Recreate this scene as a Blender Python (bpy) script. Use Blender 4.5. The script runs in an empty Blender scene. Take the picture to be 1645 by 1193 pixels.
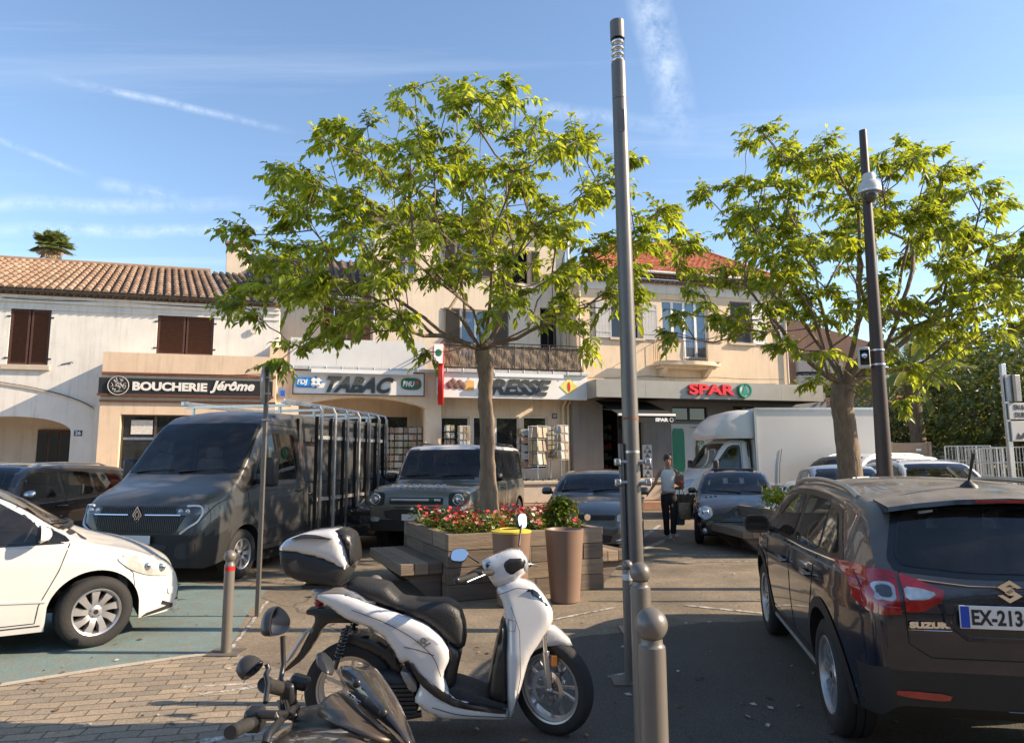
import bpy, bmesh, math, random
from mathutils import Vector, Matrix, noise
from mathutils.bvhtree import BVHTree
R = math.radians; PI = math.pi
S = bpy.context.scene; COL = S.collection
# ---------------------------------------------------------------- camera
CAM_H = 1.65; FPX = 1110.0; PITCH = R(7.26); ROLL = R(0.35)
fw = Vector((0, math.cos(PITCH), math.sin(PITCH)))
u0 = Vector((0, -math.sin(PITCH), math.cos(PITCH))); r0 = Vector((1, 0, 0))
rt = r0*math.cos(ROLL) - u0*math.sin(ROLL); up = u0*math.cos(ROLL) + r0*math.sin(ROLL)
cd = bpy.data.cameras.new('camera'); cam = bpy.data.objects.new('camera', cd); COL.objects.link(cam)
cd.sensor_width = 36; cd.lens = FPX/1645*36; cd.clip_start = .05; cd.clip_end = 3000
M4 = Matrix(((rt.x, up.x, -fw.x, 0), (rt.y, up.y, -fw.y, 0), (rt.z, up.z, -fw.z, CAM_H), (0, 0, 0, 1)))
cam.matrix_world = M4; S.camera = cam
S.render.resolution_x = 1024; S.render.resolution_y = 742
# ---------------------------------------------------------------- light
SUN_EL = R(29); SUN_AZ = R(-2.0)      # azimuth counted from +X towards +Y
sd = Vector((math.cos(SUN_EL)*math.cos(SUN_AZ), math.cos(SUN_EL)*math.sin(SUN_AZ), math.sin(SUN_EL)))
sl = bpy.data.lights.new('sun', 'SUN'); so = bpy.data.objects.new('sun', sl); COL.objects.link(so)
sl.energy = 5.0; sl.angle = R(.55); sl.color = (1, .80, .58)
so.rotation_euler = sd.to_track_quat('Z', 'Y').to_euler(); so.location = (20, 0, 30)
S.view_settings.view_transform = 'Standard'; S.view_settings.look = 'None'
S.view_settings.exposure = 1.02; S.view_settings.gamma = 1
W = bpy.data.worlds.new('World'); S.world = W; W.use_nodes = True
def make_world():
    nt = W.node_tree; N = nt.nodes; L = nt.links; N.clear()
    out = N.new('ShaderNodeOutputWorld'); bg = N.new('ShaderNodeBackground'); L.new(bg.outputs[0], out.inputs[0])
    sky = N.new('ShaderNodeTexSky'); sky.sky_type = 'NISHITA'; sky.sun_disc = False
    sky.sun_elevation = SUN_EL; sky.sun_rotation = PI/2 - SUN_AZ; sky.air_density = 1.0; sky.dust_density = 0.3; sky.ozone_density = 1.8; sky.altitude = 50
    bg.inputs[1].default_value = .128
    # thin cirrus and fading contrails: real cloud colour laid over the clear sky by direction
    tc = N.new('ShaderNodeTexCoord'); sep = N.new('ShaderNodeSeparateXYZ'); L.new(tc.outputs['Generated'], sep.inputs[0])
    def mth(op, a, b=None, c=None):
        m = N.new('ShaderNodeMath'); m.operation = op
        for i, v in enumerate((a, b, c)):
            if v is None: continue
            if isinstance(v, (int, float)): m.inputs[i].default_value = v
            else: L.new(v, m.inputs[i])
        return m.outputs[0]
    zc = mth('MAXIMUM', sep.outputs[2], .06)
    px = mth('DIVIDE', sep.outputs[0], zc); py = mth('DIVIDE', sep.outputs[1], zc)
    cmb = N.new('ShaderNodeCombineXYZ'); L.new(px, cmb.inputs[0]); L.new(py, cmb.inputs[1])
    mp = N.new('ShaderNodeMapping'); mp.inputs['Rotation'].default_value = (0, 0, R(-14)); mp.inputs['Scale'].default_value = (.22, 1.3, 1); L.new(cmb.outputs[0], mp.inputs[0])
    n1 = N.new('ShaderNodeTexNoise'); n1.inputs['Scale'].default_value = 1.3; n1.inputs['Detail'].default_value = 9; n1.inputs['Roughness'].default_value = .62; n1.inputs['Distortion'].default_value = .5
    L.new(mp.outputs[0], n1.inputs[0])
    rp = N.new('ShaderNodeMapRange'); rp.inputs[1].default_value = .5; rp.inputs[2].default_value = .86; rp.inputs[4].default_value = .28; L.new(n1.outputs[0], rp.inputs[0])
    cov = rp.outputs[0]
    n2 = N.new('ShaderNodeTexNoise'); n2.inputs['Scale'].default_value = 28; n2.inputs['Detail'].default_value = 8; n2.inputs['Roughness'].default_value = .7; L.new(tc.outputs['Generated'], n2.inputs[0])
    n3 = N.new('ShaderNodeTexNoise'); n3.inputs['Scale'].default_value = 5; n3.inputs['Detail'].default_value = 4; L.new(tc.outputs['Generated'], n3.inputs[0])
    def streak(a, b, width, amt, wob=.02):
        # a band of cloud between two sky directions
        A = ray(*a); B = ray(*b); nn = A.cross(B).normalized(); t = (B-A).normalized()
        def dot(v):
            d = N.new('ShaderNodeVectorMath'); d.operation = 'DOT_PRODUCT'; L.new(tc.outputs['Generated'], d.inputs[0]); d.inputs[1].default_value = v; return d.outputs['Value']
        d = mth('ABSOLUTE', mth('ADD', dot(nn), mth('MULTIPLY', mth('SUBTRACT', n3.outputs[0], .5), wob)))
        prof = mth('MAXIMUM', mth('SUBTRACT', 1, mth('DIVIDE', d, width)), 0)
        al = dot(t); a0 = A.dot(t); a1 = B.dot(t)
        m = N.new('ShaderNodeMapRange'); m.inputs[1].default_value = a0; m.inputs[2].default_value = a0+(a1-a0)*.3; L.new(al, m.inputs[0])
        m2 = N.new('ShaderNodeMapRange'); m2.inputs[1].default_value = a1; m2.inputs[2].default_value = a1-(a1-a0)*.35; L.new(al, m2.inputs[0])
        tex = N.new('ShaderNodeMapRange'); tex.inputs[1].default_value = .36; tex.inputs[2].default_value = .66; L.new(n2.outputs[0], tex.inputs[0])
        return mth('MULTIPLY', mth('MULTIPLY', mth('MULTIPLY', prof, m.outputs[0]), mth('MULTIPLY', m2.outputs[0], tex.outputs[0])), amt)
    for st in (((1015, -140), (1092, 250), .03, .5, .03), ((60, 120), (480, 215), .006, .4, .012), ((-60, 205), (150, 285), .005, .35, .01),
               ((-200, 330), (420, 325), .012, .35, .03), ((-120, 372), (520, 362), .010, .4, .03), ((690, 160), (1120, 215), .014, .3, .03), ((150, 290), (300, 315), .01, .35, .02)):
        cov = mth('ADD', cov, streak(*st))
    cov = mth('MINIMUM', cov, .9)
    mx = N.new('ShaderNodeMix'); mx.data_type = 'RGBA'; L.new(cov, mx.inputs[0]); L.new(sky.outputs[0], mx.inputs[6]); mx.inputs[7].default_value = (5.0, 5.4, 5.9, 1)
    L.new(mx.outputs[2], bg.inputs[0])
def ray(px, py):
    return (fw + rt*((px-822.5)/FPX) - up*((py-596.5)/FPX)).normalized()
def G(px, py, z=0.0):
    r = ray(px, py); t = (z-CAM_H)/r.z; return Vector((r.x*t, r.y*t, z))
def P(px, py, Y):
    r = ray(px, py); t = Y/r.y; return Vector((r.x*t, Y, CAM_H+r.z*t))
make_world()
# facade frame: every building front runs along this line
FA = R(16); FO = Vector((0, 24.3, 0)); FU = Vector((math.cos(FA), math.sin(FA), 0)); FN = Vector((math.sin(FA), -math.cos(FA), 0))
def fp(px, py, d=0.0):
    r = ray(px, py); C = Vector((0, 0, CAM_H)); t = (d - (C-FO).dot(FN))/r.dot(FN); p = C + r*t
    return (p-FO).dot(FU), p.z
def rect(x0, y0, x1, y1, d=0.0):
    ym = (y0+y1)/2; xm = (x0+x1)/2
    return fp(x0, ym, d)[0], fp(x1, ym, d)[0], fp(xm, y1, d)[1], fp(xm, y0, d)[1]
# ---------------------------------------------------------------- materials
_M = {}
def pm(name, col, rough=.6, metal=0, var=.12, scale=6, bump=0, bscale=60, coat=0, col2=None, stretch=(1, 1, 1), spec=None, trans=0, fleck=0):
    if name in _M: return _M[name]
    m = bpy.data.materials.new(name); _M[name] = m; m.use_nodes = True
    nt = m.node_tree; N = nt.nodes; L = nt.links; b = N['Principled BSDF']
    b.inputs['Roughness'].default_value = rough; b.inputs['Metallic'].default_value = metal
    if coat: b.inputs['Coat Weight'].default_value = coat; b.inputs['Coat Roughness'].default_value = .04
    if spec is not None: b.inputs['Specular IOR Level'].default_value = spec
    tc = N.new('ShaderNodeTexCoord'); mp = N.new('ShaderNodeMapping'); mp.inputs['Scale'].default_value = stretch; L.new(tc.outputs['Object'], mp.inputs[0])
    n = N.new('ShaderNodeTexNoise'); n.inputs['Scale'].default_value = scale; n.inputs['Detail'].default_value = 7; n.inputs['Roughness'].default_value = .65; L.new(mp.outputs[0], n.inputs[0])
    cr = N.new('ShaderNodeValToRGB'); e = cr.color_ramp.elements; e[0].position = .3; e[1].position = .7
    c2 = col2 or tuple(min(1, c*(1+var)) for c in col); c1 = col if col2 else tuple(c*(1-var) for c in col)
    e[0].color = (*c1, 1); e[1].color = (*c2, 1); L.new(n.outputs[0], cr.inputs[0]); L.new(cr.outputs[0], b.inputs['Base Color'])
    last = cr.outputs[0]
    if fleck:
        f = N.new('ShaderNodeTexNoise'); f.inputs['Scale'].default_value = 90; f.inputs['Detail'].default_value = 2; L.new(tc.outputs['Object'], f.inputs[0])
        fr = N.new('ShaderNodeMapRange'); fr.inputs[1].default_value = .35; fr.inputs[2].default_value = .7; fr.inputs[3].default_value = 1-fleck; fr.inputs[4].default_value = 1+fleck; L.new(f.outputs[0], fr.inputs[0])
        mm = N.new('ShaderNodeVectorMath'); mm.operation = 'SCALE'; L.new(last, mm.inputs[0]); L.new(fr.outputs[0], mm.inputs['Scale']); L.new(mm.outputs[0], b.inputs['Base Color'])
    if rough > .12:
        rr = N.new('ShaderNodeMapRange'); rr.inputs[3].default_value = max(0, rough-.12*rough); rr.inputs[4].default_value = min(1, rough+.15*rough); L.new(n.outputs[0], rr.inputs[0]); L.new(rr.outputs[0], b.inputs['Roughness'])
    if bump:
        n2 = N.new('ShaderNodeTexNoise'); n2.inputs['Scale'].default_value = bscale; n2.inputs['Detail'].default_value = 5; L.new(mp.outputs[0], n2.inputs[0])
        bp = N.new('ShaderNodeBump'); bp.inputs['Strength'].default_value = bump; bp.inputs['Distance'].default_value = .02; L.new(n2.outputs[0], bp.inputs['Height']); L.new(bp.outputs[0], b.inputs['Normal'])
    if trans:
        tr = N.new('ShaderNodeBsdfTranslucent'); ad = N.new('ShaderNodeMixShader'); ad.inputs[0].default_value = trans
        hs = N.new('ShaderNodeVectorMath'); hs.operation = 'MULTIPLY'; hs.inputs[1].default_value = (2.6, 2.1, .9); L.new(last, hs.inputs[0]); L.new(hs.outputs[0], tr.inputs[0])
        L.new(b.outputs[0], ad.inputs[1]); L.new(tr.outputs[0], ad.inputs[2]); L.new(ad.outputs[0], N['Material Output'].inputs[0])
    return m
def paint(name, col, rough=.28, metal=0, coat=.9, dust=.12):
    # car paint: clear coat over colour, with thin uneven road dust on faces turned up
    if name in _M: return _M[name]
    m = pm(name, col, rough, metal, .05, 2, coat=coat); nt = m.node_tree; N = nt.nodes; L = nt.links; b = N['Principled BSDF']
    src = b.inputs['Base Color'].links[0].from_socket
    g = N.new('ShaderNodeNewGeometry'); sp = N.new('ShaderNodeSeparateXYZ'); L.new(g.outputs['Normal'], sp.inputs[0])
    n = N.new('ShaderNodeTexNoise'); n.inputs['Scale'].default_value = 3.5; n.inputs['Detail'].default_value = 8; tc = N.new('ShaderNodeTexCoord'); L.new(tc.outputs['Object'], n.inputs[0])
    mr = N.new('ShaderNodeMapRange'); mr.inputs[1].default_value = .1; mr.inputs[2].default_value = 1; mr.inputs[3].default_value = .01; mr.inputs[4].default_value = 1; L.new(sp.outputs[2], mr.inputs[0])
    mu = N.new('ShaderNodeMath'); mu.operation = 'MULTIPLY'; L.new(mr.outputs[0], mu.inputs[0]); L.new(n.outputs[0], mu.inputs[1])
    mu2 = N.new('ShaderNodeMath'); mu2.operation = 'MULTIPLY'; mu2.inputs[1].default_value = dust*2; L.new(mu.outputs[0], mu2.inputs[0])
    mx = N.new('ShaderNodeMix'); mx.data_type = 'RGBA'; L.new(mu2.outputs[0], mx.inputs[0]); L.new(src, mx.inputs[6]); mx.inputs[7].default_value = (.32, .28, .22, 1); L.new(mx.outputs[2], b.inputs['Base Color'])
    if coat and dust > .3:
        k = N.new('ShaderNodeMapRange'); k.inputs[1].default_value = .05; k.inputs[2].default_value = .5; k.inputs[3].default_value = coat; k.inputs[4].default_value = .12; L.new(mu2.outputs[0], k.inputs[0]); L.new(k.outputs[0], b.inputs['Coat Weight'])
        k = N.new('ShaderNodeMapRange'); k.inputs[1].default_value = .05; k.inputs[2].default_value = .5; k.inputs[3].default_value = rough; k.inputs[4].default_value = .6; L.new(mu2.outputs[0], k.inputs[0]); L.new(k.outputs[0], b.inputs['Roughness'])
    return m
def set_coat(m, v, r=.04):
    b = m.node_tree.nodes['Principled BSDF']; b.inputs['Coat Weight'].default_value = v; b.inputs['Coat Roughness'].default_value = r; return m
RUB = pm('rubber', (.018, .018, .018), .8, var=.3, bump=.2, bscale=40)
BLK = pm('black_plastic', (.02, .02, .021), .5, var=.3, scale=12)
SAT = pm('satin_black_plastic', (.012, .012, .013), .3, var=.2, coat=.2)
GLS = pm('dark_window_glass', (.006, .008, .009), .03, var=.3, scale=2, spec=.75)
CHR = pm('chrome', (.75, .75, .76), .12, 1, .05)
ALU = pm('brushed_aluminium', (.55, .56, .57), .32, 1, .12, 30, stretch=(1, 1, .1))
RIM = pm('silver_alloy', (.5, .5, .51), .32, .8, .08)
LMP = pm('clear_lamp_lens', (.42, .44, .46), .08, .35, .35, 18, coat=1)
LMD = pm('smoked_lamp_lens', (.05, .055, .06), .07, .3, .3, 18, coat=1)
REDL = pm('red_lamp_lens', (.30, .003, .005), .15, 0, .35, 14, coat=1)
ORGL = pm('amber_lamp_lens', (.75, .22, .01), .2, 0, .2, 20, coat=1)
WHT = pm('white_lacquer', (.78, .78, .76), .35, var=.04)
UND = pm('underbody_grime', (.012, .011, .01), .9, var=.4)
# ---------------------------------------------------------------- mesh builder
class MB:
    def __init__(s, off=None): s.v = []; s.f = []; s.mi = []; s.m = Matrix.Identity(4); s.cur = 0; s.off = off
    def add(s, vs, fs, mi=None):
        b = len(s.v); s.v += [s.m @ Vector(v) for v in vs]; s.f += [[b+i for i in f] for f in fs]; s.mi += [s.cur if mi is None else mi]*len(fs); return s
    def box(s, x0, x1, y0, y1, z0, z1, mi=None):
        return s.add([(x0, y0, z0), (x1, y0, z0), (x1, y1, z0), (x0, y1, z0), (x0, y0, z1), (x1, y0, z1), (x1, y1, z1), (x0, y1, z1)],
                     [(3, 2, 1, 0), (4, 5, 6, 7), (0, 1, 5, 4), (1, 2, 6, 5), (2, 3, 7, 6), (3, 0, 4, 7)], mi)
    def cbox(s, c, sz, rot=None, mi=None):
        o = s.m; s.m = s.m @ Matrix.Translation(c) @ (rot.to_4x4() if rot is not None else Matrix.Identity(4)); a, b, c2 = (q/2 for q in sz)
        s.box(-a, a, -b, b, -c2, c2, mi); s.m = o; return s
    def prism(s, poly, a, b, axis='y', mi=None):
        # poly is in the two other axes; extruded from a to b
        n = len(poly)
        def mk(p, t): return {'y': (p[0], t, p[1]), 'x': (t, p[0], p[1]), 'z': (p[0], p[1], t)}[axis]
        vs = [mk(p, a) for p in poly] + [mk(p, b) for p in poly]
        return s.add(vs, [list(range(n)), list(range(2*n-1, n-1, -1))] + [(i, n+i, n+(i+1) % n, (i+1) % n) for i in range(n)], mi)
    def tube(s, pts, r, n=8, cap=True, mi=None, flat=None):
        pts = [Vector(p) for p in pts]; k = len(pts); rs = r if isinstance(r, (list, tuple)) else [r]*k
        vs = []; fs = []; prev = None
        for i, p in enumerate(pts):
            t = (pts[min(i+1, k-1)] - pts[max(i-1, 0)])
            t = t.normalized() if t.length > 1e-9 else Vector((0, 0, 1))
            if prev is None: a = t.orthogonal().normalized() if flat is None else (Vector(flat)-t*t.dot(Vector(flat))).normalized()
            else:
                a = prev - t*prev.dot(t); a = a.normalized() if a.length > 1e-6 else t.orthogonal().normalized()
            prev = a; c = t.cross(a)
            for j in range(n):
                g = 2*PI*j/n; vs.append(p + a*(math.cos(g)*rs[i]) + c*(math.sin(g)*rs[i]))
        for i in range(k-1):
            for j in range(n): fs.append((i*n+j, i*n+(j+1) % n, (i+1)*n+(j+1) % n, (i+1)*n+j))
        if cap: fs += [list(range(n-1, -1, -1)), list(range((k-1)*n, k*n))]
        return s.add(vs, fs, mi)
    def cyl(s, a, b, r0, r1=None, n=16, mi=None): return s.tube([a, b], [r0, r0 if r1 is None else r1], n, mi=mi)
    def lathe(s, prof, n=24, axis='z', c=(0, 0, 0), mi=None, a0=0, a1=2*PI):
        # prof: (radius, height) list
        full = abs(a1-a0-2*PI) < 1e-6; m = n if full else n+1; vs = []; fs = []
        for (r, h) in prof:
            for j in range(m):
                g = a0+(a1-a0)*j/n; x, y = r*math.cos(g), r*math.sin(g)
                q = {'z': (x, y, h), 'y': (x, h, y), 'x': (h, x, y)}[axis]; vs.append((q[0]+c[0], q[1]+c[1], q[2]+c[2]))
        for i in range(len(prof)-1):
            for j in range(n):
                k = (j+1) % m; fs.append((i*m+j, i*m+k, (i+1)*m+k, (i+1)*m+j))
        return s.add(vs, fs, mi)
    def ball(s, c, r, n=14, mi=None, sc=(1, 1, 1)):
        o = s.m; s.m = s.m @ Matrix.Translation(c) @ Matrix.Diagonal((*sc, 1)); k = n//2
        s.lathe([(max(1e-4, r*math.sin(PI*i/k)), -r*math.cos(PI*i/k)) for i in range(k+1)], n, mi=mi); s.m = o; return s
    def loft(s, rings, closed=True, cap=True, mi=None):
        n = len(rings[0]); vs = [v for r in rings for v in r]; fs = []
        for i in range(len(rings)-1):
            for j in range(n if closed else n-1):
                k = (j+1) % n; fs.append((i*n+j, i*n+k, (i+1)*n+k, (i+1)*n+j))
        if cap: fs += [list(range(n-1, -1, -1)), list(range((len(rings)-1)*n, len(rings)*n))]
        return s.add(vs, fs, mi)
    def pieces(s):
        par = list(range(len(s.v)))
        def fd(a):
            while par[a] != a: par[a] = par[par[a]]; a = par[a]
            return a
        for f in s.f:
            for i in f[1:]: par[fd(i)] = fd(f[0])
        g = {}
        for k, f in enumerate(s.f): g.setdefault(fd(f[0]), []).append(k)
        out = []
        for ks in g.values():
            m = MB(s.off); mp = {}
            for k in ks:
                nf = []
                for i in s.f[k]:
                    if i not in mp: mp[i] = len(m.v); m.v.append(s.v[i])
                    nf.append(mp[i])
                m.f.append(nf); m.mi.append(s.mi[k])
            out.append(m)
        return out
    def build(s, name, mats, parent=None, smooth=None, bevel=0, loc=None, fix=True, loose=False):
        if loose: return [m.build(name, mats, parent, smooth, bevel, loc, fix) for m in s.pieces()][0]
        me = bpy.data.meshes.new(name); off = Vector(s.off) if s.off is not None else Vector((0, 0, 0))
        me.from_pydata([tuple(v-off) for v in s.v], [], s.f)
        for m in (mats if isinstance(mats, (list, tuple)) else [mats]): me.materials.append(m)
        me.polygons.foreach_set('material_index', s.mi)
        if fix or bevel:
            bm = bmesh.new(); bm.from_mesh(me)
            if fix: bmesh.ops.recalc_face_normals(bm, faces=bm.faces)
            bm.to_mesh(me); bm.free()
        me.update()
        if smooth: me.shade_smooth(); me.set_sharp_from_angle(angle=R(smooth))
        o = bpy.data.objects.new(name, me); COL.objects.link(o)
        if parent is not None: o.parent = parent
        if loc is not None: o.location = loc
        if bevel:
            b = o.modifiers.new('bevel', 'BEVEL'); b.width = bevel; b.segments = 2; b.limit_method = 'ANGLE'; b.angle_limit = R(40)
            if not smooth: me.shade_smooth(); me.set_sharp_from_angle(angle=R(30))
        return o
def tag(o, label=None, cat=None, group=None, kind=None):
    if label: o['label'] = label
    if cat: o['category'] = cat
    if group: o['group'] = group
    if kind: o['kind'] = kind
    return o
def thing(name, label, cat, loc=(0, 0, 0), rz=0, group=None):
    o = bpy.data.objects.new(name, None); COL.objects.link(o); o.location = loc; o.rotation_euler = (0, 0, rz); o.empty_display_size = .2
    return tag(o, label, cat, group)
def fthing(name, label, cat, s, d=0, z=0, group=None):
    # a thing standing in the facade frame; its parts are built in (s, -d, z) coordinates
    o = thing(name, label, cat, FO+FU*s+FN*d+Vector((0, 0, z)), FA, group); o['_o'] = 0
    del o['_o']; return o, (s, -d, z)
def dup(root, loc=None, rz=None, label=None):
    r = root.copy(); COL.objects.link(r)
    if loc is not None: r.location = loc
    if rz is not None: r.rotation_euler = (0, 0, rz)
    if label: r['label'] = label
    for ch in list(root.children):
        c = ch.copy(); COL.objects.link(c); c.parent = r
        for g in list(ch.children):
            d = g.copy(); COL.objects.link(d); d.parent = c
    return r
def smooth_poly(poly, it=2, closed=True, keep=.2):
    for _ in range(it):
        o = []; n = len(poly)
        for i in range(n if closed else n-1):
            a, b = Vector(poly[i]), Vector(poly[(i+1) % n]); o += [tuple(a.lerp(b, keep)), tuple(a.lerp(b, 1-keep))]
        if not closed: o = [tuple(poly[0])] + o + [tuple(poly[-1])]
        poly = o
    return poly
def grid_poly(poly, step):
    # fill a 2D polygon with a grid-cut mesh; returns verts, faces, boundary flags
    bm = bmesh.new(); vs = [bm.verts.new((p[0], p[1], 0)) for p in poly]; bm.faces.new(vs)
    xs = [p[0] for p in poly]; ys = [p[1] for p in poly]
    for ax, lo, hi in ((0, min(xs), max(xs)), (1, min(ys), max(ys))):
        k = int((hi-lo)/step)
        for i in range(1, k+1):
            co = [0, 0, 0]; no = [0, 0, 0]; co[ax] = lo+(hi-lo)*i/(k+1); no[ax] = 1
            bmesh.ops.bisect_plane(bm, geom=bm.verts[:]+bm.edges[:]+bm.faces[:], plane_co=co, plane_no=no, dist=1e-5)
    bm.verts.ensure_lookup_table(); bm.verts.index_update()
    out = ([(v.co.x, v.co.y) for v in bm.verts], [[v.index for v in f.verts] for f in bm.faces], [v.is_boundary for v in bm.verts], [(e.verts[0].index, e.verts[1].index) for e in bm.edges if e.is_boundary])
    bm.free(); return out
def _segd(p, a, b):
    ax, ay = a; bx, by = b; dx, dy = bx-ax, by-ay; l = dx*dx+dy*dy
    t = 0 if l == 0 else max(0, min(1, ((p[0]-ax)*dx+(p[1]-ay)*dy)/l)); return math.hypot(p[0]-ax-dx*t, p[1]-ay-dy*t)
def inflate(mb, poly, w, edge=.0, rad=None, step=.03, yc=0, wf=None, both=True, mi=None, plane='xz'):
    # cushion: polygon in a plane swollen to half-width w, falling to `edge` at its outline over `rad`
    vs, fs, bd, be = grid_poly(poly, step); n = len(poly); ys = []
    for i, p in enumerate(vs):
        d = 0 if bd[i] else min(_segd(p, poly[j], poly[(j+1) % n]) for j in range(n))
        rr = rad or .05; t = min(1, d/rr); k = edge+(w-edge)*math.sqrt(max(0, 1-(1-t)**2))
        if wf: k *= wf(*p)
        ys.append(k)
    def cv(p, y): return {'xz': (p[0], y, p[1]), 'yz': (y, p[0], p[1]), 'xy': (p[0], p[1], y)}[plane]
    m = len(vs)
    if both:
        mb.add([cv(p, yc-ys[i]) for i, p in enumerate(vs)] + [cv(p, yc+ys[i]) for i, p in enumerate(vs)],
               fs + [[m+q for q in f[::-1]] for f in fs] + [(a, b, m+b, m+a) for a, b in be], mi)
    else:
        mb.add([cv(p, yc+ys[i]) for i, p in enumerate(vs)] + [cv(p, yc) for i, p in enumerate(vs)],
               fs + [[m+q for q in f[::-1]] for f in fs] + [(a, b, m+b, m+a) for a, b in be], mi)
    return mb
def text_mesh(txt, size=1, extrude=.01, bold=0, shear=0, spacing=1, align='CENTER', width=1.0):
    c = bpy.data.curves.new('t', 'FONT'); c.body = txt; c.size = size; c.extrude = extrude; c.offset = bold; c.shear = shear; c.space_character = spacing
    c.align_x = align; c.align_y = 'CENTER'; c.resolution_u = 4
    o = bpy.data.objects.new('t', c); COL.objects.link(o); dg = bpy.context.evaluated_depsgraph_get(); me = bpy.data.meshes.new_from_object(o.evaluated_get(dg))
    bpy.data.objects.remove(o); bpy.data.curves.remove(c); return me
def text(name, txt, mat, parent, loc, size, extrude=.006, bold=0, shear=0, spacing=1, width=1, rot=(PI/2, 0, 0), fit=None, fith=None, align='CENTER'):
    # lettering stands in the local xz plane, facing -y
    me = text_mesh(txt, size, extrude, bold, shear, spacing, align)
    if fit:
        xs = [v.co.x for v in me.vertices]; w = (max(xs)-min(xs)) or 1; width = fit/w; cx = (max(xs)+min(xs))/2
        for v in me.vertices: v.co.x = (v.co.x-cx)*width
        if fith:
            ys = [v.co.y for v in me.vertices]; h = max(ys)-min(ys); cy = (max(ys)+min(ys))/2
            for v in me.vertices: v.co.y = (v.co.y-cy)*fith/h
    elif width != 1:
        for v in me.vertices: v.co.x *= width
    me.materials.clear(); me.materials.append(mat)
    o = bpy.data.objects.new(name, me); COL.objects.link(o); o.parent = parent; o.location = loc; o.rotation_euler = rot; return o
# ---------------------------------------------------------------- ground
def mat_asphalt():
    m = pm('asphalt', (.21, .168, .12), .85, var=.1, scale=.35, bump=.5, bscale=140, col2=(.30, .245, .175), fleck=.38)
    nt = m.node_tree; N = nt.nodes; L = nt.links; b = N['Principled BSDF']; src = b.inputs['Base Color'].links[0].from_socket
    tc = N.new('ShaderNodeTexCoord')
    v = N.new('ShaderNodeTexVoronoi'); v.feature = 'DISTANCE_TO_EDGE'; v.inputs['Scale'].default_value = .16; 
    n = N.new('ShaderNodeTexNoise'); n.inputs['Scale'].default_value = 1.1; n.inputs['Detail'].default_value = 6; L.new(tc.outputs['Object'], n.inputs[0])
    ad = N.new('ShaderNodeVectorMath'); ad.operation = 'MULTIPLY_ADD'; L.new(n.outputs['Color'], ad.inputs[0]); ad.inputs[1].default_value = (.9, .9, 0); L.new(tc.outputs['Object'], ad.inputs[2]); L.new(ad.outputs[0], v.inputs['Vector'])
    cr = N.new('ShaderNodeMapRange'); cr.inputs[1].default_value = .0; cr.inputs[2].default_value = .0035; cr.inputs[3].default_value = .4; cr.inputs[4].default_value = 1; L.new(v.outputs['Distance'], cr.inputs[0])
    st = N.new('ShaderNodeTexNoise'); st.inputs['Scale'].default_value = .9; st.inputs['Detail'].default_value = 5; L.new(tc.outputs['Object'], st.inputs[0])
    sr = N.new('ShaderNodeMapRange'); sr.inputs[1].default_value = .3; sr.inputs[2].default_value = .72; sr.inputs[3].default_value = .62; sr.inputs[4].default_value = 1.18; L.new(st.outputs[0], sr.inputs[0])
    mu = N.new('ShaderNodeMath'); mu.operation = 'MULTIPLY'; L.new(cr.outputs[0], mu.inputs[0]); L.new(sr.outputs[0], mu.inputs[1])
    for scl, lo, hi in ((24, .72, 1.22), (3.2, .82, 1.1)):
        a_ = N.new('ShaderNodeTexNoise'); a_.inputs['Scale'].default_value = scl; a_.inputs['Detail'].default_value = 8; a_.inputs['Roughness'].default_value = .8; L.new(tc.outputs['Object'], a_.inputs[0]); b_ = N.new('ShaderNodeMapRange'); b_.inputs[1].default_value = .38; b_.inputs[2].default_value = .62; b_.inputs[3].default_value = lo; b_.inputs[4].default_value = hi; L.new(a_.outputs[0], b_.inputs[0])
        m_ = N.new('ShaderNodeMath'); m_.operation = 'MULTIPLY'; L.new(mu.outputs[0], m_.inputs[0]); L.new(b_.outputs[0], m_.inputs[1]); mu = m_
    sc = N.new('ShaderNodeVectorMath'); sc.operation = 'SCALE'; L.new(src, sc.inputs[0]); L.new(mu.outputs[0], sc.inputs['Scale']); L.new(sc.outputs[0], b.inputs['Base Color'])
    return m
ASP = mat_asphalt()
def sheet(name, poly, z, mat, step=None, kind='structure', wob=0):
    mb = MB(); n = len(poly)
    if wob:
        pl = []
        for i in range(n):
            a, b = Vector(poly[i]).to_2d(), Vector(poly[(i+1) % n]).to_2d(); k = max(1, int((b-a).length/.12))
            for q in range(k):
                p = a.lerp(b, q/k); v = noise.noise_vector(Vector((p.x*5, p.y*5, 0)))*wob; pl.append((p.x+v.x, p.y+v.y))
        poly = pl; n = len(poly)
    mb.add([(p[0], p[1], z) for p in poly], [list(range(n))]); o = mb.build(name, mat, fix=False)
    if o.data.polygons[0].normal.z < 0: o.data.flip_normals()
    o['kind'] = kind; return o
g = MB(); g.box(-600, 600, -60, 1200, -.3, 0); tag(g.build('ground', ASP), kind='structure')
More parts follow.
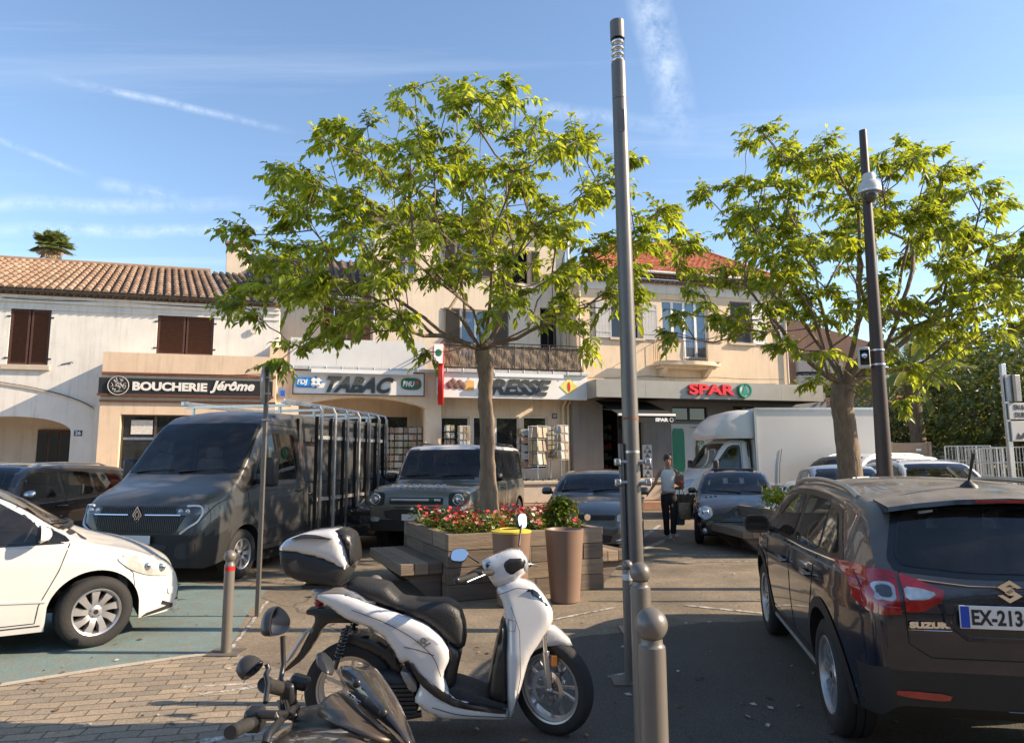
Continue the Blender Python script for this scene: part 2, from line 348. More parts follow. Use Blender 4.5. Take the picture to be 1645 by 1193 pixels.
# block paving in the left foreground: stretcher bond, blocks modelled in the shader's height
def mat_paver():
    m = pm('paving_block', (.25, .21, .16), .85, var=.1, scale=1.4, bump=.3, bscale=90, col2=(.34, .285, .215), fleck=.22)
    nt = m.node_tree; N = nt.nodes; L = nt.links; b = N['Principled BSDF']; src = b.inputs['Base Color'].links[0].from_socket
    tc = N.new('ShaderNodeTexCoord'); mp = N.new('ShaderNodeMapping'); mp.inputs['Rotation'].default_value = (0, 0, R(-12)); L.new(tc.outputs['Object'], mp.inputs[0])
    dn = N.new('ShaderNodeTexNoise'); dn.inputs['Scale'].default_value = 2.5; L.new(tc.outputs['Object'], dn.inputs[0])
    ad = N.new('ShaderNodeVectorMath'); ad.operation = 'MULTIPLY_ADD'; L.new(dn.outputs['Color'], ad.inputs[0]); ad.inputs[1].default_value = (.085, .085, 0); L.new(mp.outputs[0], ad.inputs[2])
    bk = N.new('ShaderNodeTexBrick'); L.new(ad.outputs[0], bk.inputs['Vector']); bk.inputs['Scale'].default_value = 1; bk.inputs['Brick Width'].default_value = .23; bk.inputs['Row Height'].default_value = .115; bk.inputs['Mortar Size'].default_value = .007
    bk.inputs['Mortar Smooth'].default_value = .25; bk.inputs['Color1'].default_value = (.74, .75, .77, 1); bk.inputs['Color2'].default_value = (1.12, 1.06, .98, 1); bk.inputs['Mortar'].default_value = (.42, .39, .34, 1)
    mu = N.new('ShaderNodeVectorMath'); mu.operation = 'MULTIPLY'; L.new(src, mu.inputs[0]); L.new(bk.outputs['Color'], mu.inputs[1]); L.new(mu.outputs[0], b.inputs['Base Color'])
    bp = N.new('ShaderNodeBump'); bp.inputs['Strength'].default_value = .8; bp.inputs['Distance'].default_value = .02; bp.invert = True; L.new(bk.outputs['Fac'], bp.inputs['Height'])
    old = b.inputs['Normal'].links[0].from_socket; L.new(old, bp.inputs['Normal']); L.new(bp.outputs[0], b.inputs['Normal'])
    return m
pts = [G(-700, 1170), G(0, 1101), G(160, 1075), G(300, 1055), G(372, 1048), G(470, 1082), G(600, 1122), G(470, 1230), G(200, 1500), G(-900, 1700)]
sheet('paved_area', [(p.x, p.y) for p in pts], .004, mat_paver())
KST = pm('pale_edging_stone', (.42, .37, .30), .8, var=.15, scale=8, bump=.3, bscale=60)
def strip(name, a, b, w, z, mat, kind='structure', wob=0):
    a = Vector(a).to_2d(); b = Vector(b).to_2d(); t = (b-a).normalized(); n = Vector((-t.y, t.x))*w/2
    return sheet(name, [tuple(a+n), tuple(a-n), tuple(b-n), tuple(b+n)], z, mat, kind=kind, wob=wob)
edge = [G(-700, 1170), G(0, 1101), G(160, 1075), G(300, 1055), G(385, 1044)]
mb = MB()
for a, b in zip(edge[:-1], edge[1:]):
    t = (b-a).normalized(); n = Vector((-t.y, t.x, 0))*.045; mb.add([a+n+Vector((0, 0, .008)), a-n+Vector((0, 0, .008)), b-n+Vector((0, 0, .008)), b+n+Vector((0, 0, .008))], [(0, 1, 2, 3)])
tag(mb.build('edging_strip', KST), kind='structure')
def worn(name, col, lo=.42, hi=.6, base=(.15, .13, .11), scale=9):
    m = pm(name, col, .8, var=.12, scale=3, bump=.4, bscale=140, fleck=.25); nt = m.node_tree; N = nt.nodes; L = nt.links; b = N['Principled BSDF']; src = b.inputs['Base Color'].links[0].from_socket
    tc = N.new('ShaderNodeTexCoord'); n = N.new('ShaderNodeTexNoise'); n.inputs['Scale'].default_value = scale; n.inputs['Detail'].default_value = 9; n.inputs['Roughness'].default_value = .75; L.new(tc.outputs['Object'], n.inputs[0])
    r = N.new('ShaderNodeMapRange'); r.inputs[1].default_value = lo; r.inputs[2].default_value = hi; L.new(n.outputs[0], r.inputs[0])
    mx = N.new('ShaderNodeMix'); mx.data_type = 'RGBA'; L.new(r.outputs[0], mx.inputs[0]); mx.inputs[6].default_value = (*base, 1); L.new(src, mx.inputs[7]); L.new(mx.outputs[2], b.inputs['Base Color']); return m
BLUE = worn('worn_blue_bay_paint', (.15, .235, .235), .30, .60, (.19, .175, .145), 7)
LINE = worn('worn_white_road_paint', (.56, .54, .49), .42, .58)
bay = [G(-500, 1150), G(0, 1098), G(160, 1073), G(300, 1053), G(366, 1046), G(398, 985), G(428, 948), G(300, 935), G(-300, 960)]
sheet('blue_parking_bay', [(p.x, p.y) for p in bay], .004, BLUE)
def gl(name, p, q, w): strip(name, G(*p), G(*q), w, .006, LINE, wob=.012)
gl('road_marking', (1022, 888), (1090, 858), .13)
gl('road_marking', (1016, 890), (1240, 893), .10)
gl('road_marking', (372, 1042), (430, 965), .035)
gl('road_marking', (1020, 905), (1225, 901), .05)
gl('road_marking', (1100, 972), (1225, 985), .07)
gl('road_marking', (880, 997), (990, 975), .05)
gl('road_marking', (295, 1104), (402, 1098), .04)
gl('road_marking', (322, 1116), (470, 1095), .05)
gl('road_marking', (1030, 865), (1060, 843), .10)
gl('road_marking', (320, 1192), (470, 1168), .08)
# dark ground sheet further down: the crossover's shadow painted onto the asphalt
def litter():
    rn = random.Random(12); mb = MB()
    for i in range(420):
        p = G(rn.uniform(20, 1600), 880+330*rn.random()**1.6); a = rn.uniform(0, 6.3); s = rn.uniform(.012, .035); u = Vector((math.cos(a), math.sin(a), 0))*s; v = Vector((-u.y, u.x, 0))*.5; z = Vector((0, 0, .012)); mb.add([p-u+z, p-v+z*1.6, p+u+z, p+v+z*.8], [(0, 1, 2, 3)], rn.randrange(3))
    tag(mb.build('leaf_litter', [pm('dry_leaf', (.22, .14, .06), .8), pm('dead_leaf_brown', (.10, .06, .03), .8), pm('pale_grit', (.40, .36, .28), .9)], fix=False), 'scattered dry leaves and grit lying on the asphalt and paving', 'leaf litter', kind='stuff')
litter()
SHAD = pm('newer_asphalt', (.085, .073, .060), .85, var=.25, scale=.7, bump=.5, bscale=140, fleck=.35)
pp = [G(1130, 1000), G(930, 1022), G(820, 1060), G(700, 1120), G(600, 1200), G(560, 1330), G(2600, 1330), G(2300, 1040), G(1700, 985)]
sheet('new_asphalt_lane', [(p.x, p.y) for p in pp], .003, SHAD, wob=.05)  # shadow left of the parked crossover, put into the ground colour
# ---------------------------------------------------------------- buildings
def plaster(name, col, v=.08, stain=.30):
    m = pm(name, col, .88, var=v, scale=1.3, bump=.35, bscale=45); nt = m.node_tree; N = nt.nodes; L = nt.links; b = N['Principled BSDF']; src = b.inputs['Base Color'].links[0].from_socket
    tc = N.new('ShaderNodeTexCoord'); mp = N.new('ShaderNodeMapping'); mp.inputs['Scale'].default_value = (3.5, 3.5, .35); L.new(tc.outputs['Object'], mp.inputs[0])
    n = N.new('ShaderNodeTexNoise'); n.inputs['Scale'].default_value = 1.6; n.inputs['Detail'].default_value = 8; n.inputs['Roughness'].default_value = .7; L.new(mp.outputs[0], n.inputs[0])
    r = N.new('ShaderNodeMapRange'); r.inputs[1].default_value = .5; r.inputs[2].default_value = .8; r.inputs[3].default_value = 1; r.inputs[4].default_value = 1-stain; L.new(n.outputs[0], r.inputs[0])
    sc = N.new('ShaderNodeVectorMath'); sc.operation = 'SCALE'; L.new(src, sc.inputs[0]); L.new(r.outputs[0], sc.inputs['Scale']); L.new(sc.outputs[0], b.inputs['Base Color']); return m
PW = plaster('white_render', (.68, .655, .60)); PC = plaster('cream_render', (.66, .50, .35)); PC2 = plaster('pale_cream_render', (.68, .57, .44)); PS = plaster('apricot_render', (.68, .53, .37)); PG = plaster('grey_render', (.23, .22, .21))
PB = plaster('brown_render', (.36, .20, .13))
BRN = pm('brown_stained_wood', (.075, .03, .018), .55, var=.3, scale=8, stretch=(1, 1, 5)); GRS = pm('pale_grey_shutter_paint', (.42, .41, .40), .6, var=.12, scale=5)
T1 = pm('clay_tile', (.27, .175, .115), .85, var=.25, scale=5, bump=.3, bscale=30); T2 = pm('pale_clay_tile', (.34, .235, .16), .85, var=.22, scale=4, bump=.3, bscale=30); T3 = pm('weathered_clay_tile', (.29, .19, .125), .9, var=.3, scale=6)
TR = pm('red_flat_tile', (.42, .13, .06), .8, var=.25, scale=9, col2=(.56, .21, .10)); TDK = pm('old_dark_tile', (.10, .085, .07), .9, var=.3)
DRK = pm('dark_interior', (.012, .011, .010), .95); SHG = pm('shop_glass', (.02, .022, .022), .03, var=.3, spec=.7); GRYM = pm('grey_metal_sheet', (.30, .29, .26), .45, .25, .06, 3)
ZINC = pm('zinc_gutter', (.50, .50, .49), .45, .4, .12); WPV = pm('white_pvc', (.74, .74, .72), .35, var=.03); IRON = pm('dark_iron', (.03, .028, .026), .5, .4, .2)
STN = pm('pale_stone', (.50, .42, .33), .8, var=.12, scale=5, bump=.2)
SKYG = pm('reflective_window_glass', (.10, .14, .19), .05, .35, .3, 1.5, spec=.9)
def holed(mb, s0, s1, z0, z1, holes, y, t=.3, mi=0):
    ss = sorted({s0, s1, *[min(max(h[i], s0), s1) for h in holes for i in (0, 1)]}); zz = sorted({z0, z1, *[min(max(h[i], z0), z1) for h in holes for i in (2, 3)]})
    def inh(a, b): return any(h[0] < a < h[1] and h[2] < b < h[3] for h in holes)
    for i in range(len(ss)-1):
        for j in range(len(zz)-1):
            a, b, c, d = ss[i], ss[i+1], zz[j], zz[j+1]
            if not inh((a+b)/2, (c+d)/2): mb.add([(a, y, c), (b, y, c), (b, y, d), (a, y, d)], [(0, 1, 2, 3)], mi); mb.add([(a, y+t, c), (b, y+t, c), (b, y+t, d), (a, y+t, d)], [(3, 2, 1, 0)], mi)
    def rev(a, b, c, d): mb.add([(a, y, c), (b, y, c), (b, y, d), (a, y, d), (a, y+t, c), (b, y+t, c), (b, y+t, d), (a, y+t, d)], [(0, 4, 5, 1), (1, 5, 6, 2), (2, 6, 7, 3), (3, 7, 4, 0)], mi)
    for h in holes: rev(*h)
    rev(s0, s1, z0, z1)
def leafshut(mb, a, b, z0, z1, y, t=.04, slats=True, ang=0):
    # louvred leaf
    w = .055; mb.box(a, a+w, y, y+t, z0, z1); mb.box(b-w, b, y, y+t, z0, z1); mb.box(a+w, b-w, y+.001, y+t-.001, z0, z0+w*1.2); mb.box(a+w, b-w, y+.001, y+t-.001, z1-w, z1)
    if slats:
        n = max(4, int((z1-z0)/.062)); h = (z1-z0-2.2*w)/n
        for i in range(n): mb.cbox(((a+b)/2, y+t/2, z0+1.2*w+h*(i+.5)), (b-a-2*w+.01, .008, h*1.05), Matrix.Rotation(R(35), 3, 'X'))
    else:
        k = max(3, int((b-a)/.11))
        for i in range(k): mb.box(a+(b-a)*i/k+.003, a+(b-a)*(i+1)/k-.003, y+.006, y+t-.006, z0, z1)
def fwindow(par, off, s0, s1, z0, z1, y, leaves=2, mat=WPV, glass=None, fw_=.06, name='window'):
    mb = MB(off); t = .05; mb.box(s0, s0+fw_, y, y+t, z0, z1); mb.box(s1-fw_, s1, y, y+t, z0, z1); mb.box(s0+fw_, s1-fw_, y+.002, y+t-.002, z0, z0+fw_); mb.box(s0+fw_, s1-fw_, y+.002, y+t-.002, z1-fw_, z1)
    for i in range(1, leaves): c = s0+(s1-s0)*i/leaves; mb.box(c-fw_*.7, c+fw_*.7, y-.004, y+t-.004, z0+fw_, z1-fw_)
    o = mb.build(name, mat, par); g = MB(off)
    g.box(s0+fw_, s1-fw_, y+t*.5, y+t*.5+.012, z0+fw_, z1-fw_); g.build('pane', glass or SKYG, o); return o
def barrel(mb, e0, e1, r0, r1, pitch=.25, tl=.42, rad=.088, rnd=random.Random(3), dark=None, skip=None):
    # barrel tiles in courses between eave line e0-e1 and ridge line r0-r1
    e0, e1, r0, r1 = map(Vector, (e0, e1, r0, r1)); n = max(1, int((e1-e0).length/pitch)); nn = (e1-e0).cross(r0-e0).normalized()
    if nn.z < 0: nn = -nn
    mb.cur = 3; k = .02; mb.add([e0-nn*k, e1-nn*k, r1-nn*k, r0-nn*k, e0-nn*(k+.08), e1-nn*(k+.08), r1-nn*(k+.08), r0-nn*(k+.08)], [(0, 1, 2, 3), (7, 6, 5, 4), (0, 4, 5, 1), (1, 5, 6, 2), (2, 6, 7, 3), (3, 7, 4, 0)])
    for i in range(n):
        f = (i+.5)/n; a = e0.lerp(e1, f); b = r0.lerp(r1, f); L_ = (b-a).length; d = (b-a).normalized(); sx = (e1-e0).normalized(); sx = (sx-d*sx.dot(d)).normalized(); m = max(1, int(L_/tl)); tl2 = L_/m
        for j in range(m):
            mb.cur = rnd.choice((0, 0, 1, 1, 2)) if not dark else rnd.choice((2, 3, 3))
            p = a+d*(tl2*j-.03); q = a+d*(tl2*(j+1)+.02); jt = rnd.uniform(-.006, .006); vs = []
            for (c, rr, lf) in ((p, rad, .022), (q, rad*.8, .0)):
                for g in range(7):
                    th = PI*g/6; vs.append(c+sx*(math.cos(th)*rr+jt)+nn*(math.sin(th)*rr+lf))
            mb.add(vs, [(g, g+1, 8+g, 7+g) for g in range(6)]+[tuple(range(7))])
def scalloped(mb, s0, s1, y, z, pitch=.18, r=.07, d=.14, mi=0):
    n = int((s1-s0)/pitch)
    for i in range(n):
        c = s0+(s1-s0)*(i+.5)/n; vs = []
        for yy in (y, y+d):
            for rr in (r, r-.016):
                for g in range(7): th = PI*g/6; vs.append((c+math.cos(th)*rr, yy, z+math.sin(th)*rr))
        fs = [(g, g+1, 14+g+1, 14+g) for g in range(6)]+[(7+g+1, 7+g, 21+g, 21+g+1) for g in range(6)]+[(g, 7+g, 7+g+1, g+1) for g in range(6)]
        mb.add(vs, fs, mi)
ZT = .95        # level of the raised shop terrace
def build_terrace():
    o, off = fthing('raised_terrace', 'pale concrete terrace with a low wall and step running along the shop fronts', 'terrace', -3, 2.6)
    a, b = fp(-500, 780, 2.2)[0], fp(1290, 780, 2.2)[0]; m = MB(off); m.box(a, b, -2.2, 3.5, .28, ZT); m.build('platform', STN, o, bevel=.015)
    m = MB(off); m.box(a, b, -2.75, -2.205, 0, .27); m.build('step', pm('terracotta_step', (.30, .17, .11), .8, var=.2, scale=6, bump=.2), o, bevel=.015)
    m = MB(off); m.box(a, b, -2.2-.06, -2.2-.001, ZT-.08, ZT+.01); m.build('coping', KST, o, bevel=.01)
build_terrace()
def building(name, label, s, cat='building', d=0):
    return fthing(name, label, cat, s, d)
# ---- A: white house with brown shutters, arch and barrel-tiled roof
def house_a():
    dw = -.8; y = -dw
    s0 = fp(-260, 600, dw)[0]; s1 = fp(446, 600, dw)[0]; zt_ = fp(200, 487, dw)[1]
    o, off = building('white_house', 'white rendered house at the left with brown louvred shutters and a barrel tiled roof', (s0+s1)/2, d=dw)
    W1 = rect(14, 496, 80, 586, dw); W2 = rect(252, 506, 343, 570, dw)
    m = MB(off); za = fp(100, 618, dw)[1]
    holed(m, s0, s1, za, zt_, [W1, W2], y, .35)
    # lower wall with a wide arch
    A0, A1 = fp(-95, 690, dw)[0], fp(114, 690, dw)[0]; ztop = fp(20, 668, dw)[1]; zsp = fp(114, 693, dw)[1]
    arc = []
    for i in range(17):
        t = PI*i/16; arc.append(((A0+A1)/2+(A1-A0)/2*math.cos(t), zsp+(ztop-zsp)*math.sin(t)))
    poly = [(s0, 0), (s0, za), (s1, za), (s1, 0), (A1, 0)]+arc+[(A0, 0)]
    m.prism(poly, y, y+.35, 'y'); m.box(s0, s1, y+4.5, y+4.8, 0, zt_)
    m.build('wall', PW, o)
    m = MB(off); m.box(A0-.6, A1+.5, y+1.9, y+2.0, 0, ztop+.2); m.box(A1+.45, A1+.55, y+.36, y+1.89, 0, ztop+.2); m.box(A0-.6, A1+.44, y+.36, y+1.89, ztop+.15, ztop+.25); m.build('porch_wall', PC2, o)
    # hood mould over the arch, cable running on it
    m = MB(off); pts = []
    for i in range(15):
        t = R(20+i*5.0); x0, z0 = fp(0, 620, dw); rx = 5.4; rz = 1.35; pts.append((fp(150, 657, dw)[0]-rx*math.cos(R(20))*1+rx*math.cos(t)-.0, y-.02, fp(150, 657, dw)[1]-rz*math.sin(R(20))+rz*math.sin(t)))
    m.tube(pts, .03, 6); m.build('hood_mould', PC2, o)
    m = MB(off); m.tube([(p[0], y-.05, p[2]+.05) for p in pts]+[], .012, 5); m.build('cable', IRON, o)
    # cornice band and half-round tiles under the eave
    m = MB(off); m.box(s0, s1, y-.04, y-.001, zt_-.34, zt_-.29); m.box(s0, s1, y-.07, y-.0015, zt_-.13, zt_-.002); m.box(s0, s1, y-.11, y-.002, zt_, zt_+.09); m.build('cornice', PW, o)
    m = MB(off); scalloped(m, s0, s1, y-.2, zt_+.1, mi=0); m.box(s0, s1, y-.19, y+.3, zt_+.172, zt_+.21); m.build('eave_tiles', T3, o)
    # roof
    e0, e1 = (s0, y-.36, zt_+.24), (fp(362, 486, dw)[0], y-.36, zt_+.24)
    def at_d(px, py, dd): s_, z_ = fp(px, py, dd); return (s_, -dd, z_)
    r1 = at_d(338, 437, -5.0); r0 = (s0, 5.0, r1[2]); r1 = (r1[0], 5.0, r1[2])
    m = MB(off); barrel(m, e0, e1, r0, r1); m.tube([(r0[0], 5.0, r0[2]+.03), (r1[0], 5.0, r1[2]+.03)], .1, 8, mi=0); rf = m.build('roof', [T1, T2, T3, TDK], o, smooth=50)
    m = MB(off); e2 = (s1-.1, y-.30, zt_+.24); barrel(m, (e1[0]+.05, y-.30, zt_+.24), e2, (r1[0]+.05, 5.0, r0[2]-.02), (at_d(400, 442, -5.0)[0], 5.0, r0[2]-.02), dark=True); m.build('old_roof_section', [T1, T2, T3, TDK], o, smooth=50)  # darker tile mix stands in for shadow on this end of the roof
    for (a, b, c, d) in (W1, W2):
        for q in (0, 1):
            m = MB(off); leafshut(m, a+.02+q*(b-a)/2, a-.02+(q+1)*(b-a)/2, c+.01, d-.01, y+.03); sh = m.build('shutter', BRN, o)
            k = MB(off); ex = a-.03 if q == 0 else b+.03
            for zz in (c+.2, d-.25): k.box(ex-.05, ex+.05, y-.02, y-.0005, zz-.02, zz+.02)
            k.build('hinge', IRON, sh, loose=True)
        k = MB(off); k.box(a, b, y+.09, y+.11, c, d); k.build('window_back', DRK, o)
        if (a, b, c, d) == W1: k = MB(off); k.box(a-.12, b+.08, y-.10, y+.05, c-.16, c-.002); k.build('window_sill', STN, o, bevel=.01)
    # dark glazed door inside the porch, and its number plate
    D = rect(58, 690, 113, 760, dw-1.8); m = MB(off); m.box(D[0], D[1], y+1.80, y+1.895, 0, D[3]); dr = m.build('door', BRN, o)
    k = MB(off)
    for i in range(3): w = (D[1]-D[0]); k.box(D[0]+w*(i/3+.03), D[0]+w*((i+1)/3-.03), y+1.785, y+1.797, .9, D[3]-.12)
    k.build('pane', GLS, dr)
    n = rect(119, 691, 132, 700, dw); m = MB(off); m.box(n[0], n[1], y-.015, y-.001, n[2], n[3]); p = m.build('number_plate', pm('blue_enamel', (.02, .05, .12), .3), o)
    text('number', '26', WHT, p, ((n[0]+n[1])/2-off[0], y-.018-off[1], (n[2]+n[3])/2), .16, .002, .004)
    # chimney standing at the junction with the next roof
    c = rect(363, 396, 398, 445, -5.2); m = MB(off); m.box(c[0], c[1], 5.2, 6.0, c[2]-1.5, c[3]); ch = m.build('chimney', PC2, o, bevel=.02)
    m = MB(off); m.box(c[0]-.07, c[1]+.07, 5.13, 6.07, c[3]+.09, c[3]+.18); m.box(c[0]+.05, c[1]-.05, 5.25, 5.95, c[3], c[3]+.09); m.build('chimney_cap', T3, ch)
    # small dead-end bracket on the wall
    b = fp(110, 583, dw); m = MB(off); m.tube([(b[0]-.2, y-.02, b[1]-.06), (b[0]+.1, y-.03, b[1]+.03), (b[0]+.13, y-.03, b[1])], .014, 5); m.build('wall_bracket', IRON, o)
house_a()
# ---- B: butcher's shop front box
def shop_b():
    df = .5; y = -df; X = rect(158, 569, 441, 800, df); s0, s1 = X[0], X[1]; zt_ = X[3]
    o, off = building('butcher_shop', 'single storey cream butcher shop front with a flat top and wide window', (s0+s1)/2, 'shop', d=df)
    WN = rect(190, 666, 352, 780, df); WN = (WN[0], WN[1], 0.9, WN[3]); m = MB(off); holed(m, s0, s1, 0, zt_, [WN], y, .3)
    m.box(s0, s0+.3, y+.301, .79, 0, zt_-.002); m.box(s1-.3, s1, y+.301, 1.5, 0, zt_-.002); m.box(s0+.302, s1-.302, y+.302, .79, zt_-.35, zt_-.003); m.build('wall', PC, o, bevel=.01)
    z = fp(300, 644, df)[1]; m = MB(off); m.box(s0-.01, s1+.01, y-.07, y-.001, z-.05, z); m.build('awning_rail', BRN, o)
    z = fp(300, 604, df)[1]; m = MB(off); n = int((s1-s0)/.11)
    for i in range(n): m.box(s0+(s1-s0)*i/n+.004, s0+(s1-s0)*(i+1)/n-.004, y-.06, y-.001, z, z+.07)
    m.build('brick_course', pm('red_brick', (.22, .08, .05), .8, var=.3, scale=12), o)
    w = fwindow(o, off, WN[0], WN[1], WN[2], WN[3], y+.18, 3, pm('bronze_frame', (.12, .09, .07), .4, .5), SHG, .05, 'shop_window')
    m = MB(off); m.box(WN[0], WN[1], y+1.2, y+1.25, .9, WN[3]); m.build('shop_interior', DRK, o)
    # poster and white goods counter behind the glass read as pale sheets on it
    q = rect(208, 674, 243, 697, df); m = MB(off); m.box(q[0], q[1], y+.185, y+.2, q[2], q[3]); m.build('window_notice', pm('paper', (.55, .53, .48), .8, var=.2, scale=20), w)
    q = rect(195, 702, 300, 706, df); m = MB(off); m.box(q[0], q[1], y+.186, y+.2, q[2], q[3]); m.build('window_band', ALU, w)
    # fascia sign
    Q = rect(158, 609, 438, 634, df+.1); so_, of2 = fthing('butcher_sign', 'long black fascia sign with white lettering over the butcher shop window', 'sign', (Q[0]+Q[1])/2, df, Q[2])
    BK = pm('matt_black_board', (.014, .014, .015), .6, var=.1); m = MB(of2); m.box(Q[0], Q[1], y-.10, y-.003, Q[2], Q[3]); m.build('board', BK, so_, bevel=.004)
    m = MB(of2); m.box(Q[0]-.02, Q[1]+.03, y-.12, y-.02, Q[2]-.06, Q[2]-.001); m.build('edge_rail', pm('rust_brown_rail', (.12, .05, .035), .6), so_)
    CRW = pm('sign_cream_letters', (.72, .69, .63), .5, var=.04)
    B_ = rect(213, 612, 333, 630, df+.1); text('lettering', 'BOUCHERIE', CRW, so_, ((B_[0]+B_[1])/2-of2[0], -(df+.112)-of2[1], (B_[2]+B_[3])/2-of2[2]), .4, .01, .018, fit=B_[1]-B_[0], fith=(B_[3]-B_[2])*.78)
    B_ = rect(338, 611, 409, 633, df+.1); text('lettering', 'Jérôme', CRW, so_, ((B_[0]+B_[1])/2-of2[0], -(df+.112)-of2[1], (B_[2]+B_[3])/2-of2[2]), .4, .01, .016, .28, fit=B_[1]-B_[0], fith=(B_[3]-B_[2])*.9)
    c = fp(190, 619, df+.14); m = MB(of2); m.lathe([(.001, -.02), (.29, -.02), (.30, 0), (.30, .02)], 36, 'y', (c[0], y-.125, c[1])); rd = m.build('roundel', BK, so_, smooth=40)
    m = MB(of2); rn = random.Random(5)   # etched line drawing inside a thin ring
    m.lathe([(.268, -.148), (.276, -.152), (.284, -.148)], 40, 'y', (c[0], y, c[1]))
    for i in range(46):
        a = rn.uniform(0, 2*PI); r_ = rn.uniform(.02, .2); p = Vector((c[0]+math.cos(a)*r_, y-.149, c[1]+math.sin(a)*r_*1.0)); g = rn.uniform(0, PI); l = rn.uniform(.02, .06); m.tube([p-Vector((math.cos(g), 0, math.sin(g)))*l, p+Vector((0, -.002, .012)), p+Vector((math.cos(g), 0, math.sin(g)))*l], .005, 4)
    m.build('line_drawing', CRW, rd)
shop_b()
# ---- C: tobacconist building
def shop_c():
    s0 = fp(441, 600, 0)[0]; s1 = fp(709, 600, 0)[0]
    o, off = building('tobacconist_building', 'cream two storey building with an arched shop front and chimney side roof behind the tree', (s0+s1)/2)
    A0, A1 = fp(478, 700, 0)[0], fp(683, 700, 0)[0]; zc = fp(598, 638, 0)[1]; zs = fp(683, 655, 0)[1]; zt_ = fp(560, 594, 0)[1]
    arc = [(A0+(A1-A0)*(1-i/16), zs+(zc-zs)*math.sin(PI*i/16)**.75) for i in range(17)]
    m = MB(off); m.prism([(s0, 0), (s0, zt_), (s1, zt_), (s1, 0), (A1, 0)]+arc+[(A0, 0)], 0, .4, 'y')
    # upper storey set back behind the terrace parapet
    du = -2.2; U0 = fp(424, 520, du)[0]; U1 = fp(716, 520, du)[0]; zu = fp(560, 478, du)[1]
    H1 = rect(517, 489, 556, 555, du); m2 = holed(m, U0, U1, zt_-.6, zu, [H1], 2.2, .3); m.build('wall', PC2, o)
    m = MB(off); m.box(s0-.05, s1, .41, 2.19, zt_-.25, zt_-.05); m.build('terrace_floor', STN, o)
    p = rect(441, 557, 466, 600, 0); m = MB(off); m.box(p[0]-.15, p[1], -.002, .25, p[2]-.1, p[3]); m.box(p[0]-.15, p[0]+.15, .251, 2.1, p[2]-.1, p[3]-.002)
    c = fp(432, 540, -.3); m.tube([(p[0], .3, p[3]-.1), (p[0]-.02, .8, p[3]+.05), (p[0]-.06, 1.3, p[3]+.5), (p[0]-.1, 2.1, p[3]+.75)], [.15, .16, .16, .17], 10); m.build('parapet', PC, o, smooth=40)
    q = rect(466, 546, 683, 590, 0); m = MB(off)
    for i in range(3): a = q[0]+(q[1]-q[0])*i/3; m.box(a+.004, a+(q[1]-q[0])/3-.004, -.03, .0, q[2], q[3])
    m.build('parapet_panel', pm('white_sheet_metal', (.62, .61, .58), .45, .1, .05, 2), o)
    q = rect(683, 552, 712, 600, 0); m = MB(off); m.box(q[0], q[1], -.01, .3, q[2], q[3]); m.build('pier', PC2, o)
    # shutters upstairs
    for (a, b) in ((517, 536), (537, 556)):
        Z = rect(a, 489, b, 555, du); m = MB(off); leafshut(m, Z[0], Z[1], Z[2], Z[3], 2.24); m.build('shutter', BRN, o)
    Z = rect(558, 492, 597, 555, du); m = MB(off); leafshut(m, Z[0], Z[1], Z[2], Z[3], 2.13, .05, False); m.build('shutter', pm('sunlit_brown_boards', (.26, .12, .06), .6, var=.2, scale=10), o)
    # roof
    e0 = (U0-.2, 1.9, zu+.12); e1 = (U1, 1.9, zu+.12); rr = fp(388, 404, -8.5); r0 = (rr[0]-.1, 8.5, rr[1]-.1); r1 = (U1+1.5, 8.5, rr[1]-.1)
    m = MB(off); barrel(m, e0, e1, r0, r1, .26); m.build('roof', [T1, T2, T3, TDK], o, smooth=50)
    m = MB(off); scalloped(m, U0, U1, 2.02, zu-.04); m.box(U0, U1, 2.03, 2.2, zu+.035, zu+.07); m.build('eave_tiles', T3, o)
    m = MB(off); m.add([(U0, 2.5, zu-.3), (U0, 8.5, zu-.3), (U0, 8.5, rr[1]-.25), (U0, 2.2, zu+.0), (U0+.3, 2.5, zu-.3), (U0+.3, 8.5, zu-.3), (U0+.3, 8.5, rr[1]-.25), (U0+.3, 2.2, zu)], [(0, 1, 2, 3), (7, 6, 5, 4), (0, 4, 5, 1), (2, 6, 7, 3), (1, 5, 6, 2), (0, 3, 7, 4)]); m.build('gable_wall', PC2, o)
    # recessed shop front behind the arch
    m = MB(off); m.box(A0-.2, A0-.1, .4, 2.0, ZT, zc+.1); m.box(A1+.1, A1+.2, .4, 2.0, ZT, zc+.1); m.box(A0-.1, A1+.1, .41, 2.3, zc+.1, zc+.25)
    B0 = fp(590, 669, -2)[1]; holed(m, A0-.1, A1+.1, ZT, zc+.1, [(A0+.1, A1-.35, ZT+.25, B0)], 2.0, .15); m.build('recess_wall', PC2, o)
    w = fwindow(o, off, A0+.1, A1-.35, ZT+.25, B0, 2.05, 4, BLK, SHG, .04, 'shop_window')
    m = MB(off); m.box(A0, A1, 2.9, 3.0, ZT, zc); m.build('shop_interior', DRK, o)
    # gutter along the sign head, all one straight run
    g0, g1 = fp(457, 594, .35), fp(946, 598, .62)
shop_c()
def sign_box(name, label, Q, d, mat, t=.12):
    o, off = fthing(name, label, 'sign', (Q[0]+Q[1])/2, d, Q[2]); m = MB(off); m.box(Q[0], Q[1], -d-t, -d-.003, Q[2], Q[3]); b = m.build('board', mat, o, bevel=.006); return o, off, b
SGW = pm('sign_white_panel', (.74, .73, .70), .5, var=.05, scale=2); GRL = pm('sign_charcoal_letters', (.06, .065, .065), .45, .2, .12)
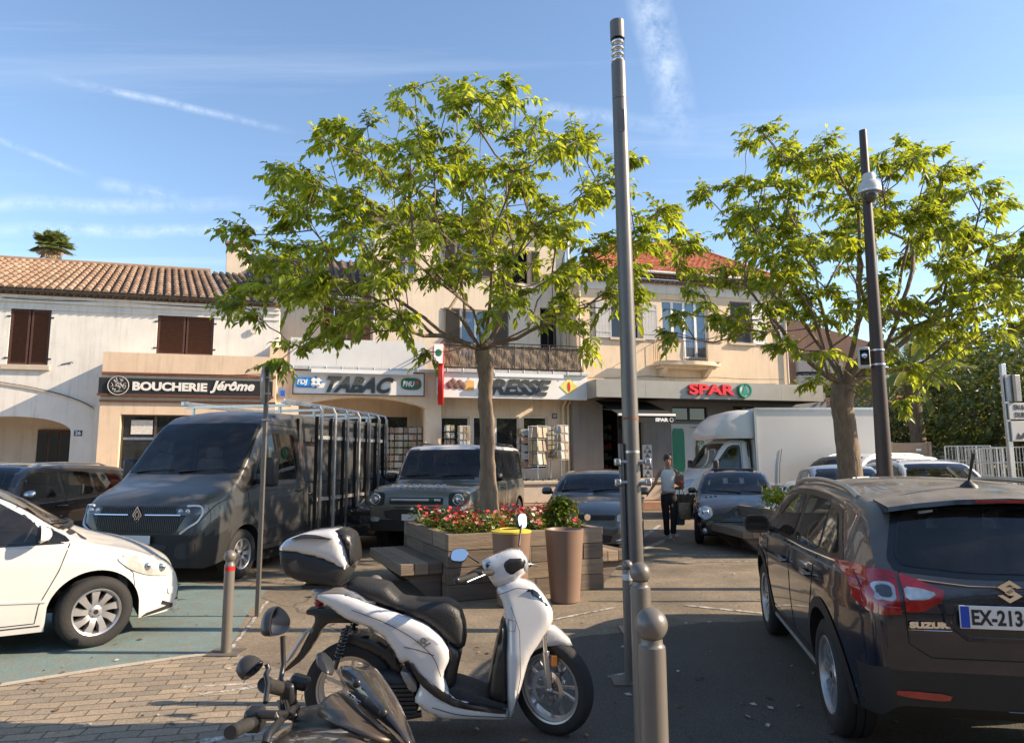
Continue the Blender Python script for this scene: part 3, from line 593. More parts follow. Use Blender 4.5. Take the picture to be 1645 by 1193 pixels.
def signs():
    df = .12
    Q = rect(470, 596, 682, 635, df); o, off, b = sign_box('tobacconist_sign', 'white fascia sign with charcoal TABAC lettering above the shop arch', Q, 0, SGW)
    yy = -.135
    m = MB(off); w = .03
    for (a, b_, c, d) in ((Q[0], Q[1], Q[2], Q[2]+w), (Q[0], Q[1], Q[3]-w, Q[3]), (Q[0], Q[0]+w, Q[2]+w, Q[3]-w), (Q[1]-w, Q[1], Q[2]+w, Q[3]-w)): m.box(a, b_, yy, yy+.012, c, d)
    m.build('frame', IRON, o)
    def tx(t, x0, y0, x1, y1, mat, par=None, sh=0, bold=.012, ex=.02, d=.16, off_=None, p=None):
        q = rect(x0, y0, x1, y1, d); f = off_ or off; text('lettering', t, mat, p or o, ((q[0]+q[1])/2-f[0], -d-f[1], (q[2]+q[3])/2-f[2]), .5, ex, bold, sh, fit=q[1]-q[0], fith=q[3]-q[2])
    tx('TABAC', 524, 605, 633, 631, GRL, sh=.42, bold=.022)
    BLUE_ = pm('lottery_blue', (.02, .22, .62), .4); q = rect(475, 606, 510, 622, .14); m = MB(off); m.prism(smooth_poly([(q[0], q[2]), (q[1]-.06, q[2]), (q[1], (q[2]+q[3])/2), (q[1]-.06, q[3]), (q[0], q[3])], 2, keep=.12), -.15, -.136, 'y'); m.build('logo_panel', BLUE_, o)
    tx('FDJ', 477, 609, 494, 619, WHT, sh=.2, bold=.02, ex=.004, d=.155)
    c = fp(507, 614, .15); m = MB(off)
    for i in range(4):
        a = PI/4+i*PI/2; m.lathe([(.001, -.172), (.065, -.17), (.075, -.152)], 14, 'y', (c[0]+.10*math.cos(a), 0, c[1]+.10*math.sin(a)))
    m.build('clover', WHT, o); m = MB(off); m.prism([(c[0]+.21*math.cos(PI*i/2), c[1]+.21*math.sin(PI*i/2)) for i in range(4)], -.149, -.1365, 'y'); m.build('logo_diamond', BLUE_, o)
    GRN = pm('betting_green', (.015, .14, .07), .4)
    q = rect(644, 607, 677, 626, .14); m = MB(off); cx, cz = (q[0]+q[1])/2, (q[2]+q[3])/2; m.prism([(cx+(q[1]-q[0])/2*math.copysign(abs(math.cos(t))**.6, math.cos(t)), cz+(q[3]-q[2])/2*math.copysign(abs(math.sin(t))**.7, math.sin(t))) for t in [2*PI*i/32 for i in range(32)]], -.15, -.136, 'y'); m.build('logo_oval', GRN, o)
    tx('PMU', 647, 612, 666, 621, WHT, sh=.25, bold=.02, ex=.004, d=.155)
    m = MB(off); k = fp(669, 616, .155); rn = random.Random(2)
    m.prism([(k[0]+a*.01, k[1]+b*.01) for a, b in ((-9, -3), (-3, 2), (-6, 6), (0, 5), (6, 9), (5, 3), (10, 0), (4, -1), (6, -8), (1, -3), (-4, -9), (-3, -2))], -.158, -.151, 'y'); m.build('horse_mark', pm('logo_red', (.6, .04, .03), .4), o)
    # tube lamp above
    q = rect(500, 595, 664, 600, .5); m = MB(off); m.box(q[0], q[1], -.52, -.44, q[2], q[3]+.02)
    for s_ in (q[0]+.3, q[1]-.3): m.tube([(s_, -.48, q[3]), (s_, -.02, q[3]+.06)], .012, 5)
    m.build('lamp_bar', WPV, o)
    # second sign
    Q = rect(709, 598, 943, 640, .75); o2, off2, b = sign_box('newsagent_sign', 'white fascia sign with charcoal PRESSE lettering and a yellow diamond, under the reed balcony', Q, .55, SGW, .2)
    def t2(t, x0, y0, x1, y1, mat, **k): tx(t, x0, y0, x1, y1, mat, d=k.pop('d', .775), off_=off2, p=o2, **k)
    t2('PRESSE', 768, 609, 886, 635, GRL, sh=.35, bold=.022)
    YEL = pm('logo_yellow', (.78, .68, .16), .5); c = fp(914, 621, .76); m = MB(off2); m.prism([(c[0]+.34*math.cos(PI*i/2), c[1]+.30*math.sin(PI*i/2)) for i in range(4)], -.765, -.752, 'y'); m.build('yellow_diamond', YEL, o2)
    m = MB(off2); m.prism([(c[0]+.05*math.cos(t), c[1]+.17*math.sin(t)) for t in [2*PI*i/14 for i in range(14)]], -.775, -.766, 'y'); m.build('red_flame', pm('logo_red', (.6, .04, .03), .4), o2)
    m = MB(off2); c = fp(738, 617, .76); rn = random.Random(8)
    for i in range(5): a = -.32+i*.11; m.ball((c[0]+a, -.77, c[1]+rn.uniform(-.05, .06)), .12, 10, sc=(1, .25, 1.1))
    m.build('fruit_mark', pm('logo_brown', (.17, .09, .07), .6, var=.3), o2); m = MB(off2); m.prism([(c[0]+.18, c[1]-.2), (c[0]+.5, c[1]-.2), (c[0]+.5, c[1]+.12), (c[0]+.3, c[1]+.16), (c[0]+.18, c[1]+.02)], -.775, -.752, 'y'); m.build('orange_mark', pm('logo_orange', (.70, .40, .12), .6), o2)
    q = rect(795, 601, 905, 606, 1.1); m = MB(off2); m.box(q[0], q[1], -1.12, -1.04, q[2], q[3]+.02)
    for s_ in (q[0]+.3, q[1]-.3): m.tube([(s_, -1.08, q[3]), (s_, -.7, q[3]+.1)], .012, 5)
    m.build('lamp_bar', WPV, o2)
    # gutters
    for (x0, x1, yy_, d) in ((457, 712, 592, .3), (706, 946, 597, .85)):
        q = rect(x0, yy_-2, x1, yy_+3, d); og, of = fthing('roof_gutter', 'pale zinc gutter running above the %s sign' % ('tobacconist' if x0 < 500 else 'newsagent'), 'gutter', (q[0]+q[1])/2, d, q[2])
        m = MB(of); m.box(q[0], q[1], -d, -d+.18, q[2], q[3]); 
        for i in range(10): s_ = q[0]+(q[1]-q[0])*(i+.5)/10; m.box(s_-.015, s_+.015, -d-.015, -d, q[2]-.03, q[3]+.02)
        m.build('channel', ZINC, og, bevel=.01)
    # hanging betting sign and red lozenge, seen nearly edge on
    k = fp(704, 570, .9); hz, of = fthing('betting_sign', 'small rounded red and white box sign with a green emblem, hanging at the shop corner', 'sign', k[0], .9, k[1])
    RED = pm('sign_red', (.50, .015, .012), .35, var=.08); m = MB((0, 0, 0)); m.box(-.16, .16, -.28, .28, -.36, .36); m.build('case', RED, hz, bevel=.08); 
    m = MB(); m.box(-.19, .10, -.292, -.281, -.32, .32); f = m.build('face', WHT, hz, bevel=.004)
    m = MB(); m.ball((-.04, -.297, .03), .12, 14, sc=(.9, .05, 1)); m.build('emblem', GRN, hz); m = MB(); m.tube([(0, .28, 0), (0, .88, 0)], .025, 8); m.tube([(0, .2, -.36), (0, .2, -1.3)], .02, 6); m.build('bracket', ALU, hz)
    k = fp(708, 614, 1.0); cz, of = fthing('tobacco_lozenge_sign', 'long red lozenge sign standing out from the wall between the two fascia signs', 'sign', k[0], 1.0, k[1]-.6)
    m = MB(); m.prism([(-.16, .75), (0, .0), (.16, .75)], 0, 1, 'y'); m = MB(); m.prism([(0, 0), (.22, .5), (.22, 1.0), (0, 1.5), (-.22, 1.0), (-.22, .5)], -.09, .09, 'x'); z0 = m.build('case', RED, cz, bevel=.02); z0.rotation_euler = (0, 0, R(-14)); z0.location = (0, 0, -.15)
    m = MB(); m.prism([(0, .12), (.16, .52), (.16, .98), (0, 1.38), (-.16, .98), (-.16, .52)], -.097, .097, 'x'); z1 = m.build('face', pm('sign_deep_red', (.34, .01, .01), .4), z0, bevel=.004)
    m = MB(); m.tube([(0, .0, .9), (0, .95, .9)], .022, 8); m.build('bracket', ALU, cz)
signs()
# ---- D: tall central building with the reed balcony
def block_d():
    dw = -.9; y = .9
    s0 = fp(601, 450, dw)[0]; s1 = fp(908, 450, dw)[0]; zt_ = fp(760, 362, dw)[1]
    o, off = building('newsagent_building', 'tall cream three storey building with a newsagent below, mostly behind the near tree', (s0+s1)/2, d=dw)
    zb = fp(800, 598, .6)[1]; b0, b1 = fp(711, 600, .6)[0], fp(937, 600, .6)[0]
    W = [rect(733, 388, 772, 445, dw), rect(822, 402, 850, 455, dw), rect(740, 497, 790, 590, dw), rect(868, 495, 904, 590, dw), rect(640, 395, 668, 440, dw)]
    m = MB(off); holed(m, s0, s1, zb-.1, zt_, W, y, .3); m.box(s0, s0+.3, y+.301, y+7, zb, zt_-.01); m.box(s1-.3, s1, y+.301, y+7, zb, zt_-.01); m.build('wall', PC2, o)
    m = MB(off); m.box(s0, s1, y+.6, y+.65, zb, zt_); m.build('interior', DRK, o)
    for i, w in enumerate(W):
        if i in (0, 2, 4): fwindow(o, off, *w, y+.15, 2, WPV if i else pm('brown_frame', (.16, .09, .05), .5))
        if i in (0, 1, 2):
            for sg in (0, 1):
                wd = (w[1]-w[0])*.52; a = w[0]-wd-.02 if sg == 0 else w[1]+.02
                m = MB(off); leafshut(m, a, a+wd, w[2], w[3], y-.06); m.build('shutter', pm('grey_brown_shutter', (.11, .095, .08), .7, var=.2), o)
        if i == 3:
            m = MB(off)
            for k in range(3): m.box(w[0]+.02+(w[1]-w[0])*k/3, w[0]+.07+(w[1]-w[0])*k/3, y+.1, y+.14, w[2], w[3])
            m.build('door', IRON, o)
        if i == 4: m = MB(off); m.box(w[0]-.1, w[1]+.1, y-.08, y-.001, w[2]-.12, w[2]-.01); m.build('window_sill', STN, o)
    m = MB(off); r_ = fp(700, 333, -6); e0 = (s0-.3, y-.4, zt_+.12); e1 = (s1+.2, y-.4, zt_+.12); barrel(m, e0, e1, (s0-.3, y+4.5, zt_+1.15), (s1+.2, y+4.5, zt_+1.15), .27); m.build('roof', [T1, T2, T3, TDK], o, smooth=50)
    m = MB(off); scalloped(m, s0, s1, y-.26, zt_-.03); m.box(s0, s1, y-.25, y, zt_+.045, zt_+.08); m.build('eave_tiles', T3, o)
    # downpipe
    m = MB(off); px_ = fp(912, 500, dw)[0]; m.tube([(px_, y-.1, zt_), (px_, y-.1, zb+.1)], .05, 8); m.tube([(px_+.15, y-.08, zt_-.2), (px_+.15, y-.08, zb+.1)], .03, 6); m.build('downpipe', ZINC, o)
    # balcony: slab, rails, reed screen
    m = MB(off); m.box(b0, b1, -.6, y-.002, zb-.02, zb+.06); m.build('balcony_slab', STN, o)
    zr = fp(820, 552, .6)[1]; m = MB(off)
    for z in (zb+.14, zr-.12, zr): m.tube([(b0, -.58, z), (b1, -.58, z)], .018, 6); m.tube([(b1, -.58, z), (b1, .88, z)], .018, 6); m.tube([(b0, -.58, z), (b0, .88, z)], .018, 6)
    n = 16
    for i in range(n+1): s_ = b0+(b1-b0)*i/n; m.tube([(s_, -.58, zb+.06), (s_, -.58, zr)], .008 if i % 4 else .02, 5)
    rl = m.build('balcony_railing', IRON, o)
    m = MB(off); rn = random.Random(4); x = b0+.03
    while x < b1-.03:
        w = rn.uniform(.018, .032); m.cur = rn.choice((0, 0, 1)); h = zr-.04-rn.uniform(0, .06); pts = []
        for k in range(7): t = k/6; pts.append((x+.02*math.sin(t*9+x*3), -.545+.018*math.sin(t*12+x*9)+rn.uniform(-.006, .006), zb+.1+(h-zb-.1)*t))
        m.tube(pts, w*.55, 4, cap=False); x += w*1.08
    m.build('reed_screen', [pm('dry_reed', (.27, .20, .135), .85, var=.35, scale=15), pm('grey_reed', (.18, .135, .095), .85, var=.35, scale=15)], o)
    # shop front below: beige wall, glazing, automatic door
    zc = fp(820, 640, -.4)[1]; S0, S1 = fp(700, 700, -.4)[0], fp(921, 700, -.4)[0]; q1 = rect(708, 669, 754, 775, -.4); q2 = rect(760, 669, 834, 775, -.4); q3 = rect(841, 669, 880, 775, -.4)
    H = [(q1[0], q1[1], ZT+.35, q1[3]), (q2[0], q2[1], ZT, q2[3]), (q3[0], q3[1], ZT+.35, q3[3])]
    m = MB(off); holed(m, S0, S1, ZT, zb-.1, H, .4, .25); m.build('shop_wall', PC2, o)
    m = MB(off); m.box(S0, S1, -.5, .39, zb-.16, zb-.03); m.build('soffit', PC2, o)
    for i, h in enumerate(H): fwindow(o, off, *h, .5, 2 if i == 1 else 1, WPV, SHG, .05, 'shop_door' if i == 1 else 'shop_window')
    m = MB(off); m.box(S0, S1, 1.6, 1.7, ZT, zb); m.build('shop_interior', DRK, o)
    q = rect(842, 700, 879, 772, -.44); m = MB(off)
    rn = random.Random(7)
    n = rect(887, 664, 895, 672, -.38); m = MB(off); m.box(n[0], n[1], .375, .395, n[2], n[3]); p = m.build('number_plate', pm('blue_enamel', (.02, .05, .12), .3), o); text('number', '23', WHT, p, ((n[0]+n[1])/2-off[0], .372-off[1], (n[2]+n[3])/2), .13, .002, .003)
    m = MB(off); z1 = fp(900, 642, 0)[1]
    for xx, r_ in ((905, .045), (913, .05)): s_ = fp(xx, 700, -.3)[0]; m.tube([(s_, .28, ZT), (s_, .28, z1-.2), (s_+.1, .2, z1)], r_, 8)
    m.build('service_pipe', PC2, o)
block_d()
# ---- E: supermarket building
def block_e():
    dw = .1; y = -dw; s0 = fp(926, 550, dw)[0]; s1 = fp(1262, 550, dw)[0]; zt_ = fp(1080, 452, dw)[1]; zc = fp(1100, 612, dw)[1]
    o, off = building('supermarket_building', 'apricot two storey building with a red tiled roof above the supermarket canopy', (s0+s1)/2, d=dw)
    W = [rect(982, 488, 1030, 543, dw), rect(1064, 483, 1138, 575, dw), rect(1173, 485, 1206, 551, dw)]
    m = MB(off); holed(m, s0, s1, zc-.3, zt_, W, y, .3); m.box(s0, s0+.3, y+.301, y+8, zc-.3, zt_-.01); m.box(s1-.3, s1, y+.301, y+8, zc-.3, zt_-.01); m.build('wall', PS, o)
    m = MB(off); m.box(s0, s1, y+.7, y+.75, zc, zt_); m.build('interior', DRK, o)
    m = MB(off); m.box(s0+.25, s1-.02, y-.03, y-.001, zt_-.5, zt_-.003); m.build('white_frieze', plaster('white_band', (.64, .60, .54)), o)
    # grey shutters hinged open either side
    for w, sides, mt in ((W[0], (0, 1), GRS), (W[2], (1,), pm('white_shutter', (.66, .64, .60), .5))):
        for sg in sides:
            wd = .62; a = w[0]-wd-.03 if sg == 0 else w[1]+.03; m = MB(off); leafshut(m, a, a+wd, w[2]-.03, w[3]+.03, y-.07, .04, False); sh = m.build('shutter', mt, o)
            k = MB(off); [k.box(a+.02, a+wd-.02, y-.08, y-.069, z-.03, z+.03) for z in (w[2]+.2, w[3]-.2)]; k.build('shutter_batten', mt, sh, loose=True)
    for w in (W[0], W[2]): m = MB(off); m.box(w[0]-.1, w[1]+.1, y-.12, y+.02, w[2]-.09, w[2]-.002); m.build('window_sill', STN, o)
    fwindow(o, off, *W[0], y+.2, 2, WPV, GLS); fwindow(o, off, *W[1], y+.12, 4, WPV, SKYG, .075, 'balcony_door')
    w = W[2]; m = MB(off); leafshut(m, w[0]+.01, w[1]-.01, w[2], w[3], y+.05, .04, True); m.build('shutter', pm('slate_shutter', (.09, .10, .115), .6), o)
    m = MB(off); a = fp(1246, 500, dw)[0]; leafshut(m, a, a+.32, zt_-2.2, zt_-.7, y-.07, .04, False); m.build('shutter', GRS, o)
    # red hipped roof of flat tiles in courses
    ex = .45; E = [(s0-.3, y-ex, zt_+.2), (s1-.0, y-ex, zt_+.2)]; rz = fp(1080, 396, -4.2)[1]; rg0 = fp(990, 397, -4.2)[0]; rg1 = fp(1110, 398, -4.2)[0]
    def courses(mb, a, b, c, d):
        a, b, c, d = map(Vector, (a, b, c, d)); L_ = ((c+d)/2-(a+b)/2).length; n = int(L_/.27); nn = (b-a).cross(d-a).normalized(); nn = nn if nn.z > 0 else -nn; rn = random.Random(2)
        mb.add([a-nn*.1, b-nn*.1, c-nn*.1, d-nn*.1], [(0, 1, 2, 3)], 1)
        for i in range(n):
            p0, p1 = a.lerp(d, i/n), b.lerp(c, i/n); q0, q1 = a.lerp(d, (i+1.08)/n), b.lerp(c, (i+1.08)/n); m_ = max(1, int((p1-p0).length/.24))
            for j in range(m_):
                A_, B_, C_, D_ = p0.lerp(p1, j/m_+.02/m_), p0.lerp(p1, (j+.96)/m_), q0.lerp(q1, (j+.96)/m_), q0.lerp(q1, j/m_+.02/m_); k = rn.uniform(.035, .05); mid0, mid1 = A_.lerp(B_, .5), D_.lerp(C_, .5)
                mb.add([A_+nn*k, mid0+nn*(k+.022), B_+nn*k, C_, mid1+nn*.02, D_, A_-nn*.02, mid0-nn*.0, B_-nn*.02], [(0, 1, 4, 5), (1, 2, 3, 4), (6, 7, 1, 0), (7, 8, 2, 1)], rn.choice((0, 0, 0, 2)))
    m = MB(off); yb = 4.2; courses(m, E[0], E[1], (rg1, yb, rz), (rg0, yb, rz)); ey = y+9; courses(m, E[1], (s1, ey, zt_+.2), (rg1, yb+.5, rz), (rg1, yb, rz)); m.tube([(rg1, yb, rz+.05), E[1]], .09, 7); m.tube([(rg0, yb, rz+.05), (rg1, yb, rz+.05)], .1, 7)
    m.build('roof', [TR, TDK, pm('pale_red_tile', (.52, .24, .14), .8, var=.2)], o)
    m = MB(off); scalloped(m, s0, s1, y-.22, zt_-.16, .2, .08); scalloped(m, s0, s1, y-.36, zt_-.0, .2, .08); m.box(s0, s1, y-.2, y+.1, zt_-.075, zt_-.02); m.box(s0, s1, y-.34, y+.1, zt_+.085, zt_+.14); m.build('eave_tiles', T1, o)
    c = rect(1062, 384, 1082, 405, -4.6); m = MB(off); m.box(c[0], c[1], 4.6, 5.1, c[2], c[3]); m.build('chimney', PC2, o)
    m = MB(off); m.tube([(s0-.3, y-ex-.05, zt_+.17), (s1, y-ex-.05, zt_+.17)], .06, 8); m.build('gutter', ZINC, o, smooth=50)
    m = MB(off); a = fp(1258, 500, dw)[0]; m.tube([(a, y-.35, zt_+.1), (a, y-.08, zt_-.25), (a, y-.08, zc)], .045, 8); m.tube([(fp(930, 500, dw)[0], y-.08, zt_), (fp(930, 500, dw)[0], y-.08, zc)], .045, 8); m.build('downpipe', PC2, o, smooth=50)
    # balcony: solid curved end piers, iron middle
    q = rect(1064, 548, 1162, 584, dw+.8); a, b, z0, z1 = q; m = MB(off); z0 -= .03
    pl = smooth_poly([(a, y), (a, y-.62), (a+.9, y-.72), (a+(b-a)*.5, y-.86), (a+(b-a)*.78, y-.78), (b+.05, y-.55), (b+.05, y)], 1, keep=.12)
    m.prism(pl, z0, z0+.14, 'z'); m.prism([(a+.12, y), (a+.12, y-.45), (b-.1, y-.45), (b-.1, y)], z0-.1, z0-.002, 'z')
    for s_ in (a+.25, b-.45):
        m.prism([(y, z0-.1), (y-.45, z0-.1), (y-.3, z0-.25), (y, z0-.42)], s_, s_+.18, 'x')
    sl_ = m.build('balcony_slab', PS, o, smooth=35)
    m = MB(off); m.box(a+.22, a+.9, y-.72, y-.62, z0+.141, z1); m.box(b-.62, b, y-.68, y-.58, z0+.141, z1); m.box(b-.1, b, y-.579, y-.001, z0+.141, z1); m.build('balcony_parapet', PS, o, loose=True)
    m = MB(off); m.box(a-.03, a+.93, y-.76, y-.58, z1+.001, z1+.05); m.box(b-.65, b+.03, y-.72, y-.54, z1+.001, z1+.05); m.build('balcony_coping', pm('terracotta_coping', (.33, .15, .09), .8), o)
    m = MB(off)
    for i in range(12):
        s_ = a+.92+(b-.64-a-.92)*i/11; yy = y-.74-.06*math.sin(PI*i/11); m.tube([(s_, yy, z0+.14), (s_, yy-.03, z0+.4), (s_, yy, z1)], .009, 5)
    for z in (z0+.2, z1): m.tube([(a+.92+(b-a-1.56)*i/8, y-.74-.06*math.sin(PI*i/8), z) for i in range(9)], .014, 5)
    for i in range(4): m.tube([(a+.02, y-.1-.14*i, z0+.14), (a+.02, y-.1-.14*i, z1)], .009, 5)
    m.tube([(a+.02, y, z1), (a+.02, y-.62, z1), (a+.22, y-.68, z1)], .014, 5); m.build('balcony_railing', IRON, o)
    # ground floor: grey wall, dark entrance, panel walls
    dg = 0; z0 = ZT; S0, S1 = fp(921, 700, 0)[0], fp(1330, 700, 0)[0]; D_ = rect(969, 644, 1034, 775, 0); WU = rect(1080, 653, 1137, 676, 0); G2 = rect(1180, 653, 1300, 775, 0)
    m = MB(off); holed(m, S0, S1, 0, zc-.3, [(D_[0], D_[1], ZT, D_[3]), WU, (G2[0], G2[1], ZT+.3, G2[3])], 0.0, .25); m.build('shop_wall', PG, o)
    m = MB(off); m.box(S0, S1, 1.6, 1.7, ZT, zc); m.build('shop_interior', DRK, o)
    fwindow(o, off, *WU, .1, 2, BLK, GLS); fwindow(o, off, G2[0], G2[1], ZT+.3, G2[3], .1, 3, BLK, SHG, .05, 'shop_window'); m = MB(off)
    dm = D_[0]+(D_[1]-D_[0])*.42; fwindow(o, off, dm, D_[1], ZT, D_[3], .2, 2, BLK, SHG, .04, 'shop_door')
    # shelves and hanging goods glimpsed inside the open door
    rn = random.Random(9)
    for i in range(5):
        m = MB(off)
        for j in range(5): m.cur = rn.randrange(3); a = D_[0]+.1+j*.16; m.box(a, a+.12, 1.2, 1.4, ZT+.3+i*.38, ZT+.3+i*.38+rn.uniform(.12, .26))
        m.box(D_[0], D_[0]+.95, 1.15, 1.5, ZT+.27+i*.38, ZT+.298+i*.38, 3); m.build('shelf', [pm('goods_ochre', (.22, .14, .05), .7, var=.4, scale=20), pm('goods_green', (.05, .10, .04), .7, var=.4, scale=20), pm('goods_red', (.16, .03, .02), .7, var=.4, scale=20), BLK], o)
    q = rect(1080, 681, 1150, 775, .03); m = MB(off); m.box(q[0], q[1], -.03, -.003, ZT, q[3]); pw = m.build('poster_wall', pm('white_poster_board', (.56, .55, .52), .5, var=.04), o)
    q = rect(1080, 688, 1100, 750, .05); m = MB(off); m.prism(smooth_poly([(q[0]+.02, ZT+.2), (q[1], ZT+.2), (q[1], q[3]), (q[0]+.02, q[3])], 2, keep=.1), -.05, -.0305, 'y'); m.build('green_panel', pm('supermarket_green', (.01, .19, .10), .4, var=.08), pw)
    q = rect(1117, 702, 1122, 730, .05); m = MB(off); c_ = (q[0]+q[1])/2; m.lathe([(.001, q[2]-.3), (.06, q[2]-.3), (.06, q[2]+.25), (.025, q[2]+.35), (.025, q[3])], 12, c=(c_, -.06, 0)); m.build('bottle_picture', pm('olive_glass', (.10, .09, .02), .4), pw)
    m = MB(off); rn = random.Random(3)
    for i in range(16): p = Vector((c_+.15+rn.uniform(-.14, .2), -.042, q[3]-.1+rn.uniform(-.25, .1))); a = rn.uniform(0, 3); u_ = Vector((math.cos(a), 0, math.sin(a)))*.07; v_ = Vector((-u_.z, 0, u_.x))*.4; m.add([p-u_, p-v_, p+u_, p+v_, p-u_+Vector((0, .008, 0)), p-v_+Vector((0, .008, 0)), p+u_+Vector((0, .008, 0)), p+v_+Vector((0, .008, 0))], [(0, 1, 2, 3), (4, 7, 6, 5), (0, 4, 5, 1), (1, 5, 6, 2), (2, 6, 7, 3), (3, 7, 4, 0)])
    m.build('vine_picture', pm('print_green', (.17, .28, .05), .6), pw)
    q = rect(1108, 684, 1130, 688, .05); text('poster_text', 'Cuvée Doux', BLK, pw, ((q[0]+q[1])/2-off[0], -.035-off[1], (q[2]+q[3])/2), .1, .002, 0, fit=q[1]-q[0])
    q = rect(1033, 714, 1048, 772, .03); m = MB(off); m.box(q[0], q[1], -.03, -.003, ZT, q[3]); tp = m.build('pattern_board', pm('white_poster_board', (.56, .55, .52), .5, var=.04), o)
    m = MB(off); w_ = (q[1]-q[0]); hh = (q[3]-ZT)/4
    for i in range(4):
        z = ZT+hh*i
        for k, tri in enumerate((((0, 0), (.5, 0), (.25, .5)), ((.5, 0), (1, 0), (.75, .5)), ((.25, .5), (.75, .5), (.5, 1)))): m.prism([(q[0]+a*w_, z+b*hh*.96) for a, b in tri], -.034-.001*k, -.0302, 'y', (i+k) % 2)
    m.build('triangle_pattern', [pm('print_blue_grey', (.08, .12, .16), .5), pm('print_grey', (.25, .27, .28), .5)], tp)
    for (xx, yy_) in ((958, 662), (966, 655)):
        pass
    # projecting canopy
    dc = 1.6; q = rect(958, 610, 1420, 643, dc); c0, c1 = q[0], fp(1322, 625, dc)[0]; zt2 = fp(1100, 612.5, dc)[1]; zb2 = fp(1100, 640, dc)[1]
    cn, of = fthing('shop_canopy', 'long grey metal canopy carrying the supermarket lettering', 'canopy', (c0+c1)/2, dc, zb2)
    m = MB(of); n = 5
    for i in range(n): a = c0+(c1-c0)*i/n; m.box(a+.003, a+(c1-c0)/n-.003, -dc, -dc+.06, zb2, zt2)
    m.build('fascia', GRYM, cn); m = MB(of); m.box(c0+.001, c0+.06, -dc+.061, -.002, zb2, zt2); m.box(c1-.06, c1-.001, -dc+.061, -.002, zb2, zt2); m.build('end_panel', GRYM, cn)
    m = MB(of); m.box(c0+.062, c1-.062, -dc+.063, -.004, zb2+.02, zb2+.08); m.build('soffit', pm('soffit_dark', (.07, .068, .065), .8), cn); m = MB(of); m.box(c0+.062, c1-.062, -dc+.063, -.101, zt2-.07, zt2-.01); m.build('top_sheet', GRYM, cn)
    so2, of2 = fthing('supermarket_sign', 'raised red SPAR letters and a green fir tree roundel on the grey canopy', 'sign', fp(1155, 626, dc)[0], dc, zb2)
    SR = pm('sign_bright_red', (.72, .02, .03), .35, var=.04); q = rect(1107, 617, 1180, 634, dc+.08); text('lettering', 'SPAR', SR, so2, ((q[0]+q[1])/2-of2[0], -(dc+.06)-of2[1], (q[2]+q[3])/2-of2[2]), .5, .05, .018, fit=q[1]-q[0], fith=q[3]-q[2])
    SGN = pm('sign_green', (.012, .27, .13), .35, var=.04); c = fp(1197, 627, dc+.08); R_ = .27; m = MB(of2); m.lathe([(R_-.05, -dc-.11), (R_, -dc-.11), (R_, -dc-.002)], 40, 'y', (c[0], 0, c[1])); m.lathe([(R_-.05, -dc-.11), (R_-.05, -dc-.05)], 40, 'y', (c[0], 0, c[1])); rg = m.build('roundel_ring', SGN, so2, smooth=40)
    m = MB(of2); m.lathe([(.001, -dc-.06), (R_-.052, -dc-.06), (R_-.052, -dc-.003)], 40, 'y', (c[0], 0, c[1])); m.build('roundel_face', WHT, so2)
    m = MB(of2); m.prism([(c[0]+a*R_, c[1]+b*R_) for a, b in ((0, .78), (.2, .35), (.13, .35), (.38, -.08), (.28, -.08), (.52, -.5), (.1, -.5), (.1, -.68), (-.1, -.68), (-.1, -.5), (-.52, -.5), (-.28, -.08), (-.38, -.08), (-.13, .35), (-.2, .35))], -dc-.085, -dc-.061, 'y'); m.build('fir_tree', SGN, so2)
    # black awning under the canopy
    q0 = rect(977, 645, 1040, 650, .1); q1 = rect(992, 665, 1084, 669, 1.9); av, of3 = fthing('black_awning', 'black folding awning with a white edge over the supermarket entrance', 'awning', (q1[0]+q1[1])/2, 1, q1[2])
    ABK = pm('awning_canvas', (.012, .012, .013), .85, var=.2); a, b = q1[0], q1[1]; zt3 = q0[3]+.02; zf = q1[2]
    m = MB(of3); m.add([(a, -.05, zt3), (b-.1, -.05, zt3), (b, -1.9, zf+.1), (a, -1.9, zf+.1), (a, -.05, zt3-.02), (b-.1, -.05, zt3-.02), (b, -1.9, zf+.08), (a, -1.9, zf+.08)], [(0, 1, 2, 3), (7, 6, 5, 4), (0, 3, 7, 4), (1, 5, 6, 2), (3, 2, 6, 7), (0, 4, 5, 1)]); m.build('canvas', ABK, av)
    m = MB(of3); m.box(a, b, -1.97, -1.902, zf+.02, zf+.1); m.build('front_bar', WPV, av, bevel=.01); m = MB(of3); m.box(a+.5, b, -1.94, -1.925, zf-.19, zf+.018); vl = m.build('valance', ABK, av)
    q = rect(1053, 671, 1074, 677, 1.95); text('lettering', 'SPAR', WHT, vl, ((q[0]+q[1])/2-of3[0], -1.942-of3[1], (q[2]+q[3])/2-of3[2]), .2, .003, .012, fit=q[1]-q[0], fith=(q[3]-q[2]))
    c = fp(1079, 674, 1.95); m = MB(of3); m.lathe([(.055, -1.946), (.072, -1.948), (.072, -1.941)], 20, 'y', (c[0], 0, c[1])); m.build('small_roundel', WHT, vl)
    m = MB(of3)
    for s_ in (a+.3, b-.3): m.tube([(s_, -.05, zt3-.3), (s_+.35, -1.0, (zt3+zf)/2-.1), (s_, -1.88, zf+.05)], .02, 6)
    m.build('folding_arm', ALU, av)
block_e()
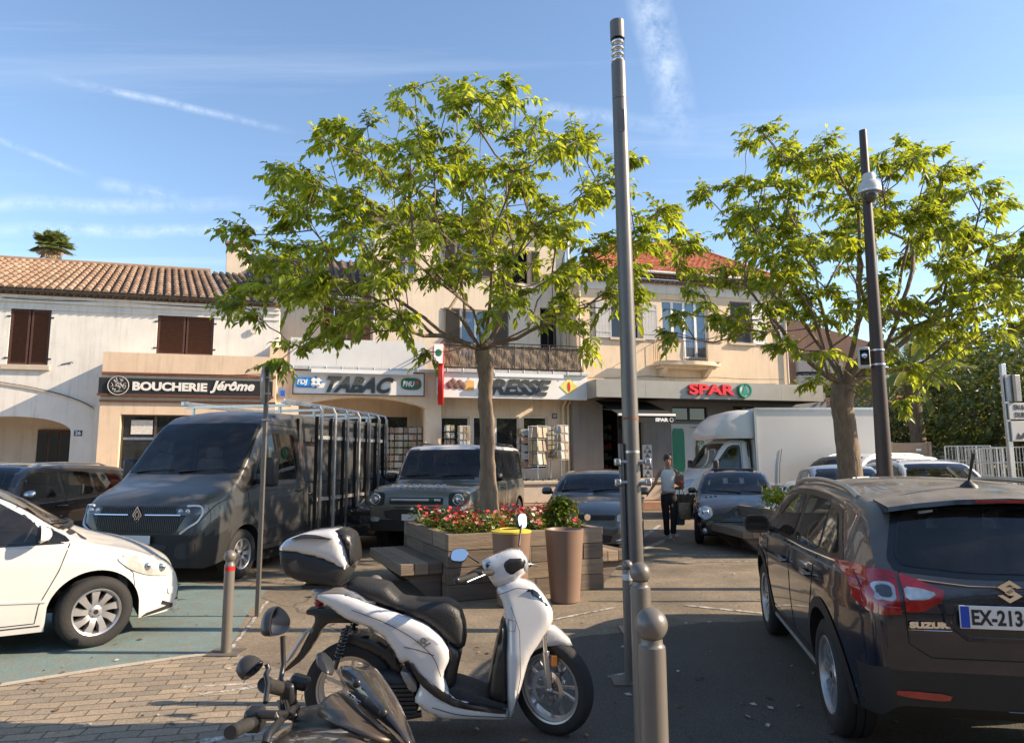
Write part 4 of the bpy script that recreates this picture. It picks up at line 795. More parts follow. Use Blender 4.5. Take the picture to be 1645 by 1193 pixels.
# ---- low pale building and far block beyond the lorry
def far_blocks():
    Y = 45; a = P(1262, 560, Y); b = P(1352, 560, Y); o = thing('apartment_block', 'far brown and pink apartment block glimpsed beside the apricot wall', 'building', (a.x, Y, 0)); m = MB()
    zt_ = P(1300, 522, Y).z; w = b.x-a.x+2; m.add([(0, 0, 0), (w, 0, 0), (w, 8, 0), (0, 8, 0), (0, 0, zt_+.6), (w, 0, zt_-1.2), (w, 8, zt_-1.2), (0, 8, zt_+.6)], [(0, 1, 5, 4), (1, 2, 6, 5), (2, 3, 7, 6), (3, 0, 4, 7), (4, 5, 6, 7)]); m.build('wall', PB, o)
    for (x0, y0, x1, y1) in ((1280, 568, 1296, 580), (1301, 568, 1322, 580), (1280, 592, 1298, 604), (1303, 592, 1322, 604), (1330, 570, 1345, 582)):
        q0 = P(x0, y1, Y); q1 = P(x1, y0, Y); m = MB(); m.box(q0.x-a.x, q1.x-a.x, -.06, -.002, q0.z, q1.z); f = m.build('window', GLS, o); m = MB(); m.box(q0.x-a.x-.1, q1.x-a.x+.1, -.5, -.003, q0.z-.75, q0.z-.02); m.build('balcony', pm('pale_balcony', (.50, .42, .36), .8), f)
    Y = 33; a = P(1268, 645, Y); b = P(1440, 645, Y); zt_ = P(1300, 644, Y).z; o = thing('low_building', 'low cream building with a shallow tiled roof just behind the white lorry', 'building', (a.x, Y, 0)); m = MB(); w = b.x-a.x; m.box(0, w, 0, 5, 0, zt_-.4); m.build('wall', PC2, o); m = MB(); barrel(m, (-.3, -.3, zt_-.35), (w+.3, -.3, zt_-.35), (-.3, 3, zt_+.35), (w+.3, 3, zt_+.35), .3); m.build('roof', [T1, T2, T3, TDK], o)
    # neighbouring houses half hidden in the greenery on the right
    for (x0, x1, yt, yb_, Y, lab) in ((1570, 1700, 640, 710, 34, 'pale garden wall with a pier at the far right behind the metal racks'),):
        a = P(x0, yb_, Y); b = P(x1, yb_, Y); z = P(x0, yt+20, Y).z; o = thing('garden_wall', lab, 'wall', (a.x, Y, 0)); m = MB(); m.box(0, b.x-a.x, 0, .25, 0, z); m.build('panel', PC2, o); m = MB(); m.box(0, .6, -.1, .35, 0, z+.35); m.build('pier', PC2, o, bevel=.02)
    Y = 40; a = P(1530, 590, Y); b = P(1640, 585, Y); o = thing('villa', 'villa with a shallow tiled roof just showing through the trees at the right', 'building', (a.x, Y, 0)); m = MB(); w = b.x-a.x+4; z = a.z; m.box(.3, w-.3, 0, 7, 0, z-.3); m.build('wall', PC2, o); m = MB(); barrel(m, (0, -.4, z-.3), (w, -.4, z-.3), (w*.3, 3.5, z+1.1), (w*.7, 3.5, z+1.1), .3); m.build('roof', [T1, T2, T3, TDK], o)
far_blocks()
# ---------------------------------------------------------------- vehicles: one lofted shell per car, fittings laid on it
def pchip(pts):
    pts = sorted(pts); xs = [p[0] for p in pts]; ys = [p[1] for p in pts]; n = len(xs)
    h = [xs[i+1]-xs[i] for i in range(n-1)]; d = [(ys[i+1]-ys[i])/h[i] for i in range(n-1)]; m = [d[0]]
    for i in range(1, n-1): m.append(0 if d[i-1]*d[i] <= 0 else 3*(h[i-1]+h[i])/((2*h[i]+h[i-1])/d[i-1]+(h[i]+2*h[i-1])/d[i]))
    m.append(d[-1])
    def f(x):
        if x <= xs[0]: return ys[0]
        if x >= xs[-1]: return ys[-1]
        i = max(j for j in range(n-1) if xs[j] <= x); t = (x-xs[i])/h[i]
        return (1+2*t)*(1-t)**2*ys[i]+t*(1-t)**2*h[i]*m[i]+t*t*(3-2*t)*ys[i+1]+t*t*(t-1)*h[i]*m[i+1]
    return f
CARG = bpy.data.materials.new('tinted_car_glass'); CARG.use_nodes = True
def _cg():
    nt = CARG.node_tree; N = nt.nodes; L = nt.links; N.remove(N['Principled BSDF']); f = N.new('ShaderNodeFresnel'); f.inputs[0].default_value = 1.52; t = N.new('ShaderNodeBsdfTransparent'); t.inputs[0].default_value = (.66, .70, .70, 1); g = N.new('ShaderNodeBsdfGlossy'); g.inputs['Roughness'].default_value = .015; g.inputs[0].default_value = (.9, .95, 1, 1); d = N.new('ShaderNodeBsdfDiffuse'); d.inputs[0].default_value = (.20, .17, .13, 1)
    tc = N.new('ShaderNodeTexCoord'); n = N.new('ShaderNodeTexNoise'); n.inputs['Scale'].default_value = 4; n.inputs['Detail'].default_value = 8; L.new(tc.outputs['Object'], n.inputs[0]); r = N.new('ShaderNodeMapRange'); r.inputs[1].default_value = .4; r.inputs[2].default_value = .8; r.inputs[3].default_value = .02; r.inputs[4].default_value = .12; L.new(n.outputs[0], r.inputs[0])
    m0 = N.new('ShaderNodeMixShader'); L.new(r.outputs[0], m0.inputs[0]); L.new(t.outputs[0], m0.inputs[1]); L.new(d.outputs[0], m0.inputs[2]); m = N.new('ShaderNodeMixShader'); L.new(f.outputs[0], m.inputs[0]); L.new(m0.outputs[0], m.inputs[1]); L.new(g.outputs[0], m.inputs[2]); L.new(m.outputs[0], N['Material Output'].inputs[0])
_cg()
CUTS = []
SEATM = pm('grey_seat_cloth', (.11, .105, .10), .9, var=.25, scale=12)
class Car:
    def __init__(s, name, label, loc, rz, sp, bodymat, group=None, cat='car'):
        s.panes = []; s.skins = []; s.sp = sp; s.root = thing(name, label, cat, loc, rz, group); s.mats = {'body': bodymat}
        top = pchip(sp['top']); belt = pchip(sp['belt']); xF = sp['xF']; xB = sp['xB']; Wd = sp['W']; sill = sp.get('sill', .22)
        bot = pchip(sp.get('bot', [(xB, sill+.08), (xB+.35, sill), (xF-.35, sill), (xF, sill)])); r = sp['r']; ra = r+sp.get('gap', .05)
        crown = sp.get('crown', .035); tum = sp.get('tum', .33); Lf, kf, pf = sp.get('pf', (.9, .26, 2.6)); Lr, kr, pr = sp.get('pr', (.7, .16, 2.6))
        xs = set()
        def rng(a, b, st):
            k = max(1, int(abs(b-a)/st)); [xs.add(round(a+(b-a)*i/k, 4)) for i in range(k+1)]
        rng(xB, xF, .07); rng(xF-.24, xF, .02); rng(xB, xB+.24, .02)
        for xa in (sp['xf'], sp['xr']):
            for i in range(27):
                a = PI*i/26; xs.add(round(xa+ra*math.cos(a), 4))
        for p in sp['top']: xs.add(round(p[0], 4))
        xs = sorted(x for x in xs if xB <= x <= xF); q = [xs[0]]
        for x in xs[1:]:
            if x-q[-1] > .006: q.append(x)
        xs = q
        def hw(x):
            a = max(0, (x-(xF-Lf))/Lf); b = max(0, ((xB+Lr)-x)/Lr)
            e = sp.get('er', .07); c = max(0, (x-(xF-e))/e); c2 = max(0, ((xB+e)-x)/e)
            return Wd/2*(1-kf*a**pf-kr*b**pr)-.06*(1-math.sqrt(max(0, 1-c*c)))-.06*(1-math.sqrt(max(0, 1-c2*c2)))
        s.xm = (sp['xf']+sp['xr'])/2-.1; s.hw = hw; s.top = top; s.belt = belt; s.bot = bot
        tumf = sp.get('tumf'); lowtuck = sp.get('tuck', .07)
        rings = []
        for x in xs:
            zt = top(x); zb = bot(x); arch = False
            for xa in (sp['xf'], sp['xr']):
                if abs(x-xa) < ra:
                    za = r+math.sqrt(max(0, ra*ra-(x-xa)**2))
                    if za > zb: zb = za
            zbl = min(belt(x), zt-crown-.012); zb = min(zb, zbl-.03); H = hw(x); s0 = bot(x)
            def prof(z):
                qq = max(0, min(1, (z-s0)/max(.05, zbl-s0))); return 1-lowtuck*(1-qq)**3-.03*qq**4+sp.get('crease', .007)*math.exp(-((qq-.8)/.045)**2)
            ring = []
            for t in (0, .06, .14, .26, .38, .5, .62, .72, .78, .84, .91, 1):
                z = zb+t*(zbl-zb); ring.append((H*prof(z), z))
            yb = H*prof(zbl); h = zt-crown-zbl; rr = min(sp.get('rr', .09), h*.85); k = min(1, h/.35); rh = .22*(1-k)+sp.get('rr', .09)*k
            ins = .018*min(1, h/.1); tm = tum
            ye = yb-ins-tm*(h-rr)
            for t in (0, .12, .34, .67, 1):
                z = zbl+.006+(h-.006-rr)*t; ring.append((yb-ins-tm*(h-rr)*t, z))
            rh = min(rh, ye*.6)
            for a in (22, 45, 68, 90):
                ring.append((ye-rh*(1-math.cos(R(a))), zbl+h-rr+rr*math.sin(R(a))))
            yt = ye-rh
            for t in (.75, .5, .25, 0): ring.append((yt*t, zt-crown*t*t))
            rings.append([(x, y, z) for y, z in ring]+[(x, -y, z) for y, z in ring[-2::-1]])
        n = len(rings[0]); vs = [v for rg in rings for v in rg]; fs = []
        for i in range(len(rings)-1):
            for j in range(n-1): fs.append((i*n+j, (i+1)*n+j, (i+1)*n+j+1, i*n+j+1))
        for b0 in (0, (len(rings)-1)*n):
            for j in range(n//2-1): fs.append((b0+j, b0+j+1, b0+n-2-j, b0+n-1-j) if b0 == 0 else (b0+n-1-j, b0+n-2-j, b0+j+1, b0+j))
            j = n//2-1; fs.append((b0+j, b0+j+1, b0+j+2))
        s.bvh = BVHTree.FromPolygons([Vector(v) for v in vs], fs)
        split = sp.get('split'); groups = {}
        for f in fs:
            c = [sum(vs[i][k] for i in f)/len(f) for k in range(3)]
            groups.setdefault(split(*c) if split else 'body', []).append(f)
        s.parts = {}
        for nm, ff in groups.items():
            used = {}; v2 = []; f2 = []
            for f in ff:
                g2 = []
                for i in f:
                    if i not in used: used[i] = len(v2); v2.append(vs[i])
                    g2.append(used[i])
                f2.append(g2)
            mb = MB(); mb.add(v2, f2); s.parts[nm] = mb.build(nm, sp.get('mats', {}).get(nm, bodymat), s.root, smooth=34, loose=True)
        s.skins = [c for c in s.root.children if c.type == 'MESH']
        # dark inner shell: wheel housings and floor
        mb = MB(); rg = []
        for ring in rings: x, y, z = ring[0]; rg.append([(x, y-.004, z+.004), (x, -y+.004, z+.004)])
        mb.loft(rg, closed=False, cap=False); mb.box(sp['xr']+ra+.02, sp['xf']-ra-.02, -Wd/2+.16, Wd/2-.16, .17, sill+.02); mb.build('underbody', UND, s.root)
        s.wheels()
    def wheels(s):
        sp = s.sp; r = sp['r']; w = sp.get('tw', .205); rr = sp.get('rim', r*.66)
        t = MB(); t.lathe([(rr-.012, -w/2+.02), (rr+.004, -w/2+.004), (rr+.03, -w/2), (r-.045, -w/2-.002), (r-.015, -w/2+.014), (r, -w/2+.04), (r, -.03), (r-.008, -.027), (r-.008, -.021), (r, -.018), (r, .018), (r-.008, .021), (r-.008, .027), (r, .03), (r, w/2-.04), (r-.015, w/2-.014), (r-.045, w/2+.002), (rr+.03, w/2), (rr+.004, w/2-.004), (rr-.012, w/2-.02)], 48, 'y')
        rm = MB(); k = sp.get('spokes', 10); o = w/2
        rm.lathe([(rr-.002, -o+.02), (rr+.004, o-.012), (rr-.004, o-.004), (rr-.018, o-.012), (rr-.03, o-.05), (rr-.034, -o+.03)], 48, 'y')
        rm.lathe([(.001, o-.028), (.03, o-.026), (.05, o-.034), (.062, o-.05), (.065, o-.07)], 24, 'y')
        sw = sp.get('sw', .035)
        for i in range(k):
            a = 2*PI*i/k; o2 = rm.m; rm.m = Matrix.Rotation(a, 4, 'Y')
            tw = sp.get('twist', 0); a1, a2 = sw*.5, sw*.75
            rm.add([(.045, o-.045, -a1), (.045, o-.045, a1), (rr-.014, o-.03, a2+tw), (rr-.014, o-.03, -a2+tw), (.045, o-.085, -a1), (.045, o-.085, a1), (rr-.014, o-.065, a2+tw), (rr-.014, o-.065, -a2+tw),
                    ((rr+.03)/2, o-.022, -a1+tw*.3), ((rr+.03)/2, o-.022, a1+tw*.3)],
                   [(0, 1, 9, 8), (8, 9, 2, 3), (4, 7, 6, 5), (0, 8, 3, 7, 4), (1, 5, 6, 2, 9)]); rm.m = o2
        rm.cur = 1; rm.lathe([(.001, o-.1), (rr-.02, o-.1)], 32, 'y'); rm.lathe([(.001, o-.024), (.018, o-.0235), (.022, o-.027)], 16, 'y')
        for i in range(5):
            a = 2*PI*i/5+.3; rm.cyl((.04*math.cos(a), o-.03, .04*math.sin(a)), (.04*math.cos(a), o-.043, .04*math.sin(a)), .007, n=6)
        first = None
        for xa, sgn, st in ((sp['xf'], 1, sp.get('steer', 0)), (sp['xf'], -1, sp.get('steer', 0)), (sp['xr'], 1, 0), (sp['xr'], -1, 0)):
            if first is None:
                a = t.build('wheel', RUB, s.root, smooth=40); b = rm.build('rim', [sp.get('rimmat', RIM), UND], a, smooth=30); first = (a, b)
            else:
                a = first[0].copy(); b = first[1].copy(); COL.objects.link(a); COL.objects.link(b); a.parent = s.root; b.parent = a
            a.location = (xa, sgn*(sp['W']/2-w/2-sp.get('inset', .03)), r); a.rotation_euler = (0, 0, st+(0 if sgn > 0 else PI))
    def proj(s, a, b, view, off=.004):
        if view == 'L': o = Vector((a, 4, b)); d = Vector((0, -1, 0))
        elif view == 'R': o = Vector((a, -4, b)); d = Vector((0, 1, 0))
        elif view == 'F': o = Vector((8, a, b)); d = Vector((-1, 0, 0))
        elif view == 'B': o = Vector((-8, a, b)); d = Vector((1, 0, 0))
        else: o = Vector((a, b, 5)); d = Vector((0, 0, -1))
        p, n, i, ds = s.bvh.ray_cast(o, d)
        if p is None:
            q = {'L': (a, s.sp['W']/2, b), 'R': (a, -s.sp['W']/2, b), 'F': (s.sp['xF'], a, b), 'B': (s.sp['xB'], a, b), 'T': (a, b, s.top(a))}[view]
            p, n, i, ds = s.bvh.find_nearest(Vector(q))
        if n.dot(d) > 0: n = -n
        return p + n*off, n
    def stick(s, name, poly, view, mat, off=.004, step=.07, sm=0, parent=None, keep=.2, skirt=.008, label=None, inv=False):
        if isinstance(view, str) and view in ('LR',):
            r = [s.stick(name, poly, v, mat, off, step, sm, parent, keep, skirt, label) for v in 'LR']; return r
        if sm: poly = smooth_poly(poly, sm, keep=keep)
        vs, fs, bd, be = grid_poly(poly, step); P3 = []; N3 = []
        for p in vs:
            q, n = s.proj(p[0], p[1], view, off); P3.append(q); N3.append(n)
        mb = MB(); m = len(vs); mb.add(P3+[P3[i]-N3[i]*(off+skirt) for i in range(m)], [f for f in fs]+[(a, b, m+b, m+a) for a, b in be])
        o = mb.build(name, mat, parent or s.root, smooth=40)
        if label: o['label'] = label
        if name in ('side_window', 'windscreen', 'rear_window') and mat == GLS: s.panes.append((poly, view)); o.data.materials[0] = CARG
        if name in ('window_surround', 'window_seal'): s.skins.append(o)
        return o
    def glaze(s, xd, seats, rear=None, zf=.30, hz=1.0, wheel=True, bulk=None):
        # open the shell and its black surrounds behind every pane, then furnish the cabin
        for ob in s.skins:
            me = ob.data; bm = bmesh.new(); bm.from_mesh(me); hit = False
            for poly, view in s.panes:
                cx = sum(p[0] for p in poly)/len(poly); cy = sum(p[1] for p in poly)/len(poly); pl = [(cx+(p[0]-cx)*.985, cy+(p[1]-cy)*.98) for p in poly]; n = len(pl)
                if sum(pl[i][0]*pl[(i+1) % n][1]-pl[(i+1) % n][0]*pl[i][1] for i in range(n)) < 0: pl = pl[::-1]
                def to2(v): return (v.x, v.z) if view in 'LR' else (v.y, v.z)
                x0 = min(p[0] for p in pl); x1 = max(p[0] for p in pl); y0 = min(p[1] for p in pl); y1 = max(p[1] for p in pl)
                def side(f):
                    c = f.calc_center_median()
                    return c.y > .25 if view == 'L' else c.y < -.25 if view == 'R' else (c.x > s.xm if view == 'F' else c.x < s.xm)
                def cand():
                    r = []
                    for f in bm.faces:
                        if not side(f): continue
                        q = [to2(v.co) for v in f.verts]
                        if min(a for a, b in q) < x1 and max(a for a, b in q) > x0 and min(b for a, b in q) < y1 and max(b for a, b in q) > y0: r.append(f)
                    return r
                fs = cand()
                if not fs: continue
                hit = True
                for i in range(n):
                    a, b = pl[i], pl[(i+1) % n]; d = (b[0]-a[0], b[1]-a[1])
                    if math.hypot(*d) < 1e-5: continue
                    no = (d[1], 0, -d[0]) if view in 'LR' else (0, d[1], -d[0]); co = (a[0], 0, a[1]) if view in 'LR' else (0, a[0], a[1]); g = set(fs)
                    for f in fs: g.update(f.edges); g.update(f.verts)
                    r = bmesh.ops.bisect_plane(bm, geom=list(g), plane_co=co, plane_no=no, dist=1e-5); fs = [f for f in r['geom'] if isinstance(f, bmesh.types.BMFace)]
                dl = []
                for f in fs:
                    c = to2(f.calc_center_median())
                    if all((pl[(i+1) % n][0]-pl[i][0])*(c[1]-pl[i][1])-(pl[(i+1) % n][1]-pl[i][1])*(c[0]-pl[i][0]) > -1e-6 for i in range(n)): dl.append(f)
                bmesh.ops.delete(bm, geom=dl, context='FACES'); CUTS.append(len(dl))
            if hit: bm.to_mesh(me); me.set_sharp_from_angle(angle=R(34))
            bm.free()
        W_ = s.sp['W']; h = hz
        def seat(y, x, w, nm='seat', heads=1):
            m = MB(); m.cbox((x+.05, y, zf+.16*h), (.52, w, .16*h)); m.cbox((x-.27, y, zf+.50*h), (.13, w*.94, .62*h), Matrix.Rotation(R(-14), 3, 'Y'))
            o = m.build(nm, SEATM, s.root, bevel=.04)
            for k in range(heads): yy = y+(k-(heads-1)/2)*w/max(1, heads)*.95; q = MB(); q.cbox((x-.38, yy, zf+.90*h), (.09, .25, .16*h), Matrix.Rotation(R(-10), 3, 'Y')); q.tube([(x-.36, yy, zf+.70*h), (x-.38, yy, zf+.85*h)], .012, 5); q.build('headrest', SEATM, o, bevel=.03)
        for x in seats:
            for y in (-W_*.22, W_*.22): seat(y, x, .48)
        if rear is not None: seat(0, rear, W_*.68, 'rear_seat', 3)
        zd = s.belt(xd)-.0; m = MB(); m.box(xd-.32, xd+.18, -W_*.40, W_*.40, zd-.25, zd-.03); m.box(min([rear if rear is not None else seats[0]]+list(seats))-.55, xd+.1, -W_*.40, W_*.40, zf-.04, zf); m.build('dashboard', BLK, s.root, bevel=.03)
        if wheel: m = MB(); c = Vector((xd-.42, W_*.22, zd+.0)); m.m = Matrix.Translation(c) @ Matrix.Rotation(R(-65), 4, 'Y'); m.tube([(.18*math.cos(t), .18*math.sin(t), 0) for t in [2*PI*i/24 for i in range(25)]], .014, 6, cap=False); m.box(-.02, .02, -.17, .17, -.01, .01); m.build('steering_wheel', BLK, s.root)
        q = Vector((xd-.62, 0, s.top(xd-.62)-.17)); m = MB(); m.cbox(q, (.02, .22, .06)); m.build('rear_view_mirror', BLK, s.root, bevel=.008)
        if bulk is not None: m = MB(); m.box(bulk-.03, bulk, -W_*.44, W_*.44, zf, s.top(bulk)-.12); m.build('bulkhead', UND, s.root)
    def both(s, name, poly, view, mat, **k):
        # the patch and its mirror image across the car's centre line
        a = s.stick(name, poly, view, mat, **k); b = s.stick(name, [(-p[0], p[1]) for p in poly], view, mat, **k); return a, b
    def line(s, name, pts, view, w=.008, mat=None, off=.002, parent=None, step=.05, views=None, mb=None):
        own = mb is None; mb = mb or MB(); q = []
        for a, b in zip(pts[:-1], pts[1:]):
            k = max(1, int(math.hypot(a[0]-b[0], a[1]-b[1])/step)); q += [(a[0]+(b[0]-a[0])*i/k, a[1]+(b[1]-a[1])*i/k) for i in range(k)]
        q.append(pts[-1])
        for v in view: mb.tube([s.proj(p[0], p[1], v, off-w*.25)[0] for p in q], w/2, 5)
        return mb.build(name, mat or UND, parent or s.root, smooth=60, loose=True) if own else mb
    def mirror(s, x, z, mat=None, sc=1, sides=(1, -1), y=None):
        for sg in sides:
            y0 = abs(s.proj(x, z, 'L', 0)[0].y) if y is None else y; mb = MB()
            pr = smooth_poly([(-.10, -.065), (-.085, .07), (.07, .075), (.10, .02), (.085, -.07)], 2)
            mb.m = Matrix.Translation((x-.03, sg*(y0+.125*sc), z+.05*sc)) @ Matrix.Rotation(sg*R(-8), 4, 'Z') @ Matrix.Scale(sc, 4)
            # housing: swollen shell whose flat face looks backwards
            inflate(mb, pr, .085, .012, .07, .03, plane='yz', both=False)
            h = mb.build('wing_mirror', mat or s.mats['body'], s.root, smooth=50)
            g = MB(); g.m = mb.m; g.prism([(p[0]*.86, p[1]*.82) for p in pr], -.003, -.008, 'x'); g.build('mirror_glass', GLS, h)
            a = MB(); a.tube([(x-.0, sg*(y0-.02), z), (x-.0, sg*(y0+.05), z+.03), (x, sg*(y0+.09), z+.03)], [.03, .025, .02], 8); a.build('mirror_arm', BLK, h, smooth=50)
    def handle(s, x, z, mat=None, views='LR'):
        for v in views:
            mb = MB(); p, n = s.proj(x, z, v, .0); mb.m = Matrix.Translation(p)
            sg = 1 if v == 'L' else -1
            mb.tube([(-.1, 0, 0), (-.085, sg*.03, 0), (.085, sg*.03, .003), (.1, 0, 0)], [.014, .016, .016, .014], 8); mb.build('door_handle', mat or s.mats['body'], s.root, smooth=50)
    def plate(s, txt, x, z, front=True, y=0, w=.52, tilt=0, eu=True, h=.11, tx=None):
        sg = 1 if front else -1; mb = MB(); e = bpy.data.objects
        mb.box(-w/2, w/2, -.004, .004, -h/2, h/2); o = mb.build('number_plate', pm('plate_white', (.7, .7, .68), .35, var=.04), s.root, bevel=.002)
        o.location = (x, y, z); o.rotation_euler = (tilt, 0, PI/2 if front else -PI/2)
        if eu: b = MB(); b.box(-w/2+.003, -w/2+.042, -.0065, -.0042, -h/2+.004, h/2-.004); b.build('plate_blue_band', pm('plate_blue', (.01, .06, .42), .35, var=.05), o)
        if not txt: return o
        if tx is None: text('plate_text', txt, BLK, o, (.02 if eu else 0, -.0055, 0), h*.95, .001, .004, width=1, fit=w-.09, fith=h*.68)
        else: text('plate_text', txt, BLK, o, (-w/2+.052+tx/2, -.0055, 0), h*.95, .001, .003, fit=tx, fith=h*.68)
        return o
    def wiper(s, a, b, view='F'):
        mb = MB(); p = s.proj(*a, view, .02)[0]; q = s.proj(*b, view, .025)[0]; mb.tube([p, p.lerp(q, .5)+Vector((0, 0, .01)), q], [.012, .009, .006], 6); mb.build('wiper', BLK, s.root, smooth=50)
def screen(c, xa, xb, wt, wb, za, zb, view='F', mat=None, name='windscreen', sm=2, trim=.03, parent=None):
    # windscreen or rear window given by its top and bottom edges as seen from ahead (or behind)
    pl = [(-wb, zb), (-wb*.5, zb-.02), (wb*.5, zb-.02), (wb, zb), (wt, za), (wt*.5, za+.012), (-wt*.5, za+.012), (-wt, za)]
    c.stick('window_seal', [(p[0]*(1+trim/.7), zb+(p[1]-zb)*(1+trim*.9)-.01) for p in pl], view, SAT, off=.003, sm=1, keep=.08)
    return c.stick(name, pl, view, mat or GLS, off=.0065, sm=1, keep=.08)
# heading of the angled bays behind the planter
HB = math.atan2(-.97, -.23)
def at(px, py, Y):  # ground point under a picture column at a given distance
    v = P(px, py, Y); return Vector((v.x, v.y, 0))
# ---- dark blue crossover, right foreground (seen from its rear left)
DKB = paint('midnight_blue_paint', (.0025, .006, .018), .2, 0, 1, .5)
CLAD = pm('grey_black_cladding', (.015, .0145, .014), .6, var=.2, scale=30)
def sz_split(x, y, z):
    if x < -1.75 and z < .60: return 'bumper'
    if x > 1.8 and z < .5: return 'bumper'
    if z < .36 and x > -1.9: return 'cladding'
    return 'body'
SZ = dict(xF=2.1, xB=-2.0, W=1.71, r=.335, tw=.21, rim=.225, xf=1.22, xr=-1.22, sill=.27, gap=.055, tum=.36, rr=.085, crown=.045, pr=(.75, .13, 2.2), er=.10,
          top=[(-2.0, .92), (-1.985, 1.0), (-1.93, 1.10), (-1.80, 1.27), (-1.68, 1.41), (-1.60, 1.44), (-1.2, 1.48), (-.4, 1.51), (.3, 1.485), (.62, 1.43), (1.25, 1.12), (1.45, 1.07), (1.9, .97), (2.05, .82), (2.1, .62)],
          belt=[(-2.0, .90), (-1.9, .97), (-1.5, 1.0), (-.5, .985), (.8, .95), (1.4, .93), (2.1, .62)], bot=[(-2.0, .42), (-1.9, .34), (-1.6, .30), (-1, .27), (1.6, .25), (2.1, .3)],
          split=sz_split, mats={'bumper': CLAD, 'cladding': CLAD}, spokes=10, sw=.03, inset=.02)
